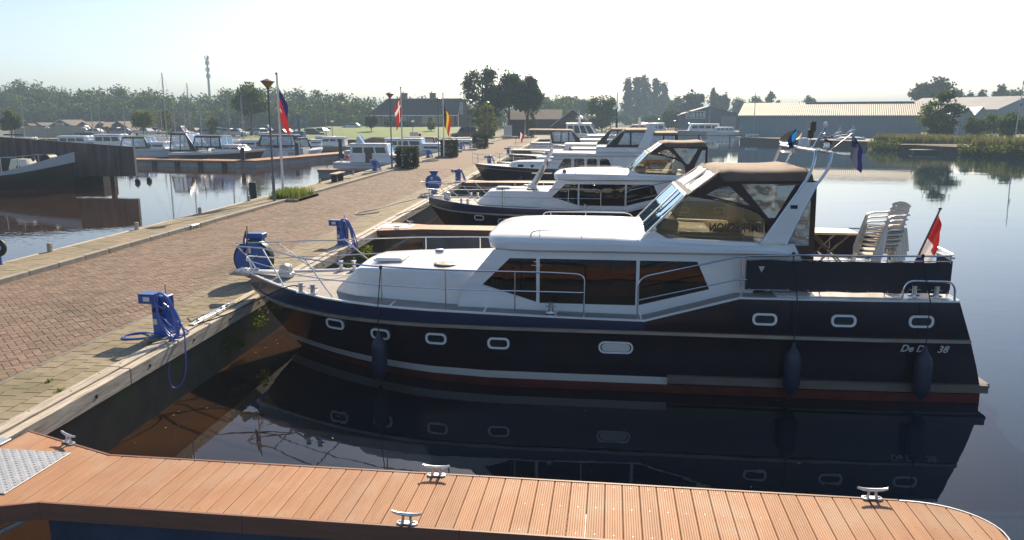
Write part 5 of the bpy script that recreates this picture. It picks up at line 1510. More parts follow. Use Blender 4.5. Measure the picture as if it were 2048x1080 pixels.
# ------------------------------------------------------------------ other boats: one builder, many shapes
def small_hull(R_, L, B, fb, fs, hm, bottom, rake=.6, stripe=None, full=.42, deckm=None, transom=.85):
    S = [0, .012, .04, .08, .14, .2, .3, .42, .55, .7, .85, 1.0]
    def sheer(t): return lerp(fb, fs, t) - .10 * math.sin(t * PI)
    def br(t, p, k=1): return B / 2 * k * (1 - (1 - min(1, t / full)) ** p) * (1 - (1 - transom) * max(0, (t - .55) / .45) ** 2)
    rings = []
    for t in S:
        z = sheer(t)
        lv = [(br(t, 2.5) + .015, z, 0), (br(t, 2.4, .995) + .01, z - .22, .12), (br(t, 2.0, .97) + .005, z * .4, .55), (br(t, 1.7, .93), .10, .9), (br(t, 1.6, .90), -.05, 1.0), (.02, -.45, 1.6)]
        ring = []
        for b, zz, k in lv:
            x = -L / 2 + t * L + rake * k * max(0, 1 - t / .35) - .18 * (1 - k) * max(0, (t - .7) / .3) * .5
            ring.append((x, -b, zz))
        rings.append(ring + [(p[0], -p[1], p[2]) for p in reversed(ring[:-1])])
    m = MB(); mids = [1, 0, 0, 2, 2]; m.loft(rings, mids=mids + mids[::-1]); m.add(rings[-1], [tuple(range(len(rings[-1])))], 0)
    hull = m.build('hull', [hm, stripe or hm, bottom], R_, angle=35)
    m = MB(); m.loft([[(r[0][0], r[0][1] + .03, r[0][2] - .02), (r[0][0], 0, r[0][2] + .02), (r[0][0], -r[0][1] - .03, r[0][2] - .02)] for r in rings]); m.build('deck', deckm or CREAM, R_)
    for side in (-1, 1):
        m = MB(); m.tube([(r[0][0], side * abs(r[0][1]), r[0][2] - .02) for r in rings], .032, 6); m.build('gunwale', RUBRAIL if hm in (NAVY, NAVY2) else WHITE, R_)
        m = MB(); m.tube([(r[1][0], side * (abs(r[1][1]) + .008), r[1][2]) for r in rings], .022, 6); m.build('rub_rail', RUBRAIL, R_)
    def edge(s, side, inset=.06):
        t = (s + L / 2) / L
        return (s, side * max(.02, br(t, 2.5) - inset), sheer(t))
    return edge, sheer
def bm_cabin(R_, s0, s1, w, z0, z1, rf=.35, rb=.1, nwin=3, m_=None, wz=(.35, .82), roof=True, taper=.06, glass=None, name='cabin', front=True, roofm=None):
    m_ = m_ or WHITE; glass = glass or DARKGLASS
    f = [(s0, -w * .94, z0), (s0 + rf, -(w - taper) * .94, z1), (s1 - rb, -(w - taper), z1), (s1, -w, z0)]
    m = MB()
    vs = [(s0, -w * .92, z0), (s1, -w, z0), (s1 - rb, -(w - taper), z1), (s0 + rf, -(w - taper) * .92, z1)]
    vs = vs + [(x, -y, z) for x, y, z in vs]
    m.add(vs, [(0, 1, 2, 3), (4, 7, 6, 5), (0, 3, 7, 4), (1, 5, 6, 2), (3, 2, 6, 7)])
    c = m.build(name, m_, R_, smooth=False)
    # side windows follow the slope of the wall
    def wall(side):
        def fn(fx, fz, d):
            z = lerp(z0, z1, fz); xa = lerp(s0, s0 + rf, fz); xb = lerp(s1, s1 - rb, fz)
            x = lerp(xa, xb, fx); y = lerp(lerp(w * .92, (w - taper) * .92, fz), lerp(w, w - taper, fz), fx)
            return (x, side * (y + .012 - d), z)
        return fn
    for side in (-1, 1):
        fn = wall(side)
        for k in range(nwin):
            a = .05 + .90 * k / nwin + .018; b = .05 + .90 * (k + 1) / nwin - .018
            if nwin == 1: a, b = .10, .90
            q = [(a, wz[0]), (b, wz[0]), (b, wz[1]), (a, wz[1])]
            m = MB(); m.plate(q, lambda u, v, d: fn(u, v, d), .02); wn_ = m.build('window', glass, c, smooth=False)
            fx = .012; fz = .04
            m = MB(); m.plate([(a - fx, wz[0] - fz), (b + fx, wz[0] - fz), (b + fx, wz[1] + fz), (a - fx, wz[1] + fz)], lambda u, v, d: fn(u, v, d - .006), .02, holes=[q]); m.build('window_frame', ALU, c, smooth=False)
    if front:
        def ff(fy, fz, d):
            return (lerp(s0, s0 + rf, fz) - .012 + d, lerp(-w * .92, w * .92, fy) * (1 - taper / w * fz), lerp(z0, z1, fz))
        for a, b in ((.06, .47), (.53, .94)):
            m = MB(); m.plate([(a, wz[0]), (b, wz[0]), (b, wz[1] + .06), (a, wz[1] + .06)], ff, .02); m.build('window', SKYGLASS if glass is DARKGLASS else glass, c, smooth=False)
    if roof:
        rings = []
        for (s, ww, dz) in ((s0 + rf - .16, .55, -.01), (s0 + rf - .13, .86, .0), (s0 + rf, 1.02, .0), (s1 - rb, 1.03, 0), (s1 - rb + .10, 1.0, 0)):
            W_ = (w - taper) * ww + .05; zz = z1 + dz + .003
            ring = [(s, -W_ + .03, zz), (s, -W_, zz + .03), (s, -W_ + .03, zz + .07), (s, -W_ * .5, zz + .11), (s, 0, zz + .125)]
            rings.append(ring + [(p[0], -p[1], p[2]) for p in reversed(ring[:-1])])
        m = MB(); m.loft(rings, closed=True, cap0=True, cap1=True); m.build('roof', roofm or m_, R_, angle=50)
    return c
def bm_canopy(R_, s0, s1, w, z0, z1, m_, rf=.5, rb=.2, nwin=2, roofm=None, front=True, open_sides=False, glassm=None):
    """folding hood: canvas sides with vinyl lights, rounded canvas top, slanted front screen"""
    sides = [(s0, z0), (s0 + rf, z1 - .08), (s1 - rb, z1 - .08), (s1, z0)]
    for side in (-1, 1):
        fn = lambda u, v, d: (u, side * (w - .10 * (v - z0) - d), v)
        holes = []
        if not open_sides:
            xs0 = s0 + rf * .55 + .10; xs1 = s1 - .12
            for k in range(nwin):
                a = lerp(xs0, xs1, k / nwin) + .05; b = lerp(xs0, xs1, (k + 1) / nwin) - .05
                zt = z1 - .22; zb = z0 + .16
                holes.append([(a, zb), (b, zb), (b - (rb * .7 if k == nwin - 1 else 0), zt), (a + (rf * .35 if k == 0 else 0), zt)])
            m = MB(); m.plate(sides, fn, .012, holes=holes); sc_ = m.build('side_canvas', m_, R_, smooth=False)
            for h in holes:
                m = MB(); m.plate(h, lambda u, v, d: fn(u, v, d + .003), .004); m.build('side_vinyl', glassm or VINYL, sc_, smooth=False)
        else:
            m = MB()
            for s in (s0 + rf, s1 - rb): m.tube([(lerp(s, (s0 + s1) / 2, .0), side * w * .97, z0), (s, side * (w - .1), z1 - .05)], .018, 6)
            m.build('canopy_frame', STEEL, R_)
    rings = []
    for (s, dz) in ((s0 + rf - .06, -.14), (s0 + rf, -.03), (s0 + rf + .15, 0), ((s0 + s1) / 2, .0), (s1 - rb - .1, .01), (s1 - rb + .02, -.03), (s1 - rb + .06, -.14)):
        z = z1 + dz; W_ = w - .10 * (z1 - z0) + .02
        ring = [(s, -W_ - .03, z - .16), (s, -W_, z - .06), (s, -W_ * .7, z + .01), (s, 0, z + .03)]
        rings.append(ring + [(p[0], -p[1], p[2]) for p in reversed(ring[:-1])])
    m = MB(); m.loft(rings); m.build('canopy_top', roofm or m_, R_, angle=60)
    if front:
        fr = lambda u, v, d: (s0 + rf * v + d, u * (1 - .06 * v), lerp(z0, z1 - .06, v))
        W_ = w - .01
        hs = [[(-W_ + .1, .06), (-.05, .06), (-.05, .94), (-W_ + .14, .94)], [(.05, .06), (W_ - .1, .06), (W_ - .14, .94), (.05, .94)]]
        m = MB(); m.plate([(-W_, 0), (W_, 0), (W_ - .02, 1), (-W_ + .02, 1)], fr, .03, holes=hs); f_ = m.build('windscreen_frame', WHITE, R_)
        for h in hs:
            m = MB(); m.plate(h, lambda u, v, d: fr(u, v, d + .01), .006); m.build('windscreen_pane', SKYGLASS, f_)
def bm_rail(R_, edge, sheer, L, s0, s1, h=.6, bowtip=True, n=5, r=.014):
    for side in (-1, 1):
        m = MB(); pts = [edge(lerp(s0, s1, k / 8), side) for k in range(9)]
        top = [(p[0], p[1], p[2] + h) for p in pts]
        if bowtip: top = [(-L / 2 - .12, 0, sheer(0) + h + .05)] + top
        m.tube(top, r, 6)
        m.tube([(p[0], p[1], p[2] - h * .48) for p in top], r * .75, 6)
        for k in range(n):
            p = pts[int(k * 8 / (n - 1))]; m.tube([p, (p[0] - .0, p[1], p[2] + h)], r * .85, 6)
        m.build('railing', STEEL, R_)
def new_boat(name, label, loc, rz, group, cat='motor boat'):
    return empty(name, loc, rz, label, cat, group)
GR = 'motor cruisers moored bow to the quay'
GL = 'boats moored in the left basin'
def aft_screen(R_, edge, s0, s1, z0, z1, m_):
    for side in (-1, 1):
        m = MB(); m.loft([[(s, edge(s, side)[1], z0), (s, edge(s, side)[1], z1), (s, edge(s, side)[1] - side * .01, z1), (s, edge(s, side)[1] - side * .01, z0)] for s in [lerp(s0, s1, k / 6) for k in range(7)]], closed=True, cap0=True, cap1=True); m.build('dodger_screen', m_, R_)

# third boat: classic navy cruiser with four round-cornered saloon windows and a white arch
rz3 = math.radians(-2)
b3 = new_boat('classic_cruiser', 'navy cruiser with four round-cornered saloon windows, third along the quay', (-.05, 48.4, .08), rz3, GR)
e3, s3 = small_hull(b3, 12.6, 3.9, 1.56, 1.35, NAVY, ANTIFOUL, rake=1.0, stripe=NAVYBAND, deckm=CREAM)
m = MB(); rings = []
for (s, w_, zt) in ((-4.1, .6, 1.5), (-3.9, .95, 1.66), (-3.5, 1.1, 1.72), (-2.0, 1.4, 1.76), (-1.0, 1.45, 1.77)):
    r_ = [(s, -w_, 1.1), (s, -w_ + .04, zt - .1), (s, -w_ + .14, zt), (s, 0, zt + .06)]; rings.append(r_ + [(p[0], -p[1], p[2]) for p in reversed(r_[:-1])])
m.loft(rings, cap0=True); co = m.build('coachroof', WHITE, b3, angle=50)
for s in (-3.3, -2.5, -1.8):
    for side in (-1, 1):
        m = MB(); m.plate(rrect(.36, .15, .06), lambda u, v, d: (s + u, side * (1.12 + .2 * (s + 3.5) / 1.5 + .02 - d), 1.50 + v), .03); m.build('portlight', DARKGLASS, co)
wall3 = [(-1.75, 1.1), (-1.28, 2.10), (3.9, 2.10), (3.9, 1.1)]
def warp(cx, w_): return [(cx + u, 1.70 + v) for u, v in rrect(w_, .56, .10)]
wins3 = [[(-1.02, 1.42), (-.22, 1.42), (-.22, 1.89), (-.31, 1.98), (-.62, 1.98), (-.72, 1.9)], warp(.24, .60), warp(1.0, .60), [(1.46, 1.42), (2.16, 1.42), (2.08, 1.7), (1.97, 1.9), (1.88, 1.98), (1.55, 1.98), (1.46, 1.89)]]
for side in (-1, 1):
    m = MB(); m.plate(wall3, lambda u, v, d: (u, side * (1.5 - .03 * (v - 1.1) - d), v), .05, holes=wins3); w_ = m.build('saloon_wall', WHITE, b3)
    for h in wins3:
        m = MB(); m.plate(h, lambda u, v, d: (u, side * (1.5 - .03 * (v - 1.1) - .02 - d), v), .006); m.build('window_pane', GLASS, w_)
        cxm = sum(p[0] for p in h) / len(h); czm = sum(p[1] for p in h) / len(h)
        m = MB(); m.plate([(cxm + (p[0] - cxm) * 1.08, czm + (p[1] - czm) * 1.08) for p in h], lambda u, v, d: (u, side * (1.5 - .03 * (v - 1.1) + .012 - d), v), .02, holes=[h]); m.build('window_frame', ALU, w_)
m = MB(); fr = lambda u, v, d: (-1.75 + .47 * v + d, u, 1.1 + 1.0 * v)
hs = [[(-1.36, .55), (-.08, .55), (-.08, .93), (-1.34, .93)], [(.08, .55), (1.36, .55), (1.34, .93), (.08, .93)]]
m.plate([(-1.49, 0), (1.49, 0), (1.46, 1), (-1.46, 1)], fr, .04, holes=hs); f_ = m.build('saloon_front', WHITE, b3)
for h in hs:
    m = MB(); m.plate(h, lambda u, v, d: fr(u, v, d + .02), .006); m.build('windscreen_pane', SKYGLASS, f_)
m = MB(); m.box((1.0, 0, 1.05), (5.4, 2.8, .05)); m.box((2.7, .6, 1.5), (1.0, 1.2, .8)); m.build('cabin_floor', WOODINT, b3, smooth=False)
rings = []
for (s, ww) in ((-1.62, .5), (-1.55, .9), (-1.4, 1.0), (2.0, 1.0), (4.6, 1.0)):
    W_ = 1.62 * ww; r_ = [(s, -W_ + .04, 2.10), (s, -W_, 2.14), (s, -W_, 2.24), (s, -W_ + .06, 2.29), (s, 0, 2.36)]; rings.append(r_ + [(p[0], -p[1], p[2]) for p in reversed(r_[:-1])])
m = MB(); m.loft(rings, closed=True, cap0=True, cap1=True); m.build('saloon_roof', WHITE, b3, angle=45)
m = MB(); m.box((3.0, 0, 2.5), (3.6, 2.9, .36), ch=.08); m.build('helm_coaming', WHITE, b3)
bm_canopy(b3, 1.75, 4.15, 1.42, 2.64, 3.72, CANVAS, rf=1.1, rb=-.12, nwin=2, roofm=CANVASTAN)
bm_canopy(b3, 4.3, 6.0, 1.5, 1.9, 3.55, CANVAS, rf=.0, rb=.05, nwin=2, roofm=CANVASTAN, front=False)
for side in (-1, 1):
    m = MB(); m.plate([(3.65, 2.6), (4.35, 2.6), (4.68, 3.98), (4.30, 4.05)], lambda u, v, d: (u, side * (1.52 - .05 * (v - 2.6) - d), v), .09); m.build('arch_leg', WHITE, b3)
m = MB(); m.box((4.5, 0, 3.98), (.36, 2.8, .12), ch=.03); m.build('arch_top', WHITE, b3)
bm_rail(b3, e3, s3, 12.6, -6.1, 2.2, .58)
aft_screen(b3, e3, 4.3, 6.2, 1.4, 1.95, SCREEN)
m = MB(); m.tube([(-6.4, 0, 1.5), (-6.45, 0, 2.35)], .012, 6); m.build('bow_flagstaff', STEEL, b3)
# ensigns
def ensign(loc, label, seed, drop=1.25):
    S = empty('ensign', loc, 0, label, 'flag', FG)
    m = MB(); m.tube([(-.25, 0, -.9), (.12, 0, .75)], .018, 6); m.build('flagstaff', WOODINT, S)
    fl = cloth_flag('flag_cloth', (.10, 0, .7), 0, drop, 1.15, ([F_RED, F_WHITE, F_BLUE], lambda u, v: 0 if v < .35 else (1 if v < .62 else 2)) if seed % 2 else ([F_RED, F_WHITE, F_BLUE], lambda u, v: 0 if u > .66 else (1 if u > .33 else 2)), '', '', seed)
    fl.parent = S
    return S
ensign((7.15, 48.1, 2.75), 'red white and blue ensign drooping at the stern of the third boat', 4, 1.9)
# outboard on the third boat's stern
S = empty('outboard_motor', (6.55, 47.5, 1.75), 0, 'dark outboard motor on the stern rail of the third boat', 'outboard motor')
m = MB(); m.box((0, 0, .28), (.34, .26, .34), ch=.08); m.build('cowling', BLACK, S)
m = MB(); m.box((.05, 0, -.12), (.14, .08, .55), ch=.02); m.lathe([(0, -.1), (.05, -.05), (.05, .1), (0, .15)], (.06, 0, -.38), 10, axis=(1, 0, 0)); m.build('leg', GALV, S)

# fourth boat: low white-cabin sloop-like cruiser between the third and fifth
b4 = new_boat('low_cruiser', 'low white cabin cruiser with a navy hull, fourth along the quay', (.2, 56.6, 0), rz3, GR)
e4, s4 = small_hull(b4, 12.0, 3.5, 1.3, 1.1, NAVY, ANTIFOUL, rake=.9)
bm_cabin(b4, -3.4, 0.6, 1.25, 1.0, 1.6, .5, .1, 3, wz=(.4, .75))
bm_cabin(b4, -1.0, 5.2, 1.35, 1.3, 2.25, .55, .1, 5, wz=(.38, .82))
bm_rail(b4, e4, s4, 12, -5.8, 2, .58)
# fifth boat
b5 = new_boat('canopied_cruiser', 'white cruiser with brown hood and slanted screen, fifth along the quay', (.8, 64.8, 0), rz3, GR)
e5, s5 = small_hull(b5, 13.0, 3.9, 1.5, 1.3, NAVY, ANTIFOUL, rake=.9)
bm_cabin(b5, -3.8, -1.2, 1.3, 1.2, 1.75, .5, .1, 2, wz=(.4, .75))
bm_cabin(b5, -2.2, 4.6, 1.55, 1.3, 2.3, .55, .1, 4, wz=(.35, .8))
bm_canopy(b5, .8, 4.4, 1.4, 2.42, 3.6, CANVAS, rf=1.1, rb=.1, nwin=3, roofm=CANVASTOP)
m = MB(); m.tube([(3.9, -1.3, 2.4), (4.2, -1.25, 3.9), (4.2, 1.25, 3.9), (3.9, 1.3, 2.4)], .04, 8); m.lathe([(.16, 0), (.16, .18), (0, .25)], (4.2, .3, 3.92), 12); m.tube([(4.2, -.5, 3.9), (4.25, -.5, 4.6)], .02, 6); m.box((4.2, -.1, 4.2), (.2, .1, .5)); m.tube([(4.2, .9, 3.9), (4.15, .9, 4.4)], .02, 6); m.build('radar_arch', STEEL, b5)
bm_rail(b5, e5, s5, 13, -6.3, 2.4, .6)
# sixth boat lies stern to the quay: tan hood to the left, screen facing the water
b6 = new_boat('tan_hooded_cruiser', 'cruiser lying stern to the quay under a long tan hood', (-.2, 79.5, 0), math.radians(178), GR)
e6, s6 = small_hull(b6, 12.5, 3.8, 1.5, 1.3, mat('maroon_paint', (.10, .035, .028), .3, coat=.3), ANTIFOUL, rake=.8)
bm_cabin(b6, -4.2, 1.0, 1.5, 1.2, 1.9, .6, .1, 4, wz=(.35, .8))
bm_canopy(b6, -.9, 2.2, 1.5, 1.95, 3.3, CANVAS, rf=1.2, rb=-.3, nwin=3, roofm=CANVASTAN)
bm_canopy(b6, 2.1, 4.4, 1.45, 1.5, 3.32, CANVASTAN, rf=.0, rb=-.2, nwin=1, open_sides=True, front=False)
bm_rail(b6, e6, s6, 12.5, 2.6, 6.0, .7, bowtip=False)
ensign((-6.0, 79.3, 2.6), 'dark striped ensign at the tan hooded cruiser stern', 6, 1.4)
# seventh and eighth
b7 = new_boat('low_cruiser', 'white cruiser with a plain long roof just beyond the fifth boat', (1.8, 71.6, 0), rz3, GR)
e7, s7 = small_hull(b7, 12.0, 3.6, 1.4, 1.2, WHITE, ANTIFOUL, rake=.9)
bm_cabin(b7, -2.0, 3.6, 1.45, 1.3, 2.45, .6, .1, 4, wz=(.4, .82)); bm_canopy(b7, 2.0, 5.2, 1.4, 1.9, 3.5, CANVAS, rf=.9, rb=.1, nwin=2, roofm=CANVASTOP)
bm_rail(b7, e7, s7, 12, -5.8, 1.6, .58)
b8 = new_boat('pilot_cruiser', 'white pilot cruiser with a hard top and stubby mast, farthest in the row', (.6, 96.0, 0), math.radians(176), GR)
e8, s8 = small_hull(b8, 12.5, 3.9, 1.7, 1.5, WHITE, ANTIFOUL, rake=.8)
bm_cabin(b8, -3.6, 3.8, 1.6, 1.3, 2.35, .6, .1, 5, wz=(.35, .8)); bm_cabin(b8, -1.9, 1.9, 1.5, 2.45, 3.7, .9, .1, 4, wz=(.12, .86))
m = MB(); m.tube([(.3, 0, 3.7), (.4, 0, 4.7)], .15, 10, r1=.09); m.box((.35, 0, 4.3), (.9, .12, .08)); m.tube([(.4, 0, 4.7), (.4, 0, 5.3)], .03, 6); m.lathe([(.3, 0), (.3, .2), (0, .3)], (.2, 0, 4.35), 12); m.build('mast', WHITE, b8)
b9 = new_boat('low_cruiser', 'white cruiser roof showing past the pilot cruiser', (3.0, 87.5, 0), rz3, GR)
e9, s9 = small_hull(b9, 11.5, 3.6, 1.5, 1.3, WHITE, ANTIFOUL, rake=.9); bm_cabin(b9, -2.4, 4.4, 1.45, 1.3, 2.5, .6, .1, 5, wz=(.4, .82)); bm_canopy(b9, 1.8, 5, 1.4, 2.6, 3.7, CANVAS, rf=1.2, rb=.1, nwin=2, roofm=CANVASTAN)

# clutter of bows along the quay: small open dinghies and a bicycle-like rail of fenders are left as separate boats
b10 = new_boat('open_launch', 'small dark open launch moored by the quay between third and fifth bows', (-2.6, 60.6, 0), rz3, GR)
small_hull(b10, 6.2, 2.3, 1.05, .8, NAVY, ANTIFOUL, rake=.5); m = MB(); m.box((-.3, 0, 1.05), (1.4, 1.3, .35), ch=.08); m.build('cuddy', CREAM, b10)

# fenders along the farther hulls
def far_fender(x, y, z, l, m_):
    F = empty('fender', (x, y, z), 0, l, 'fender', 'fenders hanging on the farther boats')
    m = MB(); m.lathe([(0, .36), (.03, .34), (.05, .28), (.11, .20), (.12, -.22), (.06, -.32), (0, -.34)], (0, 0, 0), 12); m.build('fender_body', m_, F, angle=60)
    m = MB(); m.tube([(0, 0, .34), (0, .05, 1.0)], .012, 5); m.build('fender_rope', ROPEBLACK, F)
for (b_, s_, l, m_) in ((b3, -3.2, 'navy fender hanging forward on the third boat', FENDERBLUE), (b3, .2, 'navy fender hanging amidships on the third boat', FENDERBLUE), (b4, -2.0, 'white fender hanging forward on the fourth boat', WHITE), (b5, -3.0, 'white fender hanging forward on the fifth boat', WHITE)):
    a_ = b_.rotation_euler.z; hb_ = 1.95 if s_ > -3 else 1.62
    if b_ is b4: hb_ = 1.72
    far_fender(b_.location.x + s_ * math.cos(a_) + hb_ * math.sin(a_) * 1.0, b_.location.y + s_ * math.sin(a_) - hb_ - .1, .75, l, m_)
# ------------------------------------------------------------------ left basin
def cam_at(px, py, Y):
    """where the sight line of a photo point meets the plane y = Y: used once to place far things at their real distance"""
    d = _fw * 1560 + _rt * (px - 1024) + _dn * (py - 540)
    t = Y / d[1]
    return (d[0] * t, H_EYE + d[2] * t)
def X_(px, Y, py=270): return cam_at(px, py, Y)[0]
def Z_(py, Y, px=1024): return cam_at(px, py, Y)[1]
# blue hulled steel cruiser, bow to the right
bl = new_boat('blue_hulled_cruiser', 'white steel cruiser with a navy hull band and open brown door, by the clipped bush', (-15.4, 61.6, 0), math.radians(181), GL); bl.scale = (.84, .84, .80)
HULLW = mat('white_blue_hull_paint', (.66, .68, .70), .35, coat=.2); NAVYB = mat('navy_bottom_paint', (.02, .03, .09), .4)
el, sl = small_hull(bl, 9.0, 3.1, 1.35, 1.25, HULLW, NAVYB, rake=.6, stripe=HULLW)
for side in (-1, 1):
    m = MB(); m.tube([(s, side * (1.50 - max(0, (-s - 1.5)) ** 2 * .16), .62) for s in (-3.8, -3, -2, -1, 0, 1, 2, 3, 4)], .05, 6); m.build('blue_band', BLUEPAINT, bl)
bm_cabin(bl, -3.0, .6, 1.15, 1.2, 1.85, .35, .05, 3, wz=(.35, .8)); 
cab = bm_cabin(bl, -1.1, 2.9, 1.22, 1.25, 2.95, .5, .12, 3, wz=(.52, .86), roof=True)
for side in (-1, 1):
    m = MB(); m.box((1.05, side * 1.235, 1.95), (.62, .03, 1.45)); m.build('cabin_door', WOODINT, bl)
m = MB(); m.plate([(-1.0, 0), (1.0, 0), (.9, .75), (-.9, .75)], lambda u, v, d: (1.9 - .0 + .25 * v - d, u, 3.05 + v), .03); m.build('wind_deflector', SKYGLASS, bl)
m = MB(); m.plate([(1.5, 3.05), (2.3, 3.05), (2.15, 3.7), (1.9, 3.7)], lambda u, v, d: (u, 1.1 - d, v), .03); m.build('wind_deflector_side', WHITE, bl)
bm_rail(bl, el, sl, 9.0, 2.6, 4.4, .6, False, 4)
S = empty('covered_outboard', (-18.6, 61.3, .95), 0, 'outboard motors and folded bikes lashed on the stern of the blue hulled cruiser', 'outboard motor')
m = MB(); m.box((0, 0, .5), (.35, .3, .45), ch=.1); m.build('cowling', BLACK, S); m = MB(); m.box((.3, .4, .35), (.3, .25, .4), ch=.08); m.build('cowling', REDPLASTIC, S)
m = MB(); m.tube([(-.1, 0, -.2), (-.05, 0, .4)], .06, 8); m.tube([(.3, .4, -.2), (.3, .4, .3)], .05, 8); m.build('shaft', GALV, S)
# finger pier under it
def pontoon(label, x0, y0, x1, y1, w_, z=.62, piles=0, deckm=None, sidem=None, name='pontoon'):
    a = math.atan2(y1 - y0, x1 - x0); L = math.hypot(x1 - x0, y1 - y0)
    S = empty(name, (x0, y0, 0), a, label, 'pontoon', 'floating pontoons in the left basin')
    n = max(6, int(L / .62))
    if n > 120: n = 120
    for k in range(n):
        m = MB(); s0 = L * k / n; s1 = L * (k + 1) / n - .03; m.box(((s0 + s1) / 2, 0, z - .02), (s1 - s0, w_, .05)); m.build('plank', PLANK, S, smooth=False)
    m = MB(); m.box((L / 2, w_ / 2 + .03, z - .09), (L, .05, .20)); m.build('fascia_board', mat('pontoon_fascia', (.36, .16, .09), .7) if 'pontoon_fascia' not in MATS else MATS['pontoon_fascia'], S, smooth=False)  # lighter reddish brown of its own for the pontoon fascia boards
    m = MB(); m.box((L / 2, -w_ / 2 - .03, z - .09), (L, .05, .20)); m.build('fascia_board', MATS['pontoon_fascia'], S, smooth=False)
    m = MB(); m.box((L / 2, 0, .12), (L - .1, w_ - .1, .78)); m.build('float', sidem or CONC, S, smooth=False)
    if piles:
        for k in range(piles):
            m = MB(); s = L * (k + .5) / piles; m.box((s, -w_ / 2 - .06, .1), (.45, .12, .85)); m.build('fender_block', BLACK, S)
    return S
CONC = mat('pontoon_concrete', (.42, .41, .38), .8, col2=(.33, .32, .30), scale=.8)
pontoon('long pontoon with dark blocks on its side, behind the boarded screen wall', -62, 75.5, -30.2, 69.4, 2.4, piles=13)
pontoon('pontoon running back from the pontoon corner', -30.0, 69.2, -23.5, 98, 2.2)
pontoon('pontoon in front of the far bank, right of the corner', -27.5, 101, -14.2, 103, 2.2)
pontoon('short pale pontoon beside the blue hulled cruiser', -19.4, 57.9, -13.5, 58.4, 1.1)
pontoon('short pontoon below the white cabin cruisers', -22, 76.5, -13.5, 77, 1.2)
pontoon('short pontoon near the last bushes', -21, 92, -13.5, 92.5, 1.2)
# round black mooring piles
for (x, y, h, l) in ((-30.4, 69.6, 1.75, 'black mooring pile at the pontoon corner'), (-25.5, 83.5, 2.2, 'black mooring pile in front of the blue hood'), (-17.8, 41.8, .95, 'low black mooring pile left of the flagpole'), (-43.5, 73.5, 1.5, 'black mooring pile at the screen wall end of the pontoon'), (-28.7, 79, 1.9, 'black mooring pile beside the street lamp'), (-22.5, 112, 2.2, 'black mooring pile by the far bank')):
    m = MB(); m.lathe([(.20, -2), (.20, h - .05), (.17, h), (0, h + .02)], (0, 0, 0), 14); o = m.build('mooring_pile', BLACK); o.location = (x, y, 0); tag(o, l, 'mooring pile', 'black mooring piles in the left basin')
# round black buoys
for (x, y, l) in ((X_(276, 52, 369), 52, 'left of the two black ball buoys'), (X_(299, 53.2, 365), 53.2, 'right of the two black ball buoys')):
    m = MB(); m.lathe([(0, -.2), (.14, -.14), (.20, 0), (.14, .14), (.05, .19), (.05, .24), (0, .25)], (0, 0, .10), 14); o = m.build('ball_buoy', BLACK); o.location = (x, y, 0); tag(o, l, 'buoy', 'black buoys in the left basin')
# left basin boats
x = X_(418, 73, 290)
c1 = new_boat('sports_cruiser', 'white cruiser with dark hoods and portholes along the pontoon', (x, 75.2, 0), math.radians(176), GL)
DARKHULL = mat('dark_grey_hull', (.035, .036, .042), .3, coat=.3)
ec, sc1 = small_hull(c1, 9.6, 3.0, 1.45, 1.05, DARKHULL, BLACK, rake=1.0, stripe=HULLW)
bm_cabin(c1, -2.9, 0, 1.1, 1.2, 1.75, .6, .05, 3, wz=(.4, .7)); bm_canopy(c1, -.9, 2.2, 1.25, 1.55, 2.75, CANVASBLUE, rf=.15, rb=.3, nwin=3); bm_canopy(c1, 1.6, 4.6, 1.3, 1.2, 3.0, BLACK, rf=1.2, rb=.2, nwin=2, roofm=CANVASBLUE)
bm_rail(c1, ec, sc1, 9.6, -4.6, -.6, .5)
def mini(name, label, px, Y, L, B, fb, rz, cabin=True, canopy=None, hm=None, py=285, mastpx=None, h2=0, mast_h=0):
    b = new_boat(name, label, (X_(px, Y, py), Y, 0), math.radians(rz), GL, 'motor boat' if not mast_h else 'sailing boat')
    e, s = small_hull(b, L, B, fb, fb - .2, hm or HULLW, NAVYB, rake=.7, stripe=hm or HULLW)
    if cabin: bm_cabin(b, -L * .30, L * .12, B * .36, fb - .15, fb + .55, .4, .05, 2, wz=(.4, .75))
    if h2: bm_cabin(b, -L * .12, L * .32, B * .40, fb - .1, fb + h2, .5, .1, 3, wz=(.5, .86))
    if canopy: bm_canopy(b, -L * .06, L * .42, B * .42, fb - .05, fb + 1.25, canopy, rf=.6, rb=.3, nwin=2)
    bm_rail(b, e, s, L, -L * .47, -L * .05, .5, True, 3)
    if mast_h:
        m = MB(); m.tube([(-L * .08, 0, fb), (-L * .08, 0, mast_h)], .085, 8, r1=.05); m.build('mast', MASTM, b)
        m = MB()
        for (ex, ey) in ((-L * .49, 0), (L * .48, 0), (-L * .06, B * .45), (-L * .06, -B * .45)): m.tube([(ex, ey, fb), (-L * .08, 0, mast_h * .97)], .012, 4)
        m.tube([(-L * .08, -.7, mast_h * .55), (-L * .08, .7, mast_h * .55)], .025, 5); m.build('rigging', MASTM, b)
        m = MB(); m.tube([(-L * .06, 0, fb + .9), (L * .34, 0, fb + .95)], .05, 6); m.tube([(-L * .04, 0, fb + 1.02), (L * .32, 0, fb + 1.05)], .12, 8, r1=.09); m.build('boom', CANVASBLUE if int(px) % 2 else CREAM, b)
    return b
MASTM = mat('mast_aluminium', (.34, .33, .32), .45, metal=.5)
mini('green_hooded_boat', 'white motorboat with a bright green hood', 302, 86, 7.5, 2.6, 1.1, 178, True, CANVASGREEN)
mini('cabin_cruiser', 'boxy white cabin cruiser left of the green hood', 240, 88, 8, 2.8, 1.2, 182, False, None, None, 285, None, 1.25)
mini('cabin_cruiser', 'small white cruiser with raked stern by the screen wall end', 170, 90, 8.5, 2.8, 1.2, 182, True, None, None, 285, None, 1.0)
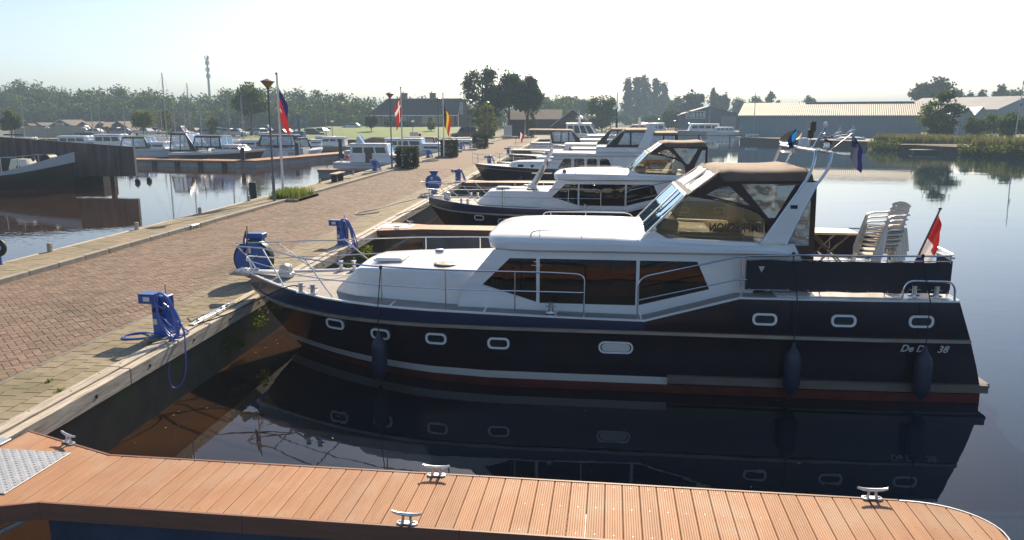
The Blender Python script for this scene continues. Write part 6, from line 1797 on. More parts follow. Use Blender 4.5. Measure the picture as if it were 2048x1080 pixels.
mini('white_cruiser', 'large white cruiser with wraparound windows left of the street lamp', 530, 86, 9.5, 3.1, 1.35, 2, True, CANVASBLUE, None, 285, None, 0)
mini('blue_hooded_boat', 'white boat showing its stern under a rounded navy hood', 601, 88, 7.5, 3.0, 1.0, 250, False, CANVASBLUE)
mini('cabin_cruiser', 'old varnished cruiser with small cabin behind the mooring pile', 655, 104, 8, 2.6, .9, 5, True, None, mat('varnished_hull', (.30, .22, .15), .4), 285, None, .9)
mini('white_cruiser', 'white cruiser with a stepped cabin beside the street lamp and flag', 832, 79, 9.5, 3.0, 1.25, 181, True, None, None, 285, None, 1.05)
mini('dark_hooded_boat', 'white cruiser under a long dark hood behind the third lamp', 872, 84, 9, 3.0, 1.2, 181, True, CANVAS)
mini('white_sloop', 'low white boat with a streamlined coachroof near the last bushes', 905, 97, 9, 2.8, 1.15, 181, True)
mini('white_sloop', 'second low white boat behind the last bushes', 921, 104, 9, 2.8, 1.2, 181, True)
mini('rowing_boat', 'small pale blue rowing boat under the clipped bush', 838, 68, 4.6, 1.7, .6, 181, False, None, mat('pale_blue_paint', (.25, .38, .5), .5))
# tan tarpaulin covered boat
b = new_boat('tarpaulin_boat', 'boat shrouded in a reddish brown tarpaulin tent behind the blue hulled cruiser', (X_(775, 83, 285), 83, 0), math.radians(180), GL)
small_hull(b, 9, 3, 1.2, 1.0, HULLW, NAVYB)
m = MB(); m.loft([[(s, -1.5, 1.1), (s, -.7, z - .35), (s, 0, z), (s, .7, z - .35), (s, 1.5, 1.1)] for s, z in ((-3.2, 1.5), (-1.2, 2.3), (1.6, 2.4), (3.4, 1.9))]); m.build('tarpaulin', mat('brown_tarpaulin', (.30, .16, .10), .8, bump=.3, bscale=1.5, bdist=.1), b, angle=20)
# sailing boats whose masts rise over the left basin
for (px, Y, top, l) in ((326, 96, 145, 'sloop with the tallest grey mast in the left basin'), (195, 112, 205, 'sloop with a thin pale mast above the small sheds'), (181, 118, 218, 'sloop with a short mast beside the thin pale mast'), (374, 104, 166, 'sloop with a bare mast right of the tallest one'), (365, 112, 196, 'small sloop with a pale mast behind the tallest one'),
                        (245, 116, 215, 'sloop with a mast left of the round clipped tree'), (452, 98, 186, 'sloop with a dark mast leaning left of the leafy tree'), (478, 92, 190, 'sloop with a reddish wooden mast under the leafy tree'), (318, 108, 222, 'small sloop with a stubby mast beside the tallest one'), (645, 118, 200, 'sloop with a mast standing before the wood, right of the crane'), (397, 114, 192, 'sloop with a pale mast under the telecom tower'), (345, 120, 207, 'sloop farthest back between the tall masts'), (43, 108, 194, 'sloop with brown mast at the far left beside the leafy tree')):
    mini('sailing_boat', l, px, Y, 7.6, 2.5, 1.0, 176 + (px % 9), True, None, None, 285, mast_h=Z_(top, Y, px))
# tugboat-like barge in front of the boarded screen wall
bg_ = new_boat('old_barge', 'old dark barge with a pale bow bulwark in front of the boarded screen wall', (-38.5, 45.2, 0), math.radians(183), GL, 'barge')
HULLB = mat('blackish_barge_hull', (.020, .014, .016), .35, col2=(.035, .022, .02), scale=1); 
S = [0, .012, .04, .09, .16, .26, .4, .7, 1]
rings = []
Lb = 16.0
def bsheer(t): return 1.05 + 1.35 * max(0, 1 - t / .30) ** 1.5
for t in S:
    b_ = 1.9 * (1 - (1 - min(1, t / .20)) ** 2.2); x = -Lb / 2 + t * Lb; z = bsheer(t)
    lv = [(b_ + .03, z, 0), (b_ * 1.0 + .02, z - .62 * max(.18, 1 - t / .3), .0), (b_ * .97 + .02, z * .45, .08), (b_ * .9, .22, .2), (b_ * .86, -.05, .3), (.02, -.5, .8)]
    r_ = [(x + k * max(0, 1 - t / .2), -bb, zz) for bb, zz, k in lv]; rings.append(r_ + [(p[0], -p[1], p[2]) for p in reversed(r_[:-1])])
m = MB(); mids = [1, 0, 0, 2, 2]; m.loft(rings, mids=mids + mids[::-1]); m.build('hull', [HULLB, mat('pale_grey_bulwark', (.48, .52, .52), .5), ANTIFOUL], bg_, angle=40)
m = MB(); m.loft([[(r_[0][0], r_[0][1] * .95, lerp(bsheer(t), 1.1, .75)), (r_[0][0], -r_[0][1] * .95, lerp(bsheer(t), 1.1, .75))] for r_, t in zip(rings, S)]); m.build('deck', DECKGREY, bg_)
m = MB(); m.loft([[(s, -w_, 1.15), (s + .1, -w_ + .15, z), (s + .1, w_ - .15, z), (s, w_, 1.15)] for s, w_, z in ((-5.6, .4, 1.35), (-5.35, .6, 1.95), (-4.5, .7, 1.98), (-4.2, .55, 1.45))], cap0=True, cap1=True); m.build('fore_cabin', CREAM, bg_)
m = MB(); m.lathe([(0, 0), (.10, 0), (.12, .04), (0, .05)], (-4.9, .68, 1.5), 12, axis=(0, 1, 0)); m.lathe([(0, 0), (.13, 0), (.15, .04), (0, .05)], (-6.45, 1.55, 2.06), 12, axis=(.35, 1, 0)); m.build('porthole', DARKGLASS, bg_)
for side in (-1, 1):
    m = MB(); pts = [(-5.6, side * 1.75, 2.1), (-4.6, side * 1.8, 2.15), (-3.6, side * 1.8, 2.05), (-2, side * 1.8, 1.95), (1, side * 1.8, 1.95)]; m.tube(pts, .03, 6)
    for p in pts: m.tube([(p[0], p[1], 1.1), p], .03, 6)
    m.build('railing', GALV, bg_)
m = MB(); m.lathe([(0, -.4), (.32, -.4), (.32, .4), (0, .4)], (-6.55, .2, 1.95), 14, axis=(0, 1, 0)); m.build('anchor_winch', BLACK, bg_)
m = MB(); m.box((-1.0, 0, 1.55), (2.4, 2.0, .9), ch=.1); m.build('aft_cabin', YELLOWPAINT, bg_)
# wooden boarded shed on posts
CLAD = mat('weathered_dark_boards', (.165, .125, .112), .85, col2=(.09, .07, .065), scale=3, stretch=(1, 1, .12), objr=.22, bump=.2, bscale=10)
SH = empty('screen_wall', (-28.5, 48.6, 0), math.radians(3.5), 'dark boarded screen wall with a sloping top, standing on posts over the water at left', 'screen wall')
Lw = 17.0; nb_ = 110
def shed_top(s): return 2.55 + .073 * s
for k in range(nb_):
    s = k * Lw / nb_; m = MB(); zb = .72 - .012 * s; zt_ = shed_top(s); w_ = Lw / nb_
    m.box((-s - w_ / 2, RND.uniform(-.006, .006), (zb + zt_) / 2), (w_ - .012, .03, zt_ - zb)); m.build('board', CLAD, SH, smooth=False)
m = MB(); m.plate([(0, .74), (-Lw, .56), (-Lw, shed_top(Lw) - .02), (0, shed_top(0) - .02)], lambda u, v, d: (u, .03 + d * .6, v), .05); m.build('backing_wall', mat('dark_backing', (.02, .017, .016), .9), SH, smooth=False)
m = MB(); m.loft([[(-s, -.04, shed_top(s)), (-s, -.04, shed_top(s) + .05), (-s, .22, shed_top(s) + .05), (-s, .22, shed_top(s))] for s in (-.06, Lw)], closed=True, cap0=True, cap1=True); m.build('capping', mat('dark_roofing', (.05, .045, .045), .8), SH, smooth=False)
m = MB(); m.box((.035, .09, (.74 + shed_top(0)) / 2), (.05, .24, shed_top(0) - .74)); m.build('end_board', mat('grey_end_board', (.17, .16, .16), .8), SH, smooth=False)
for (sx, sy) in ((-1.6, .25), (-6, .25), (-10, .25), (-14, .25)):
    m = MB(); m.box((sx, sy, -.3), (.26, .26, 2.1)); m.build('post', BARK, SH, smooth=False)
m = MB(); m.box((-9.6, 1.2, .30), (14.6, 1.8, .75)); m.build('floor_frame', mat('dark_frame_timber', (.03, .026, .024), .9), SH, smooth=False)
# ------------------------------------------------------------------ the far shore: ground pieces
GZ = G0 + .004
m = MB(); m.add([(-160, 128.5, GZ), (-16, 128.5, GZ), (-16, 182, GZ), (-160, 200, GZ)], [(0, 1, 2, 3)]); m.build('car_park', ASPHALT, kind='structure', smooth=False)
m = MB(); m.add([(-160, 127.4, GZ + .006), (-13.6, 127.4, GZ + .006), (-13.6, 129.6, GZ + .006), (-160, 131, GZ + .006)], [(0, 1, 2, 3)]); m.build('bank_path', mat('pale_path', (.42, .36, .27), .9), kind='structure', smooth=False)
m = MB(); m.add([(-160, 129.6, GZ + .01), (-13.6, 129.6, GZ + .01), (-13.6, 135, GZ + .01), (-160, 136, GZ + .01)], [(0, 1, 2, 3)]); m.build('bank_lawn', LAWN, kind='structure', smooth=False)
# lawn mound in front of the house
m = MB(); vs = []; fs = []; nx, ny = 40, 14
xa, xb = X_(555, 160, 270), X_(955, 160, 270)
for j in range(ny + 1):
    for i in range(nx + 1):
        u, v = i / nx, j / ny
        e = min(1, u * 6, (1 - u) * 9) ** .8 if 0 < u < 1 else 0
        vs.append((lerp(xa, xb, u) * (1 + .18 * v), 140 + 62 * v, GZ + .02 + 1.25 * e * min(1, v * 1.9) ** .8))
for j in range(ny):
    for i in range(nx): a = j * (nx + 1) + i; fs.append((a, a + 1, a + nx + 2, a + nx + 1))
m.add(vs, fs); m.build('house_lawn', LAWN, kind='structure')
m = MB(); m.add([(-8.6, 126, GZ + .012), (2.0, 141, GZ + .012), (6, 200, GZ + .012), (-9, 200, GZ + .012), (-12.5, 140, GZ + .012)], [(0, 1, 2, 3, 4)]); m.build('harbour_road', mat('far_road_paving', (.20, .15, .115), .9, col2=(.24, .18, .14), scale=.4), kind='structure', smooth=False)

# ------------------------------------------------------------------ trees
def tree(label, px, Y, ptop, pbot, wpx, kind='round', leafm=None, seed=1, n=2600, size=.34, trunk_frac=.3, group='trees round the harbour', name='tree', lean=0, dens=1.0):
    x, ztop = cam_at(px, ptop, Y); zb = G0
    Hh = ztop - zb; W = wpx * Y / 1560.0
    T_ = empty(name, (x, Y, zb), 0, label, 'tree', group)
    r = random.Random(seed); bl = []
    h0 = Hh * trunk_frac
    if kind == 'round':
        for k in range(26):
            a = r.uniform(0, 2 * PI); e = math.asin(r.uniform(-.75, 1)); q = r.uniform(.45, .78)
            cz = (h0 + Hh) / 2
            bl.append((W / 2 * q * math.cos(a) * math.cos(e), W / 2 * q * math.sin(a) * math.cos(e), cz + (Hh - h0) / 2 * q * math.sin(e), W * .16 * r.uniform(.7, 1.2), W * .16 * r.uniform(.7, 1.2), (Hh - h0) * .13 * r.uniform(.7, 1.2)))
    elif kind == 'ball':
        bl = [(0, 0, (h0 + Hh) / 2, W * .47, W * .47, (Hh - h0) * .47)] + [(W * .3 * math.cos(k), W * .3 * math.sin(k), (h0 + Hh) / 2 + .3 * (Hh - h0) * math.sin(k * 2.3), W * .17, W * .17, W * .15) for k in range(12)]
    elif kind == 'airy':
        for k in range(46):
            v = r.uniform(0, 1); a = r.uniform(0, 2 * PI); rad = W / 2 * (math.sin(PI * (v * .8 + .12))) * r.uniform(.3, .95)
            bl.append((rad * math.cos(a), rad * math.sin(a), h0 + (Hh - h0) * v, W * .12 * r.uniform(.6, 1.3), W * .12 * r.uniform(.6, 1.3), Hh * .06 * r.uniform(.7, 1.5)))
    elif kind == 'poplar':
        for k in range(26):
            v = k / 25; a = r.uniform(0, 2 * PI); rad = W / 2 * math.sin(PI * min(.95, v * .85 + .12)) ** .6 * r.uniform(.15, .55)
            bl.append((rad * math.cos(a), rad * math.sin(a), h0 + (Hh - h0) * v * .96, W * .26 * (1.15 - v * .5), W * .26 * (1.15 - v * .5), Hh * .075))
    leaf_object('crown', bl, int(n * dens), size, leafm or LEAF_A, T_, seed=seed, shell=.2, soft=.42 if kind == 'airy' else (.16 if kind == 'ball' else .26))
    m = MB(); tr = max(.09, Hh * .020)
    m.tube([(0, 0, -.1), (.05 * Hh * lean, 0, h0), (.02 * Hh + .05 * Hh * lean, .02 * Hh, Hh * .75)], [tr, tr * .8, tr * .25], 7)
    for k in range(7):
        b_ = bl[(k * 3) % len(bl)]
        m.tube([(0, 0, h0 * .8 + k * .04 * Hh), (b_[0] * .5, b_[1] * .5, lerp(h0, b_[2], .6)), b_[:3]], [tr * .45, tr * .3, tr * .08], 5)
    m.build('trunk', BARK, T_)
    return T_
tree('tall leafy tree on the left behind the street lamp', 498, 150, 166, 268, 82, 'round', LEAF_A, 2, 5200, .24, .28)
tree('ball clipped yellow green tree among the parked cars', 283, 134, 221, 268, 46, 'ball', LEAF_C, 3, 2600, .16, .34)
tree('small dense green tree at the far left edge, above the screen wall', 16, 118, 212, 268, 46, 'round', LEAF_C, 4, 2600, .18, .15)
tree('thin young tree right of the ball clipped tree', 330, 140, 222, 270, 34, 'airy', LEAF_C, 5, 1000, .18, .3)
tree('small sparse tree left of the leafy tree', 422, 142, 234, 268, 24, 'airy', LEAF_C, 6, 700, .18, .2)
tree('small clipped tree in front of the house left end', 742, 158, 231, 268, 28, 'ball', LEAF_B, 7, 1500, .17, .4)
tree('young thin tree on the lawn before the house', 862, 160, 236, 266, 22, 'airy', LEAF_C, 8, 600, .16, .35)
tree('pale birch-like airy tree, left of the big dark pair', 962, 150, 136, 266, 90, 'airy', LEAF_B, 9, 5600, .24, .2)
tree('big dark tree in the middle of the trio beside the road', 1018, 152, 139, 266, 84, 'round', LEAF_B, 10, 6200, .26, .30)
tree('dark tree with drooping right side, right of the trio', 1056, 149, 148, 266, 62, 'round', LEAF_B, 11, 4600, .25, .28)
tree('low leafy tree under the airy tree by the last lamps', 975, 128, 212, 268, 52, 'airy', LEAF_C, 12, 1500, .18, .12)
tree('yellow green shrub tree between the brick barns', 1063, 140, 226, 264, 22, 'airy', LEAF_C, 13, 800, .16, .1)
tree('rounded willow-like tree right of the black gabled hut', 1205, 205, 191, 262, 60, 'ball', LEAF_A, 14, 3600, .34, .05)
for i, (px, top, w_) in enumerate(((1256, 158, 30), (1274, 155, 30), (1290, 153, 34), (1314, 158, 34), (1328, 166, 26))):
    tree(['leftmost poplar of the tall clump', 'second poplar of the tall clump', 'tallest poplar in the middle of the clump', 'fourth poplar of the tall clump', 'rightmost poplar of the tall clump'][i], px, 395 + 6 * i, top, 250, w_, 'poplar', LEAF_B, 20 + i, 2600, .62, .06, 'tall poplars in the distance', 'poplar_tree')
for i, (px, Y, top, w_, kd, l) in enumerate(((1350, 330, 190, 46, 'round', 'rounded tree right of the poplars'), (1388, 300, 181, 62, 'round', 'broad tree above the blue shed'), (1343, 240, 222, 34, 'ball', 'bright bush left of the blue shed'), (1428, 340, 184, 24, 'airy', 'slim tree beside the tall mast'), (1446, 330, 182, 30, 'round', 'tree just right of the tall mast'), (1480, 345, 193, 40, 'round', 'low tree left of the grey hall'), (1512, 350, 190, 44, 'round', 'tree above the left end of the grey hall'), (1545, 350, 187, 30, 'airy', 'airy tree above the grey hall'), (1620, 320, 189, 40, 'round', 'rounded tree above the middle of the grey hall roof'),
                                            (1085, 300, 190, 50, 'round', 'tree behind the brick barn left part'), (1128, 310, 186, 60, 'round', 'tree behind the black gabled hut'), (1165, 320, 192, 46, 'round', 'tree behind and right of the black gabled hut'), (1240, 330, 226, 60, 'round', 'low trees left of the poplars foot'), (1310, 300, 226, 80, 'round', 'low dark trees under the poplars'))):
    tree(l, px, Y, top, 262, w_, kd, LEAF_B if i % 3 else LEAF_A, 40 + i, 2000, .5, .1)
tree('big rounded tree standing behind the far grey hall', 1866, 255, 152, 205, 86, 'round', LEAF_B, 60, 5200, .45, .2)
for i, (px, top, w_, l) in enumerate(((1914, 176, 40, 'first tree right of the big rounded one'), (1940, 180, 40, 'second tree right of the big rounded one'), (1966, 178, 34, 'third tree right of the big rounded one'), (2004, 172, 34, 'tall thin tree near the right edge'), (2034, 174, 50, 'tree at the right edge behind the lamp pole'))):
    tree(l, px, 265 + 4 * i, top, 210, w_, 'round' if i != 3 else 'airy', LEAF_B, 70 + i, 1900, .5, .1)
tree('leafy tree standing before the end of the grey hall', 1889, 128, 189, 268, 76, 'airy', LEAF_A, 80, 5200, .2, .14)
for i, (px, Y, top, w_, l) in enumerate(((1954, 135, 228, 44, 'left pointed shrub before the far hall'), (1986, 138, 224, 36, 'middle pointed shrub before the far hall'), (2028, 122, 222, 60, 'brown green bush by the right lamp pole'))):
    tree(l, px, Y, top, 268, w_, 'round', LEAF_A, 90 + i, 1900, .2, .05, name='shrub')
# the wood behind the left basin reads as one mass
r = random.Random(31); blobs = []
prof = [(-60, 176), (0, 174), (35, 164), (62, 160), (85, 172), (120, 175), (200, 172), (255, 180), (300, 178), (345, 187), (400, 190), (450, 180), (540, 176), (600, 182), (660, 186), (700, 190), (760, 196), (900, 204), (1000, 205), (1110, 200)]
for layer, (Y, dz, drop) in enumerate(((262, 1.0, 0), (246, 1.0, 14), (232, 1.0, 34))):
    px = -110
    while px < (1130 if layer == 0 else 735):
        top = interp(prof, px) + drop + r.uniform(-5, 7)
        x, zt_ = cam_at(px, top, Y)
        wd = r.uniform(4, 6.5)
        zz = zt_ - 2.0
        while zz > 1.0:
            blobs.append((x + r.uniform(-1.5, 1.5), Y + r.uniform(-3, 3), zz, wd * r.uniform(.45, .75), 2.6, r.uniform(1.7, 2.6))); zz -= r.uniform(1.5, 2.3)
        px += r.uniform(17, 28)
leaf_object('woodland', blobs, 95000, .46, LEAF_WOOD, None, 5, .25, soft=.2, kind='stuff', label='band of deciduous woodland closing the view behind the left basin', category='woodland')
r = random.Random(32); m = MB()
for k in range(46):
    px = r.uniform(-60, 735); Y = r.uniform(226, 236); x, _ = cam_at(px, 250, Y); h = r.uniform(5, 9); m.tube([(x, Y, .5), (x + r.uniform(-.4, .4), Y, h)], .13, 5, r1=.05)
m.build('woodland_trunks', mat('pale_trunk', (.12, .10, .08), .9), kind='stuff', label='pale trunks at the edge of the wood', category='woodland')
# distant belt of trees along the horizon
blobs = []
for px in range(-300, 2500, 14):
    Y = 620 + r.uniform(-25, 25); top = 217 + r.uniform(-4, 7)
    x, zt_ = cam_at(px, top, Y); 
    for zz in (zt_ - 3, zt_ - 8): blobs.append((x, Y, max(1.5, zz), 6, 5, 4.2))
leaf_object('distant_trees', blobs, 16000, 1.1, LEAF_B, None, 6, .4, kind='stuff', label='hazy belt of trees on the horizon', category='woodland')

# ------------------------------------------------------------------ buildings
SHEDWALL = mat('grey_blue_cladding', (.20, .25, .27), .6, col2=(.23, .28, .30), scale=.12, stretch=(1, 1, .3))
SHEDROOF = mat('pale_corrugated_roof', (.36, .31, .24), .7, col2=(.41, .355, .27), scale=.25, stretch=(.4, 1, 1))
SHEDROOF2 = mat('grey_corrugated_roof', (.36, .34, .32), .65, col2=(.40, .38, .36), scale=.25)
def hall(label, x0, x1, Y, depth, eave, ridge, rm, ribs=100, skylight=None, skew=0.0):
    S = empty('storage_hall', (x0, Y, G0), skew, label, 'hall', 'storage halls on the right bank')
    L = x1 - x0; he, hr = eave - G0, ridge - G0
    n = int(L / .9)
    m = MB(); pts = []
    for k in range(n):
        a = L * k / n; b = L * (k + 1) / n
        pts += [(a, 0), (a + .07, -.035), (a + .16, -.035), (a + .23, 0)]
    pts.append((L, 0))
    m.loft([[(p[0], p[1], 0) for p in pts], [(p[0], p[1], he) for p in pts]]); m.build('front_wall', SHEDWALL, S, smooth=False)
    for x in (0.02, L - .02):
        m = MB(); m.plate([(0, 0), (depth, 0), (depth, he), (depth / 2, hr - .06), (0, he)], lambda u, v, d: (x + (d if x < 1 else -d), u, v), .05); m.build('gable_wall', SHEDWALL, S, smooth=False)
    m = MB(); rp = []
    for k in range(ribs * 2 + 1): rp.append((-.35 + (L + .7) * k / (ribs * 2), .05 if k % 2 else 0))
    for s in (0, 1):
        lo = [(p[0], -.45 if s == 0 else depth + .45, he - .08 + p[1]) for p in rp]; hi = [(p[0], depth / 2, hr + p[1]) for p in rp]
        m.loft([lo, hi])
    m.build('roof', rm, S, smooth=False)
    m = MB(); m.box((L / 2, -.48, he - .10), (L + .7, .12, .16)); m.build('gutter', mat('gutter_white', (.62, .60, .55), .5) if 'gutter_white' not in MATS else MATS['gutter_white'], S, smooth=False)
    if skylight:
        m = MB(); m.box(((skylight[0] + skylight[1]) / 2 - x0, depth / 2, hr + .06), (skylight[1] - skylight[0], 1.2, .16), ch=.07); m.build('ridge_skylight', CREAM, S)
    return S
Yh = 153.0
pa = (X_(1480, 153, 232), 153.0); pb = (X_(1845, 143.5, 232), 143.5)
hl = math.hypot(pb[0] - pa[0], pb[1] - pa[1])
hall('long low grey blue storage hall with pale corrugated roof on the right bank', pa[0], pa[0] + hl, 153.0, 17, Z_(230.5, 149), Z_(206, 156), SHEDROOF, 90, (pa[0] + hl * .36, pa[0] + hl * .97), skew=math.atan2(pb[1] - pa[1], pb[0] - pa[0]))
pa = (X_(1790, 214, 220), 214.0); pb = (X_(2012, 194, 220), 194.0); hl = math.hypot(pb[0] - pa[0], pb[1] - pa[1])
hall('larger grey hall behind the low one, at the right', pa[0], pa[0] + hl, 214.0, 22, Z_(220, 204), Z_(197, 214), SHEDROOF2, 60, skew=math.atan2(pb[1] - pa[1], pb[0] - pa[0]) - .15)
S = empty('hall_annexe', (X_(1918, 165, 240), 165, G0), 0, 'low annexe with two small white pointed roofs before the larger hall', 'annexe')
for k in range(2):
    m = MB(); b0_ = k * 2.9; m.loft([[(b0_, 0, 0), (b0_, 0, 4.1), (b0_ + 1.3, 0, 5.6), (b0_ + 2.6, 0, 4.1), (b0_ + 2.6, 0, 0)], [(b0_, 6, 0), (b0_, 6, 4.1), (b0_ + 1.3, 6, 5.6), (b0_ + 2.6, 6, 4.1), (b0_ + 2.6, 6, 0)]], cap0=True, cap1=True); m.build('annexe_wall', SHEDWALL, S, smooth=False)
    m = MB(); m.loft([[(b0_ - .15, -.3, 3.95), (b0_ + 1.3, -.3, 5.66), (b0_ + 2.75, -.3, 3.95)], [(b0_ - .15, 6.2, 3.95), (b0_ + 1.3, 6.2, 5.66), (b0_ + 2.75, 6.2, 3.95)]]); m.build('roof', WHITE, S, smooth=False)
# farmhouse-like harbour office with a long dark roof
HB = mat('house_brick', (.20, .145, .105), .9, col2=(.24, .175, .13), scale=1.5); ROOFT = mat('dark_roof_tiles', (.040, .033, .036), .75, col2=(.055, .044, .046), scale=.8, stretch=(1, 3, 3), bump=.4, bscale=5, bdist=.05)
Yq = 200.0
hx0, hx1 = X_(743, Yq, 232), X_(908, Yq, 232); zg = G0 + 1.2
S = empty('house', (hx0, Yq, zg), 0, 'long brick house with a steep dark tiled roof and two chimneys', 'house')
L = hx1 - hx0; he = Z_(230, Yq) - zg; hr = Z_(196.5, Yq + 4.5) - zg; dp = 10.0
m = MB(); m.box((L / 2, dp / 2, he / 2 - .3), (L, dp - .6, he + .6)); w_ = m.build('wall', HB, S, smooth=False)
for k in range(24):   # roof in courses of tile strips
    f0, f1 = k / 24, (k + 1) / 24
    m = MB(); ex = 1.1
    def P_(f, up): return [(lerp(-ex, 3.2, f), lerp(-.7, dp / 2, f), lerp(he - .1, hr, f) + up), (L + ex + .6 * 0, lerp(-.7, dp / 2, f), lerp(he - .1, hr, f) + up)]
    m.loft([P_(f0, .05), P_(f1, .0)]); m.loft([P_(f0, .05), P_(f0, -.03)])
    m.build('tile_course', ROOFT, S, smooth=False)
m = MB(); m.add([(-1.1, -.7, he - .1), (3.2, dp / 2, hr), (-1.1, dp + .7, he - .1)], [(0, 1, 2)]); m.add([(3.2, dp / 2, hr), (L + 1.1, dp / 2, hr), (L + 1.1, dp + .7, he - .1), (-1.1, dp + .7, he - .1)], [(0, 1, 2, 3)]); m.build('rear_roof', ROOFT, S, smooth=False)
m = MB(); m.box((L / 2, -.74, he - .13), (L + 2.2, .14, .24)); m.build('gutter', WHITE, S, smooth=False)
gp = [(-.7, -1), (dp + .7, -1), (dp + .7, he - .1), (dp / 2, hr), (-.7, he - .1)]
m = MB(); m.plate(gp, lambda u, v, d: (L + 1.0 - d, u, v), .2); m.build('gable_wall', HB, S, smooth=False)
# right wing turned towards the road: dark gable with a tall white window strip
m = MB(); m.loft([[(L + 1.1, .8, -1), (L + 1.1, .8, he), (L + 1.1, dp / 2, hr)], [(L + 4.6, 2.4, -1), (L + 4.6, 2.4, he - .6), (L + 2.2, dp / 2, hr - .3)]]); m.build('gable_wing', mat('dark_house_brick', (.10, .075, .062), .9), S, smooth=False)
m = MB(); m.box((L + 1.7, 1.3, he + 1.4), (.85, .1, 3.6), rz=.42); m.box((L + 1.7, 1.26, he - .6), (.85, .1, 1.0), rz=.42); m.build('gable_window', mat('pale_window_panel', (.34, .35, .36), .4), S, smooth=False)
for px, w2_ in ((808, 1.5), (865, 1.5)):
    m = MB(); cx_ = X_(px, Yq + 4.5, 196) - hx0; m.box((cx_, dp / 2, hr + .35), (w2_, 1.0, 1.9), ch=.03); m.box((cx_, dp / 2, hr + 1.32), (w2_ + .2, 1.2, .14)); m.tube([(cx_ - .3, dp / 2, hr + 1.3), (cx_ - .3, dp / 2, hr + 1.75)], .14, 8); m.build('chimney', HB, S, smooth=False)
for px, wd, z0, z1, g_ in ((752, 1.6, 1.0, 2.7, 1), (772, 1.4, .2, 2.7, 1), (805, 1.8, 1.0, 2.6, 0), (822, 1.5, .1, 2.8, 1), (852, 2.0, .8, 2.7, 0), (868, 1.8, .8, 2.7, 0), (878, 1.2, .8, 2.7, 0), (902, 1.2, .9, 2.5, 1)):
    cx_ = X_(px, Yq, 245) - hx0
    m = MB(); m.box((cx_, .22, (z0 + z1) / 2), (wd, .12, z1 - z0)); f_ = m.build('window', WHITE, S, smooth=False)
    for q in (-1, 1):
        m = MB(); m.box((cx_ + q * wd * .24, .15, (z0 + z1) / 2), (wd * .42, .04, z1 - z0 - .2)); m.build('pane', DARKGLASS if g_ else UPHOL, f_, smooth=False)
m = MB(); m.box((X_(883, Yq, 220) - hx0, 1.8, he + 2.2), (1.0, .5, .9), rx=.7); m.build('roof_light', SKYGLASS, S, smooth=False)
for i, (px, w2_, h_) in enumerate(((790, 34, 2.2), (815, 20, 1.6))):
    T_ = empty('hedge', (X_(px, 190, 260), 190, G0 + 1.0), 0, ['dark hedge against the house front', 'low dark shrub beside the hedge'][i], 'hedge'); leaf_object('crown', [(k * .8 - w2_ * 190 / 3120, 0, h_ * .5, .8, .8, h_ * .55) for k in range(int(w2_ * 190 / 1560 / .8) + 1)], 1200, .2, LEAF_B, T_, 80 + i, .3)
    mm = MB(); mm.tube([(0, 0, 0), (0, 0, h_ * .6)], .06, 6); mm.build('trunk', BARK, T_)
# brick barns and the black gabled hut
BROWNB = mat('brown_barn_boards', (.115, .075, .055), .9, col2=(.09, .058, .045), scale=1.5, stretch=(1, 1, .2)); BARNROOF = mat('brown_barn_roof', (.12, .085, .07), .85, col2=(.15, .105, .085), scale=.7)
def barn(label, x0, x1, Y, dp_, he_, hr_, wm, rm, name='barn', front_gable=False, rz=0):
    S = empty(name, (x0, Y, G0), rz, label, 'barn'); L_ = x1 - x0
    if not front_gable:
        m = MB(); m.box((L_ / 2, dp_ / 2, he_ / 2), (L_, dp_, he_)); m.build('wall', wm, S, smooth=False)
        m = MB(); m.loft([[(-.4, -.4, he_ - .05), (-.4, dp_ / 2, hr_), (-.4, dp_ + .4, he_ - .05)], [(L_ + .4, -.4, he_ - .05), (L_ + .4, dp_ / 2, hr_), (L_ + .4, dp_ + .4, he_ - .05)]]); m.build('roof', rm, S, smooth=False)
        for x in (0.0, L_):
            m = MB(); m.add([(x, 0, he_), (x, dp_, he_), (x, dp_ / 2, hr_ - .05)], [(0, 1, 2)]); m.build('gable', wm, S, smooth=False)
    else:
        n = 40
        for k in range(n):
            a = L_ * k / n; b = L_ * (k + 1) / n - .03; c = (a + b) / 2
            zt_ = he_ + (hr_ - he_) * (1 - abs(c - L_ / 2) / (L_ / 2))
            m = MB(); m.box((c, 0, zt_ / 2), (b - a, .06, zt_)); m.build('board', wm, S, smooth=False)
        m = MB(); m.loft([[(-.7, -.5, he_ - .45), (L_ / 2, -.5, hr_ + .12), (L_ + .7, -.5, he_ - .45)], [(-.7, dp_, he_ - .45), (L_ / 2, dp_, hr_ + .12), (L_ + .7, dp_, he_ - .45)]]); m.build('roof', rm, S, smooth=False)
        for q in (0, 1):
            x_ = -.7 if q == 0 else L_ + .7
            m = MB(); m.tube([(x_, -.54, he_ - .42), (L_ / 2, -.54, hr_ + .14)], .10, 4); m.build('bargeboard', CREAM, S)
        m = MB(); m.box((L_ / 2, .1 + dp_ / 2, he_ / 2), (L_ - .2, dp_ - .1, he_)); m.build('body_wall', wm, S, smooth=False)
    return S
Yb = 160
barn('brown brick barn with a long brown roof behind the dark trees', X_(1018, Yb + 8, 250), X_(1120, Yb + 8, 250), Yb + 8, 9, Z_(238, Yb + 8) - G0, Z_(219, Yb + 12) - G0, BROWNB, BARNROOF)
barn('low dark outbuilding beside the road end', X_(1016, 155, 250), X_(1048, 155, 250), 155, 5, 3.2, 4.4, mat('dark_outbuilding', (.055, .042, .036), .9), BARNROOF)
gx0, gx1 = X_(1108, Yb, 250), X_(1182, Yb, 250)
hut = barn('black boarded hut with a steep front gable edged in pale boards', gx0, gx1, Yb, 9, Z_(249, Yb) - G0, Z_(219.5, Yb) - G0, mat('black_hut_boards', (.030, .020, .020), .85, objr=.2), BARNROOF, 'gabled_hut', True)
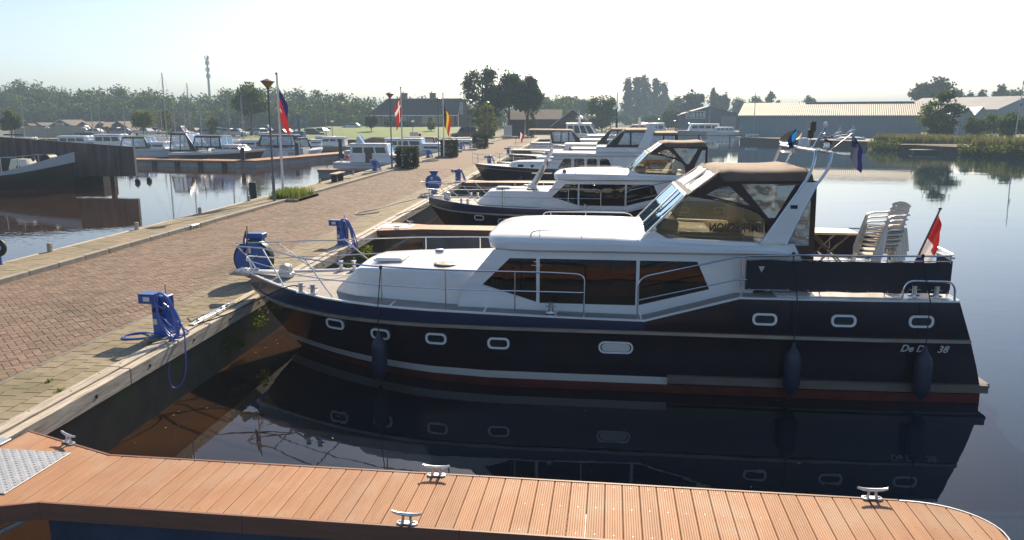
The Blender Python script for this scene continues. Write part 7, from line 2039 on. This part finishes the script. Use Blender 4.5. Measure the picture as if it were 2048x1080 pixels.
text_mesh('DE      IT', .85, lambda u, v, d: ((gx1 - gx0) / 2 + u, -.07 - d, Z_(241, Yb) - G0 + v), 'hut_lettering', LETTERFAINT, hut, th=.01)
# blue shed with a sign board
Ys = 235
S = empty('blue_shed', (X_(1358, Ys, 250), Ys, G0), 0, 'dark blue shed with low pitched roof and white framed sign', 'shed'); L_ = X_(1482, Ys, 250) - X_(1358, Ys, 250)
bw = mat('dark_blue_boards', (.030, .055, .10), .8, col2=(.025, .045, .08), scale=.5)
he_, hp = Z_(231, Ys) - G0, Z_(215, Ys) - G0
m = MB(); m.plate([(0, 0), (L_, 0), (L_, he_ + .2), (L_ * .46, hp), (0, he_)], lambda u, v, d: (u, d, v), 9); m.build('wall', bw, S, smooth=False)
m = MB(); m.loft([[(-.6, -.6, he_ + .05), (L_ * .46, -.6, hp + .25), (L_ + .6, -.6, he_ + .2)], [(-.6, 10, he_ + .05), (L_ * .46, 10, hp + .25), (L_ + .6, 10, he_ + .2)]]); m.build('roof', mat('pale_felt_roof', (.40, .37, .33), .8), S, smooth=False)
for a, b in ((.10, .20), (.21, .42)):
    m = MB(); m.plate([(L_ * a, 3.2), (L_ * b, 3.2), (L_ * b, 5.4), (L_ * a, 5.4)], lambda u, v, d: (u, -.08 + d, v), .08, holes=[[(L_ * a + .25, 3.45), (L_ * b - .25, 3.45), (L_ * b - .25, 5.15), (L_ * a + .25, 5.15)]]); f_ = m.build('sign_frame', mat('dull_white', (.42, .45, .48), .6) if 'dull_white' not in MATS else MATS['dull_white'], S, smooth=False)
    m = MB()
    for k in range(4): m.box((L_ * lerp(a, b, (k + .5) / 4), -.04, 4.3), ((b - a) * L_ / 6, .03, 1.3))
    m.build('pane', MATS['dull_white'], f_, smooth=False)
m = MB(); m.box((L_ * .80, -.05, 2.0), (L_ * .24, .08, 3.8)); m.build('shed_door', mat('grey_shed_door', (.13, .15, .17), .7), S, smooth=False)
# row of small gabled sheds at far left
for i, (px, hw_, top, bot) in enumerate(((57, 27, 249, 270), (76, 32, 247, 270), (124, 30, 241, 268), (168, 25, 245, 270), (204, 25, 246, 270), (238, 26, 244, 270))):
    Y = 175 + 3 * (i % 3); x0 = X_(px - hw_, Y, 255); x1 = X_(px + hw_, Y, 255); zt_ = Z_(top, Y) - G0; ze = zt_ - 1.9
    S = empty('boat_shed', (x0, Y, G0), 0, ['leftmost brown gabled boat shed at the wood edge', 'second gabled boat shed from the left', 'largest gabled boat shed with a pale edged roof', 'gabled boat shed right of the pale edged one', 'gabled boat shed before the thin mast', 'rightmost gabled boat shed beside the ball clipped tree'][i], 'boat shed', 'brown boat sheds at the wood edge'); L_ = x1 - x0
    m = MB(); m.plate([(0, 0), (L_, 0), (L_, ze), (L_ / 2, zt_), (0, ze)], lambda u, v, d: (u, d, v), 7); m.build('wall', BROWNB, S, smooth=False)
    m = MB(); m.loft([[(-.5, -.5, ze - .1), (L_ / 2, -.5, zt_ + .15), (L_ + .5, -.5, ze - .1)], [(-.5, 8, ze - .1), (L_ / 2, 8, zt_ + .15), (L_ + .5, 8, ze - .1)]]); m.build('roof', BARNROOF, S, smooth=False)
    if i == 2:
        m = MB(); m.tube([(-.5, -.55, ze - .1), (L_ / 2, -.55, zt_ + .15), (L_ + .5, -.55, ze - .1)], .14, 4); m.build('bargeboard', CREAM, S)
# low beige wall and fence before them
S = empty('garden_wall', (X_(30, 138, 275), 138, G0), 0, 'low beige wall behind a wire fence above the screen wall', 'wall'); L_ = X_(172, 138, 275) - X_(30, 138, 275)
m = MB(); m.box((L_ / 2, 0, 1.0), (L_, .25, 2.0)); m.box((L_ * .6, 1, 1.3), (1.6, .25, 2.6)); m.build('wall_body', mat('beige_render', (.42, .35, .28), .9), S, smooth=False)
m = MB(); m.box((L_ / 2, 0, 2.04), (L_, .4, .10)); m.build('wall_cap', HB, S, smooth=False)
S = empty('wire_fence', (X_(20, 130, 275), 130, G0), 0, 'blue grey wire fence on posts above the screen wall', 'fence'); L_ = X_(180, 130, 275) - X_(20, 130, 275)
for k in range(15):
    m = MB(); m.tube([(L_ * k / 14, 0, 0), (L_ * k / 14, 0, 1.9)], .035, 6); m.build('post', LAMPGREY, S)
for zz in (.1, .55, 1.0, 1.4, 1.85):
    m = MB(); m.tube([(0, 0, zz), (L_, 0, zz)], .012, 4); m.build('rail', GALV, S)
# small lamps on the far bank
for i, (px, top, Y, l) in enumerate(((44, 254, 126, 'small white lamp at the far left above the screen wall'), (94, 254, 126, 'small white lamp before the beige wall'), (167, 255, 124, 'small white lamp at the end of the wire fence'), (208, 251, 130, 'small white lamp left of the ball clipped tree'), (664, 242, 128, 'small white lamp on the bank before the lawn'), (825, 242, 140, 'small white lamp on the lawn before the house'), (1350, 241, 212, 'small white lamp left of the moored barge'), (1378, 246, 214, 'small white lamp above the moored barge'), (1318, 238, 214, 'small white lamp near the far quay'))):
    x, z = cam_at(px, top, Y); S = empty('bank_lamp', (x, Y, G0), 0, l, 'street lamp', 'small lamps on the far bank'); h = z - G0
    m = MB(); m.tube([(0, 0, 0), (0, 0, h - .2)], .05, 6); m.build('pole', LAMPGREY, S); m = MB(); m.lathe([(.05, h - .3), (.36, h - .12), (.30, h), (0, h + .08)], (0, 0, 0), 12); m.build('lamp_head', WHITE, S)
# double globe lamp by the hut
S = empty('globe_lamp', (X_(1183, 150, 262), 150, G0), 0, 'lamp with two yellow globes right of the black hut', 'street lamp'); h = Z_(233, 150) - G0
m = MB(); m.tube([(0, 0, 0), (0, 0, h - .3)], .06, 6); m.tube([(-.45, 0, h - .3), (.45, 0, h - .3)], .04, 6); m.build('pole', LAMPGREY, S)
for q in (-.47, .47):
    m = MB(); m.lathe([(.08, -.36), (.30, -.2), (.36, .0), (.30, .2), (.08, .34), (0, .36)], (q, 0, h), 14); m.build('globe', mat('yellow_globe', (.75, .60, .25), .3) if 'yellow_globe' not in MATS else MATS['yellow_globe'], S)
# telecom tower
S = empty('telecom_tower', (X_(419, 385, 190), 385, G0), 0, 'tall grey telecom mast rising over the wood', 'tower'); h = Z_(112, 385, 419) - G0
m = MB(); m.tube([(0, 0, 0), (0, 0, h - 1)], .75, 10, r1=.42); m.build('tower_shaft', mat('tower_grey', (.42, .42, .40), .6), S)
for zz in (h - .8, h - 3.2, h - 6.5, h - 9.6):
    for k in range(3):
        a = k * 2.1 + zz; m = MB(); m.box((.85 * math.cos(a), .85 * math.sin(a), zz), (.4, .35, 1.9), rz=a); m.build('antenna_panel', MATS['tower_grey'], S, smooth=False)
m = MB(); m.tube([(0, 0, h - 1), (.1, 0, h + .6)], .1, 6); m.build('lightning_rod', GALV, S)
# dark tall post between boats and channel, right lamp pole
m = MB(); m.tube([(0, 0, -.5), (0, 0, 4.2)], .22, 8, r1=.18); m.tube([(0, 0, 4.2), (0, 0, Z_(186, 140))], .08, 8, r1=.06); o = m.build('signal_post', BARK); o.location = (X_(1233, 138, 260), 138, 0); tag(o, 'dark tall post with thin mast, behind the row of boats', 'post')
S = empty('pole_lamp', (X_(2029, 104, 279), 104, G0), 0, 'slim grey pole lamp on the reed bank at right edge', 'street lamp'); h = Z_(166, 104, 2034) - G0
m = MB(); m.tube([(0, 0, 0), (.25, 0, h)], .07, 8, r1=.045); m.build('pole', GALV, S); m = MB(); m.box((.25, 0, h * .66), (.22, .2, .34), ch=.03); m.lathe([(.06, h - .1), (.09, h), (.04, h + .25), (0, h + .4)], (.25, 0, 0), 8); m.build('lamp_head', LAMPGREY, S)
# notice board at the road end, pair of low boards
S = empty('notice_board', (X_(1016, 130, 280), 130, G0), 0, 'white notice board on legs at the end of the quay road', 'notice board')
m = MB(); m.box((0, 0, 1.45), (1.35, .06, 1.7)); m.build('board_panel', mat('board_pale', (.52, .54, .55), .5), S, smooth=False)
for q in (-.62, .62): m = MB(); m.box((q, .03, .9), (.08, .08, 2.0)); m.build('post', GALV, S, smooth=False)
S = empty('notice_board', (X_(828, 130, 275), 130, G0), 0, 'low white notice panel on the bank before the house', 'notice board')
m = MB(); m.box((0, 0, .8), (1.4, .06, .7)); m.build('board_panel', MATS['board_pale'], S, smooth=False); m = MB(); m.box((0, .05, .4), (.08, .08, .9)); m.build('post', GALV, S, smooth=False)
S = empty('boat_crane', (X_(597, 118, 275), 118.5, .0), 0, 'blue boat crane frame behind the rounded navy hood', 'crane')
m = MB(); m.box((0, 0, 1.3), (1.6, 1.4, 2.2), ch=.05); m.build('crane_base', mat('pale_crane_blue', (.06, .13, .25), .6), S)
m = MB(); m.tube([(-.8, 0, 2.3), (-.8, 0, 4.6), (.9, 0, 4.6), (.9, 0, 2.3)], .10, 6); m.tube([(0, 0, 2.3), (0, 0, 4.6)], .2, 6); m.build('crane_frame', MATS['pale_crane_blue'], S)

# ------------------------------------------------------------------ parked cars
def make_car(h=1.46, L=4.3, van=False):
    S = empty('parked_car', (0, 0, 0)); w_ = .86
    prof = [(-L / 2, .35), (-L / 2 + .02, .70), (-L / 2 + .35, .82), (-L / 2 + 1.1, .90), (L / 2 - .55 if not van else L / 2 - .1, .96), (L / 2 - .05, .90), (L / 2, .55), (L / 2 - .06, .30), (-L / 2 + .06, .25)]
    m = MB(); rings = []
    for y, k in ((-w_, .92), (-w_ * .96, 1), (w_ * .96, 1), (w_, .92)): rings.append([(p[0] * (.985 if k < 1 else 1), y, .55 + (p[1] - .55) * k) for p in prof])
    m.loft(rings, closed=True, cap0=True, cap1=True)
    cab = [(-L / 2 + 1.0, .88), (-L / 2 + 1.75, h - .04), (-L / 2 + 2.2, h), (L / 2 - 1.0 if not van else L / 2 - .4, h - .03), (L / 2 - .35 if not van else L / 2 - .12, .93)]
    m.loft([[(p[0], y * (1 if p[1] < 1 else .82), p[1]) for p in cab] for y in (-w_ * .93, w_ * .93)], closed=True, cap0=True, cap1=True)
    m.build('body', WHITE, S, angle=30)
    m = MB()
    for side in (-1, 1):
        q = [(-L / 2 + 1.3, .97), (-L / 2 + 1.85, h - .12), (L / 2 - 1.1 if not van else L / 2 - .6, h - .12), (L / 2 - .65 if not van else L / 2 - .3, .98)]
        m.plate(q, lambda u, v, d: (u, side * (w_ * .93 - (v - .9) / (h - .9) * w_ * .155 + .015 - d), v), .02)
    m.plate([(-.62, .08), (.62, .08), (.56, .92), (-.56, .92)], lambda u, v, d: (lerp(-L / 2 + 1.0, -L / 2 + 1.75, v) - .02 + d, u, lerp(.88, h - .04, v)), .02)
    m.build('window', DARKGLASS, S, smooth=False)
    for x in (-L / 2 + .8, L / 2 - .8):
        for side in (-1, 1):
            m = MB(); m.lathe([(.17, -.10), (.31, -.10), (.32, .08), (.20, .11), (0, .10)], (x, side * (w_ - .1), .32), 14, axis=(0, side, 0)); m.build('wheel', BLACK, S)
    m = MB()
    for side in (-1, 1): m.box((-L / 2 + .04, side * .6, .68), (.08, .3, .14), ch=.02)
    m.build('headlight', CREAM, S)
    return S
paints = {c: mat(c + '_car_paint', v, .3, coat=.6) for c, v in (('silver', (.42, .43, .45)), ('white', (.62, .62, .62)), ('dark', (.02, .024, .03)), ('blue', (.04, .09, .18)), ('red', (.22, .02, .025)), ('teal', (.08, .17, .20)), ('grey', (.15, .16, .17)))}
base_car = make_car(); base_van = make_car(1.95, 4.7, True)
cars = [(187, 148, 'silver', 0, 'silver car parked at the end of the beige wall'), (168, 156, 'grey', 1, 'grey van behind the beige wall end'), (243, 156, 'blue', 0, 'blue car parked before the brown boat sheds'), (290, 152, 'white', 0, 'white car right under the ball clipped tree'), (308, 164, 'dark', 0, 'dark car behind the white one by the ball clipped tree'), (228, 166, 'red', 0, 'red car at the foot of the boat sheds'),
        (360, 150, 'teal', 1, 'teal van left of the two mast tops'), (405, 146, 'teal', 0, 'teal car before the small sparse tree'), (385, 160, 'dark', 0, 'dark car behind the teal pair'), (438, 162, 'grey', 0, 'grey car behind the sparse tree'), (452, 150, 'silver', 0, 'silver car left of the leaning dark mast'), (474, 147, 'white', 0, 'white car under the leafy tree, left of its trunk'), (500, 158, 'grey', 0, 'grey car behind the leafy tree trunk'), (516, 156, 'silver', 0, 'silver car right of the leafy tree trunk'), (528, 146, 'white', 0, 'white car at the nearest lamp pole'), (556, 142, 'red', 0, 'red car hidden partly by the blue and red flag'), (575, 146, 'grey', 0, 'dark grey estate beside the crane'), (617, 152, 'dark', 0, 'dark car right of the crane'), (640, 158, 'silver', 0, 'silver car farther right of the crane'), (655, 166, 'blue', 0, 'blue car at the lawn edge'), (704, 178, 'white', 0, 'white low car at the top of the lawn'), (532, 170, 'blue', 1, 'blue van behind the leafy tree'), (928, 138, 'red', 1, 'dark red van parked at the end of the lawn'), (965, 140, 'dark', 0, 'dark car beside the dark red van')]
used = set()
for i, (px, Y, c, van, l) in enumerate(cars):
    src = base_van if van else base_car
    if van not in used: o = src; used.add(van)
    else: o = copy_tree(src)
    o.location = (X_(px, Y, 268), Y, GZ + (.9 if (655 < px < 720) else 0)); o.rotation_euler = (0, 0, (0, PI, .3, -.35, 1.9)[i % 5])
    tag(o, l, 'car' if not van else 'van', 'cars parked round the harbour')
    for ch in o.children:
        if ch.name.startswith('body'):
            ch.material_slots[0].link = 'OBJECT'; ch.material_slots[0].material = paints[c]

# a few fallen leaves and specks drifting on the water by the wall
r = random.Random(77); m = MB()
for k in range(130):
    if k < 75: x, y = -6.12 + abs(r.gauss(0, .45)), r.uniform(7.9, 23)
    else: x, y = r.uniform(-5, 12), r.uniform(7.6, 24)
    a = r.uniform(0, 6.3); l = r.uniform(.012, .03); c, s_ = math.cos(a) * l, math.sin(a) * l
    m.add([(x - c, y - s_, .004), (x + s_ * .5, y - c * .5, .006), (x + c, y + s_, .004), (x - s_ * .5, y + c * .5, .006)], [(0, 1, 2, 3)])
m.build('floating_leaves', mat('fallen_leaf', (.22, .15, .05), .8), kind='stuff', smooth=False, label='small leaves and specks floating on the water by the quay wall', category='floating leaves')
# ------------------------------------------------------------------ right bank
r = random.Random(12); pts = []
def bank_pt(u):  # along the water's edge of the right bank
    P = [(42.2, 117.2), (44.5, 107), (47.5, 98), (51.5, 85), (66, 63), (92, 31)]
    t = u * (len(P) - 1); i = min(int(t), len(P) - 2); f = t - i
    return lerp(P[i][0], P[i + 1][0], f), lerp(P[i][1], P[i + 1][1], f)
for k in range(15000):
    u = r.random() ** 1.15; x, y = bank_pt(u); d = abs(r.gauss(0, 1)) * 6 + .2
    a = x + d * .95; b = y + d * .35
    if 43.5 < a < 58 and 99.5 < b < 111.5 and d < 9: continue
    pts.append((a, b, G0 - .02))
blade_object('reed_bed', pts, REED, None, (.6, 1.5), .07, .3, 7, kind='stuff', label='reeds and tall grass growing along the right bank', category='reeds')
bl = []
for k in range(60):
    u = r.random(); x, y = bank_pt(u); d = r.uniform(.0, 12)
    if 99.0 < y < 112 and d < 8: continue
    bl.append((x + d, y + d * .3, G0 + r.uniform(.1, .9), r.uniform(.8, 2.0), r.uniform(.8, 1.6), r.uniform(.5, 1.1)))
for k in range(200):
    u = r.random(); x, y = bank_pt(u)
    if 100 < y < 111: continue
    bl.append((x + r.uniform(-.5, .6), y - r.uniform(.0, .5), r.uniform(.2, 1.1), r.uniform(.5, 1.0), r.uniform(.7, 1.5), r.uniform(.4, .7)))
leaf_object('bank_scrub', bl, 24000, .13, leaf_mat('scrub_leaf', (.055, .10, .015), (.14, .19, .03), .4), None, 8, .3, kind='stuff', label='low green scrub among the reeds on the right bank', category='scrub')
for i, (x, y, sx, sy, z, l) in enumerate(((50.5, 108.4, 15, 1.9, .92, 'upper pale landing stage before the reeds'), (49.3, 104.0, 13.5, 1.8, .40, 'lower pale landing stage at the water'), (60, 106.5, 9, 1.4, .80, 'short pale landing stage farther right'))):
    S = empty('landing_stage', (x, y, 0), -.12, l, 'landing stage', 'landing stages on the right bank')
    for k in range(26): m = MB(); m.box((-sx / 2 + sx * (k + .5) / 26, 0, z), (sx / 26 - .03, sy, .08)); m.build('plank', MATS['pale_path'], S, smooth=False)
    m = MB(); m.box((0, -sy / 2 - .05, z - .10), (sx, .10, .22)); m.box((0, 0, z - .3), (sx - .5, sy - .4, .4)); m.build('stage_frame', BARK, S, smooth=False)
m = MB(); m.add([(29.8, 147.4, GZ), (43.8, 123.2, GZ), (50, 126, GZ), (68, 152, GZ), (30, 153, GZ)], [(0, 1, 2, 3, 4)]); m.build('hall_quay_paving', mat('pale_yard', (.32, .27, .21), .9, col2=(.38, .33, .26), scale=.5), kind='structure', smooth=False)
for i, (px, Y, L_, l) in enumerate(((1575, 139, 2.6, 'upturned pale dinghy before the grey hall, left'), (1700, 132, 4.6, 'covered bluish dinghy before the grey hall, right'), (1672, 138, 2.8, 'second covered dinghy beside the bluish one'))):
    b = empty('upturned_dinghy', (X_(px, Y, 272), Y, GZ), .1 * i, l, 'dinghy', 'dinghies laid up before the hall'); m = MB()
    m.loft([[(-L_ / 2 + L_ * t, -w_ * .7, 0.02), (-L_ / 2 + L_ * t, -w_ * .5, .35 * w_), (-L_ / 2 + L_ * t, 0, .5 * w_), (-L_ / 2 + L_ * t, w_ * .5, .35 * w_), (-L_ / 2 + L_ * t, w_ * .7, .02)] for t, w_ in ((0, .1), (.1, .6), (.35, 1), (.75, 1), (1, .8))], cap1=True); m.build('hull', (WHITE, SKYDING := mat('blue_tarp', (.25, .36, .48), .6), SKYDING)[i], b)
    m = MB(); m.tube([(-L_ / 2, 0, .04), (L_ / 2, 0, .50)], .03, 5); m.build('keel_strip', CREAM, b)
GRR = 'boats moored along the far right bank'
def far_boat(label, px, py, Y, L_, B, fb, rz, h2, mast_h=0, hm=None, cat='motor boat'):
    b = empty('moored_boat', (X_(px, Y, py), Y, 0), math.radians(rz), label, cat, GRR)
    e, s = small_hull(b, L_, B, fb, fb - .2, hm or WHITE, NAVYB, rake=.7)
    bm_cabin(b, -L_ * .25, L_ * .3, B * .36, fb - .1, fb + h2, .5, .2, 4, wz=(.35, .8)); bm_rail(b, e, s, L_, -L_ * .47, L_ * .0, .5, True, 3)
    if mast_h: m = MB(); m.tube([(0, 0, fb), (0, 0, mast_h)], .08, 6, r1=.05); m.tube([(-L_ * .48, 0, fb), (0, 0, mast_h * .97), (L_ * .47, 0, fb)], .012, 4); m.build('mast', MASTM, b)
    return b
far_boat('white sloop lying off the left end of the grey hall', 1506, 280, 150, 4.8, 1.9, .85, 178, .5, Z_(185, 150), cat='sailing boat')
far_boat('long low houseboat before the blue shed', 1404, 266, 205, 14, 3.6, 1.3, 2, 1.5, 0, mat('grey_hull', (.25, .27, .29), .5))
far_boat('white cruiser beside the houseboat stern', 1450, 267, 202, 9, 3, 1.1, 182, .9)
far_boat('sloop with tall mast before the blue shed', 1418, 264, 212, 9, 2.8, 1.0, 5, .5, Z_(168, 212), cat='sailing boat')
far_boat('white cruiser seen over the brown canvas roofs', 1305, 262, 170, 11, 3.4, 1.6, 182, 1.6)
# wooden dolphin frame by the sloop
S = empty('mooring_dolphin', (X_(1470, 152, 285), 152, 0), 0, 'low wooden mooring frame left of the small sloop', 'mooring frame')
for q in (-1.0, 1.0): m = MB(); m.tube([(q, 0, -1), (q, 0, 1.3)], .12, 6); m.build('upright', BARK, S)
m = MB(); m.box((0, 0, 1.1), (2.4, .15, .2)); m.build('cross_beam', BARK, S, smooth=False)

# ------------------------------------------------------------------ morning haze in one closed box round everything
hz = bpy.data.materials.new('haze_air'); hz.use_nodes = True
for n in list(hz.node_tree.nodes): hz.node_tree.nodes.remove(n)
ho = hz.node_tree.nodes.new('ShaderNodeOutputMaterial'); pv = hz.node_tree.nodes.new('ShaderNodeVolumePrincipled')
pv.inputs['Color'].default_value = (.62, .82, 1.0, 1); pv.inputs['Density'].default_value = HAZE_DENSITY; pv.inputs['Anisotropy'].default_value = 0.0
hz.node_tree.links.new(pv.outputs[0], ho.inputs['Volume'])
m = MB(); m.box((0, 0, 20.5), (5000, 5000, 47)); o = m.build('haze', hz, smooth=False, kind='stuff')
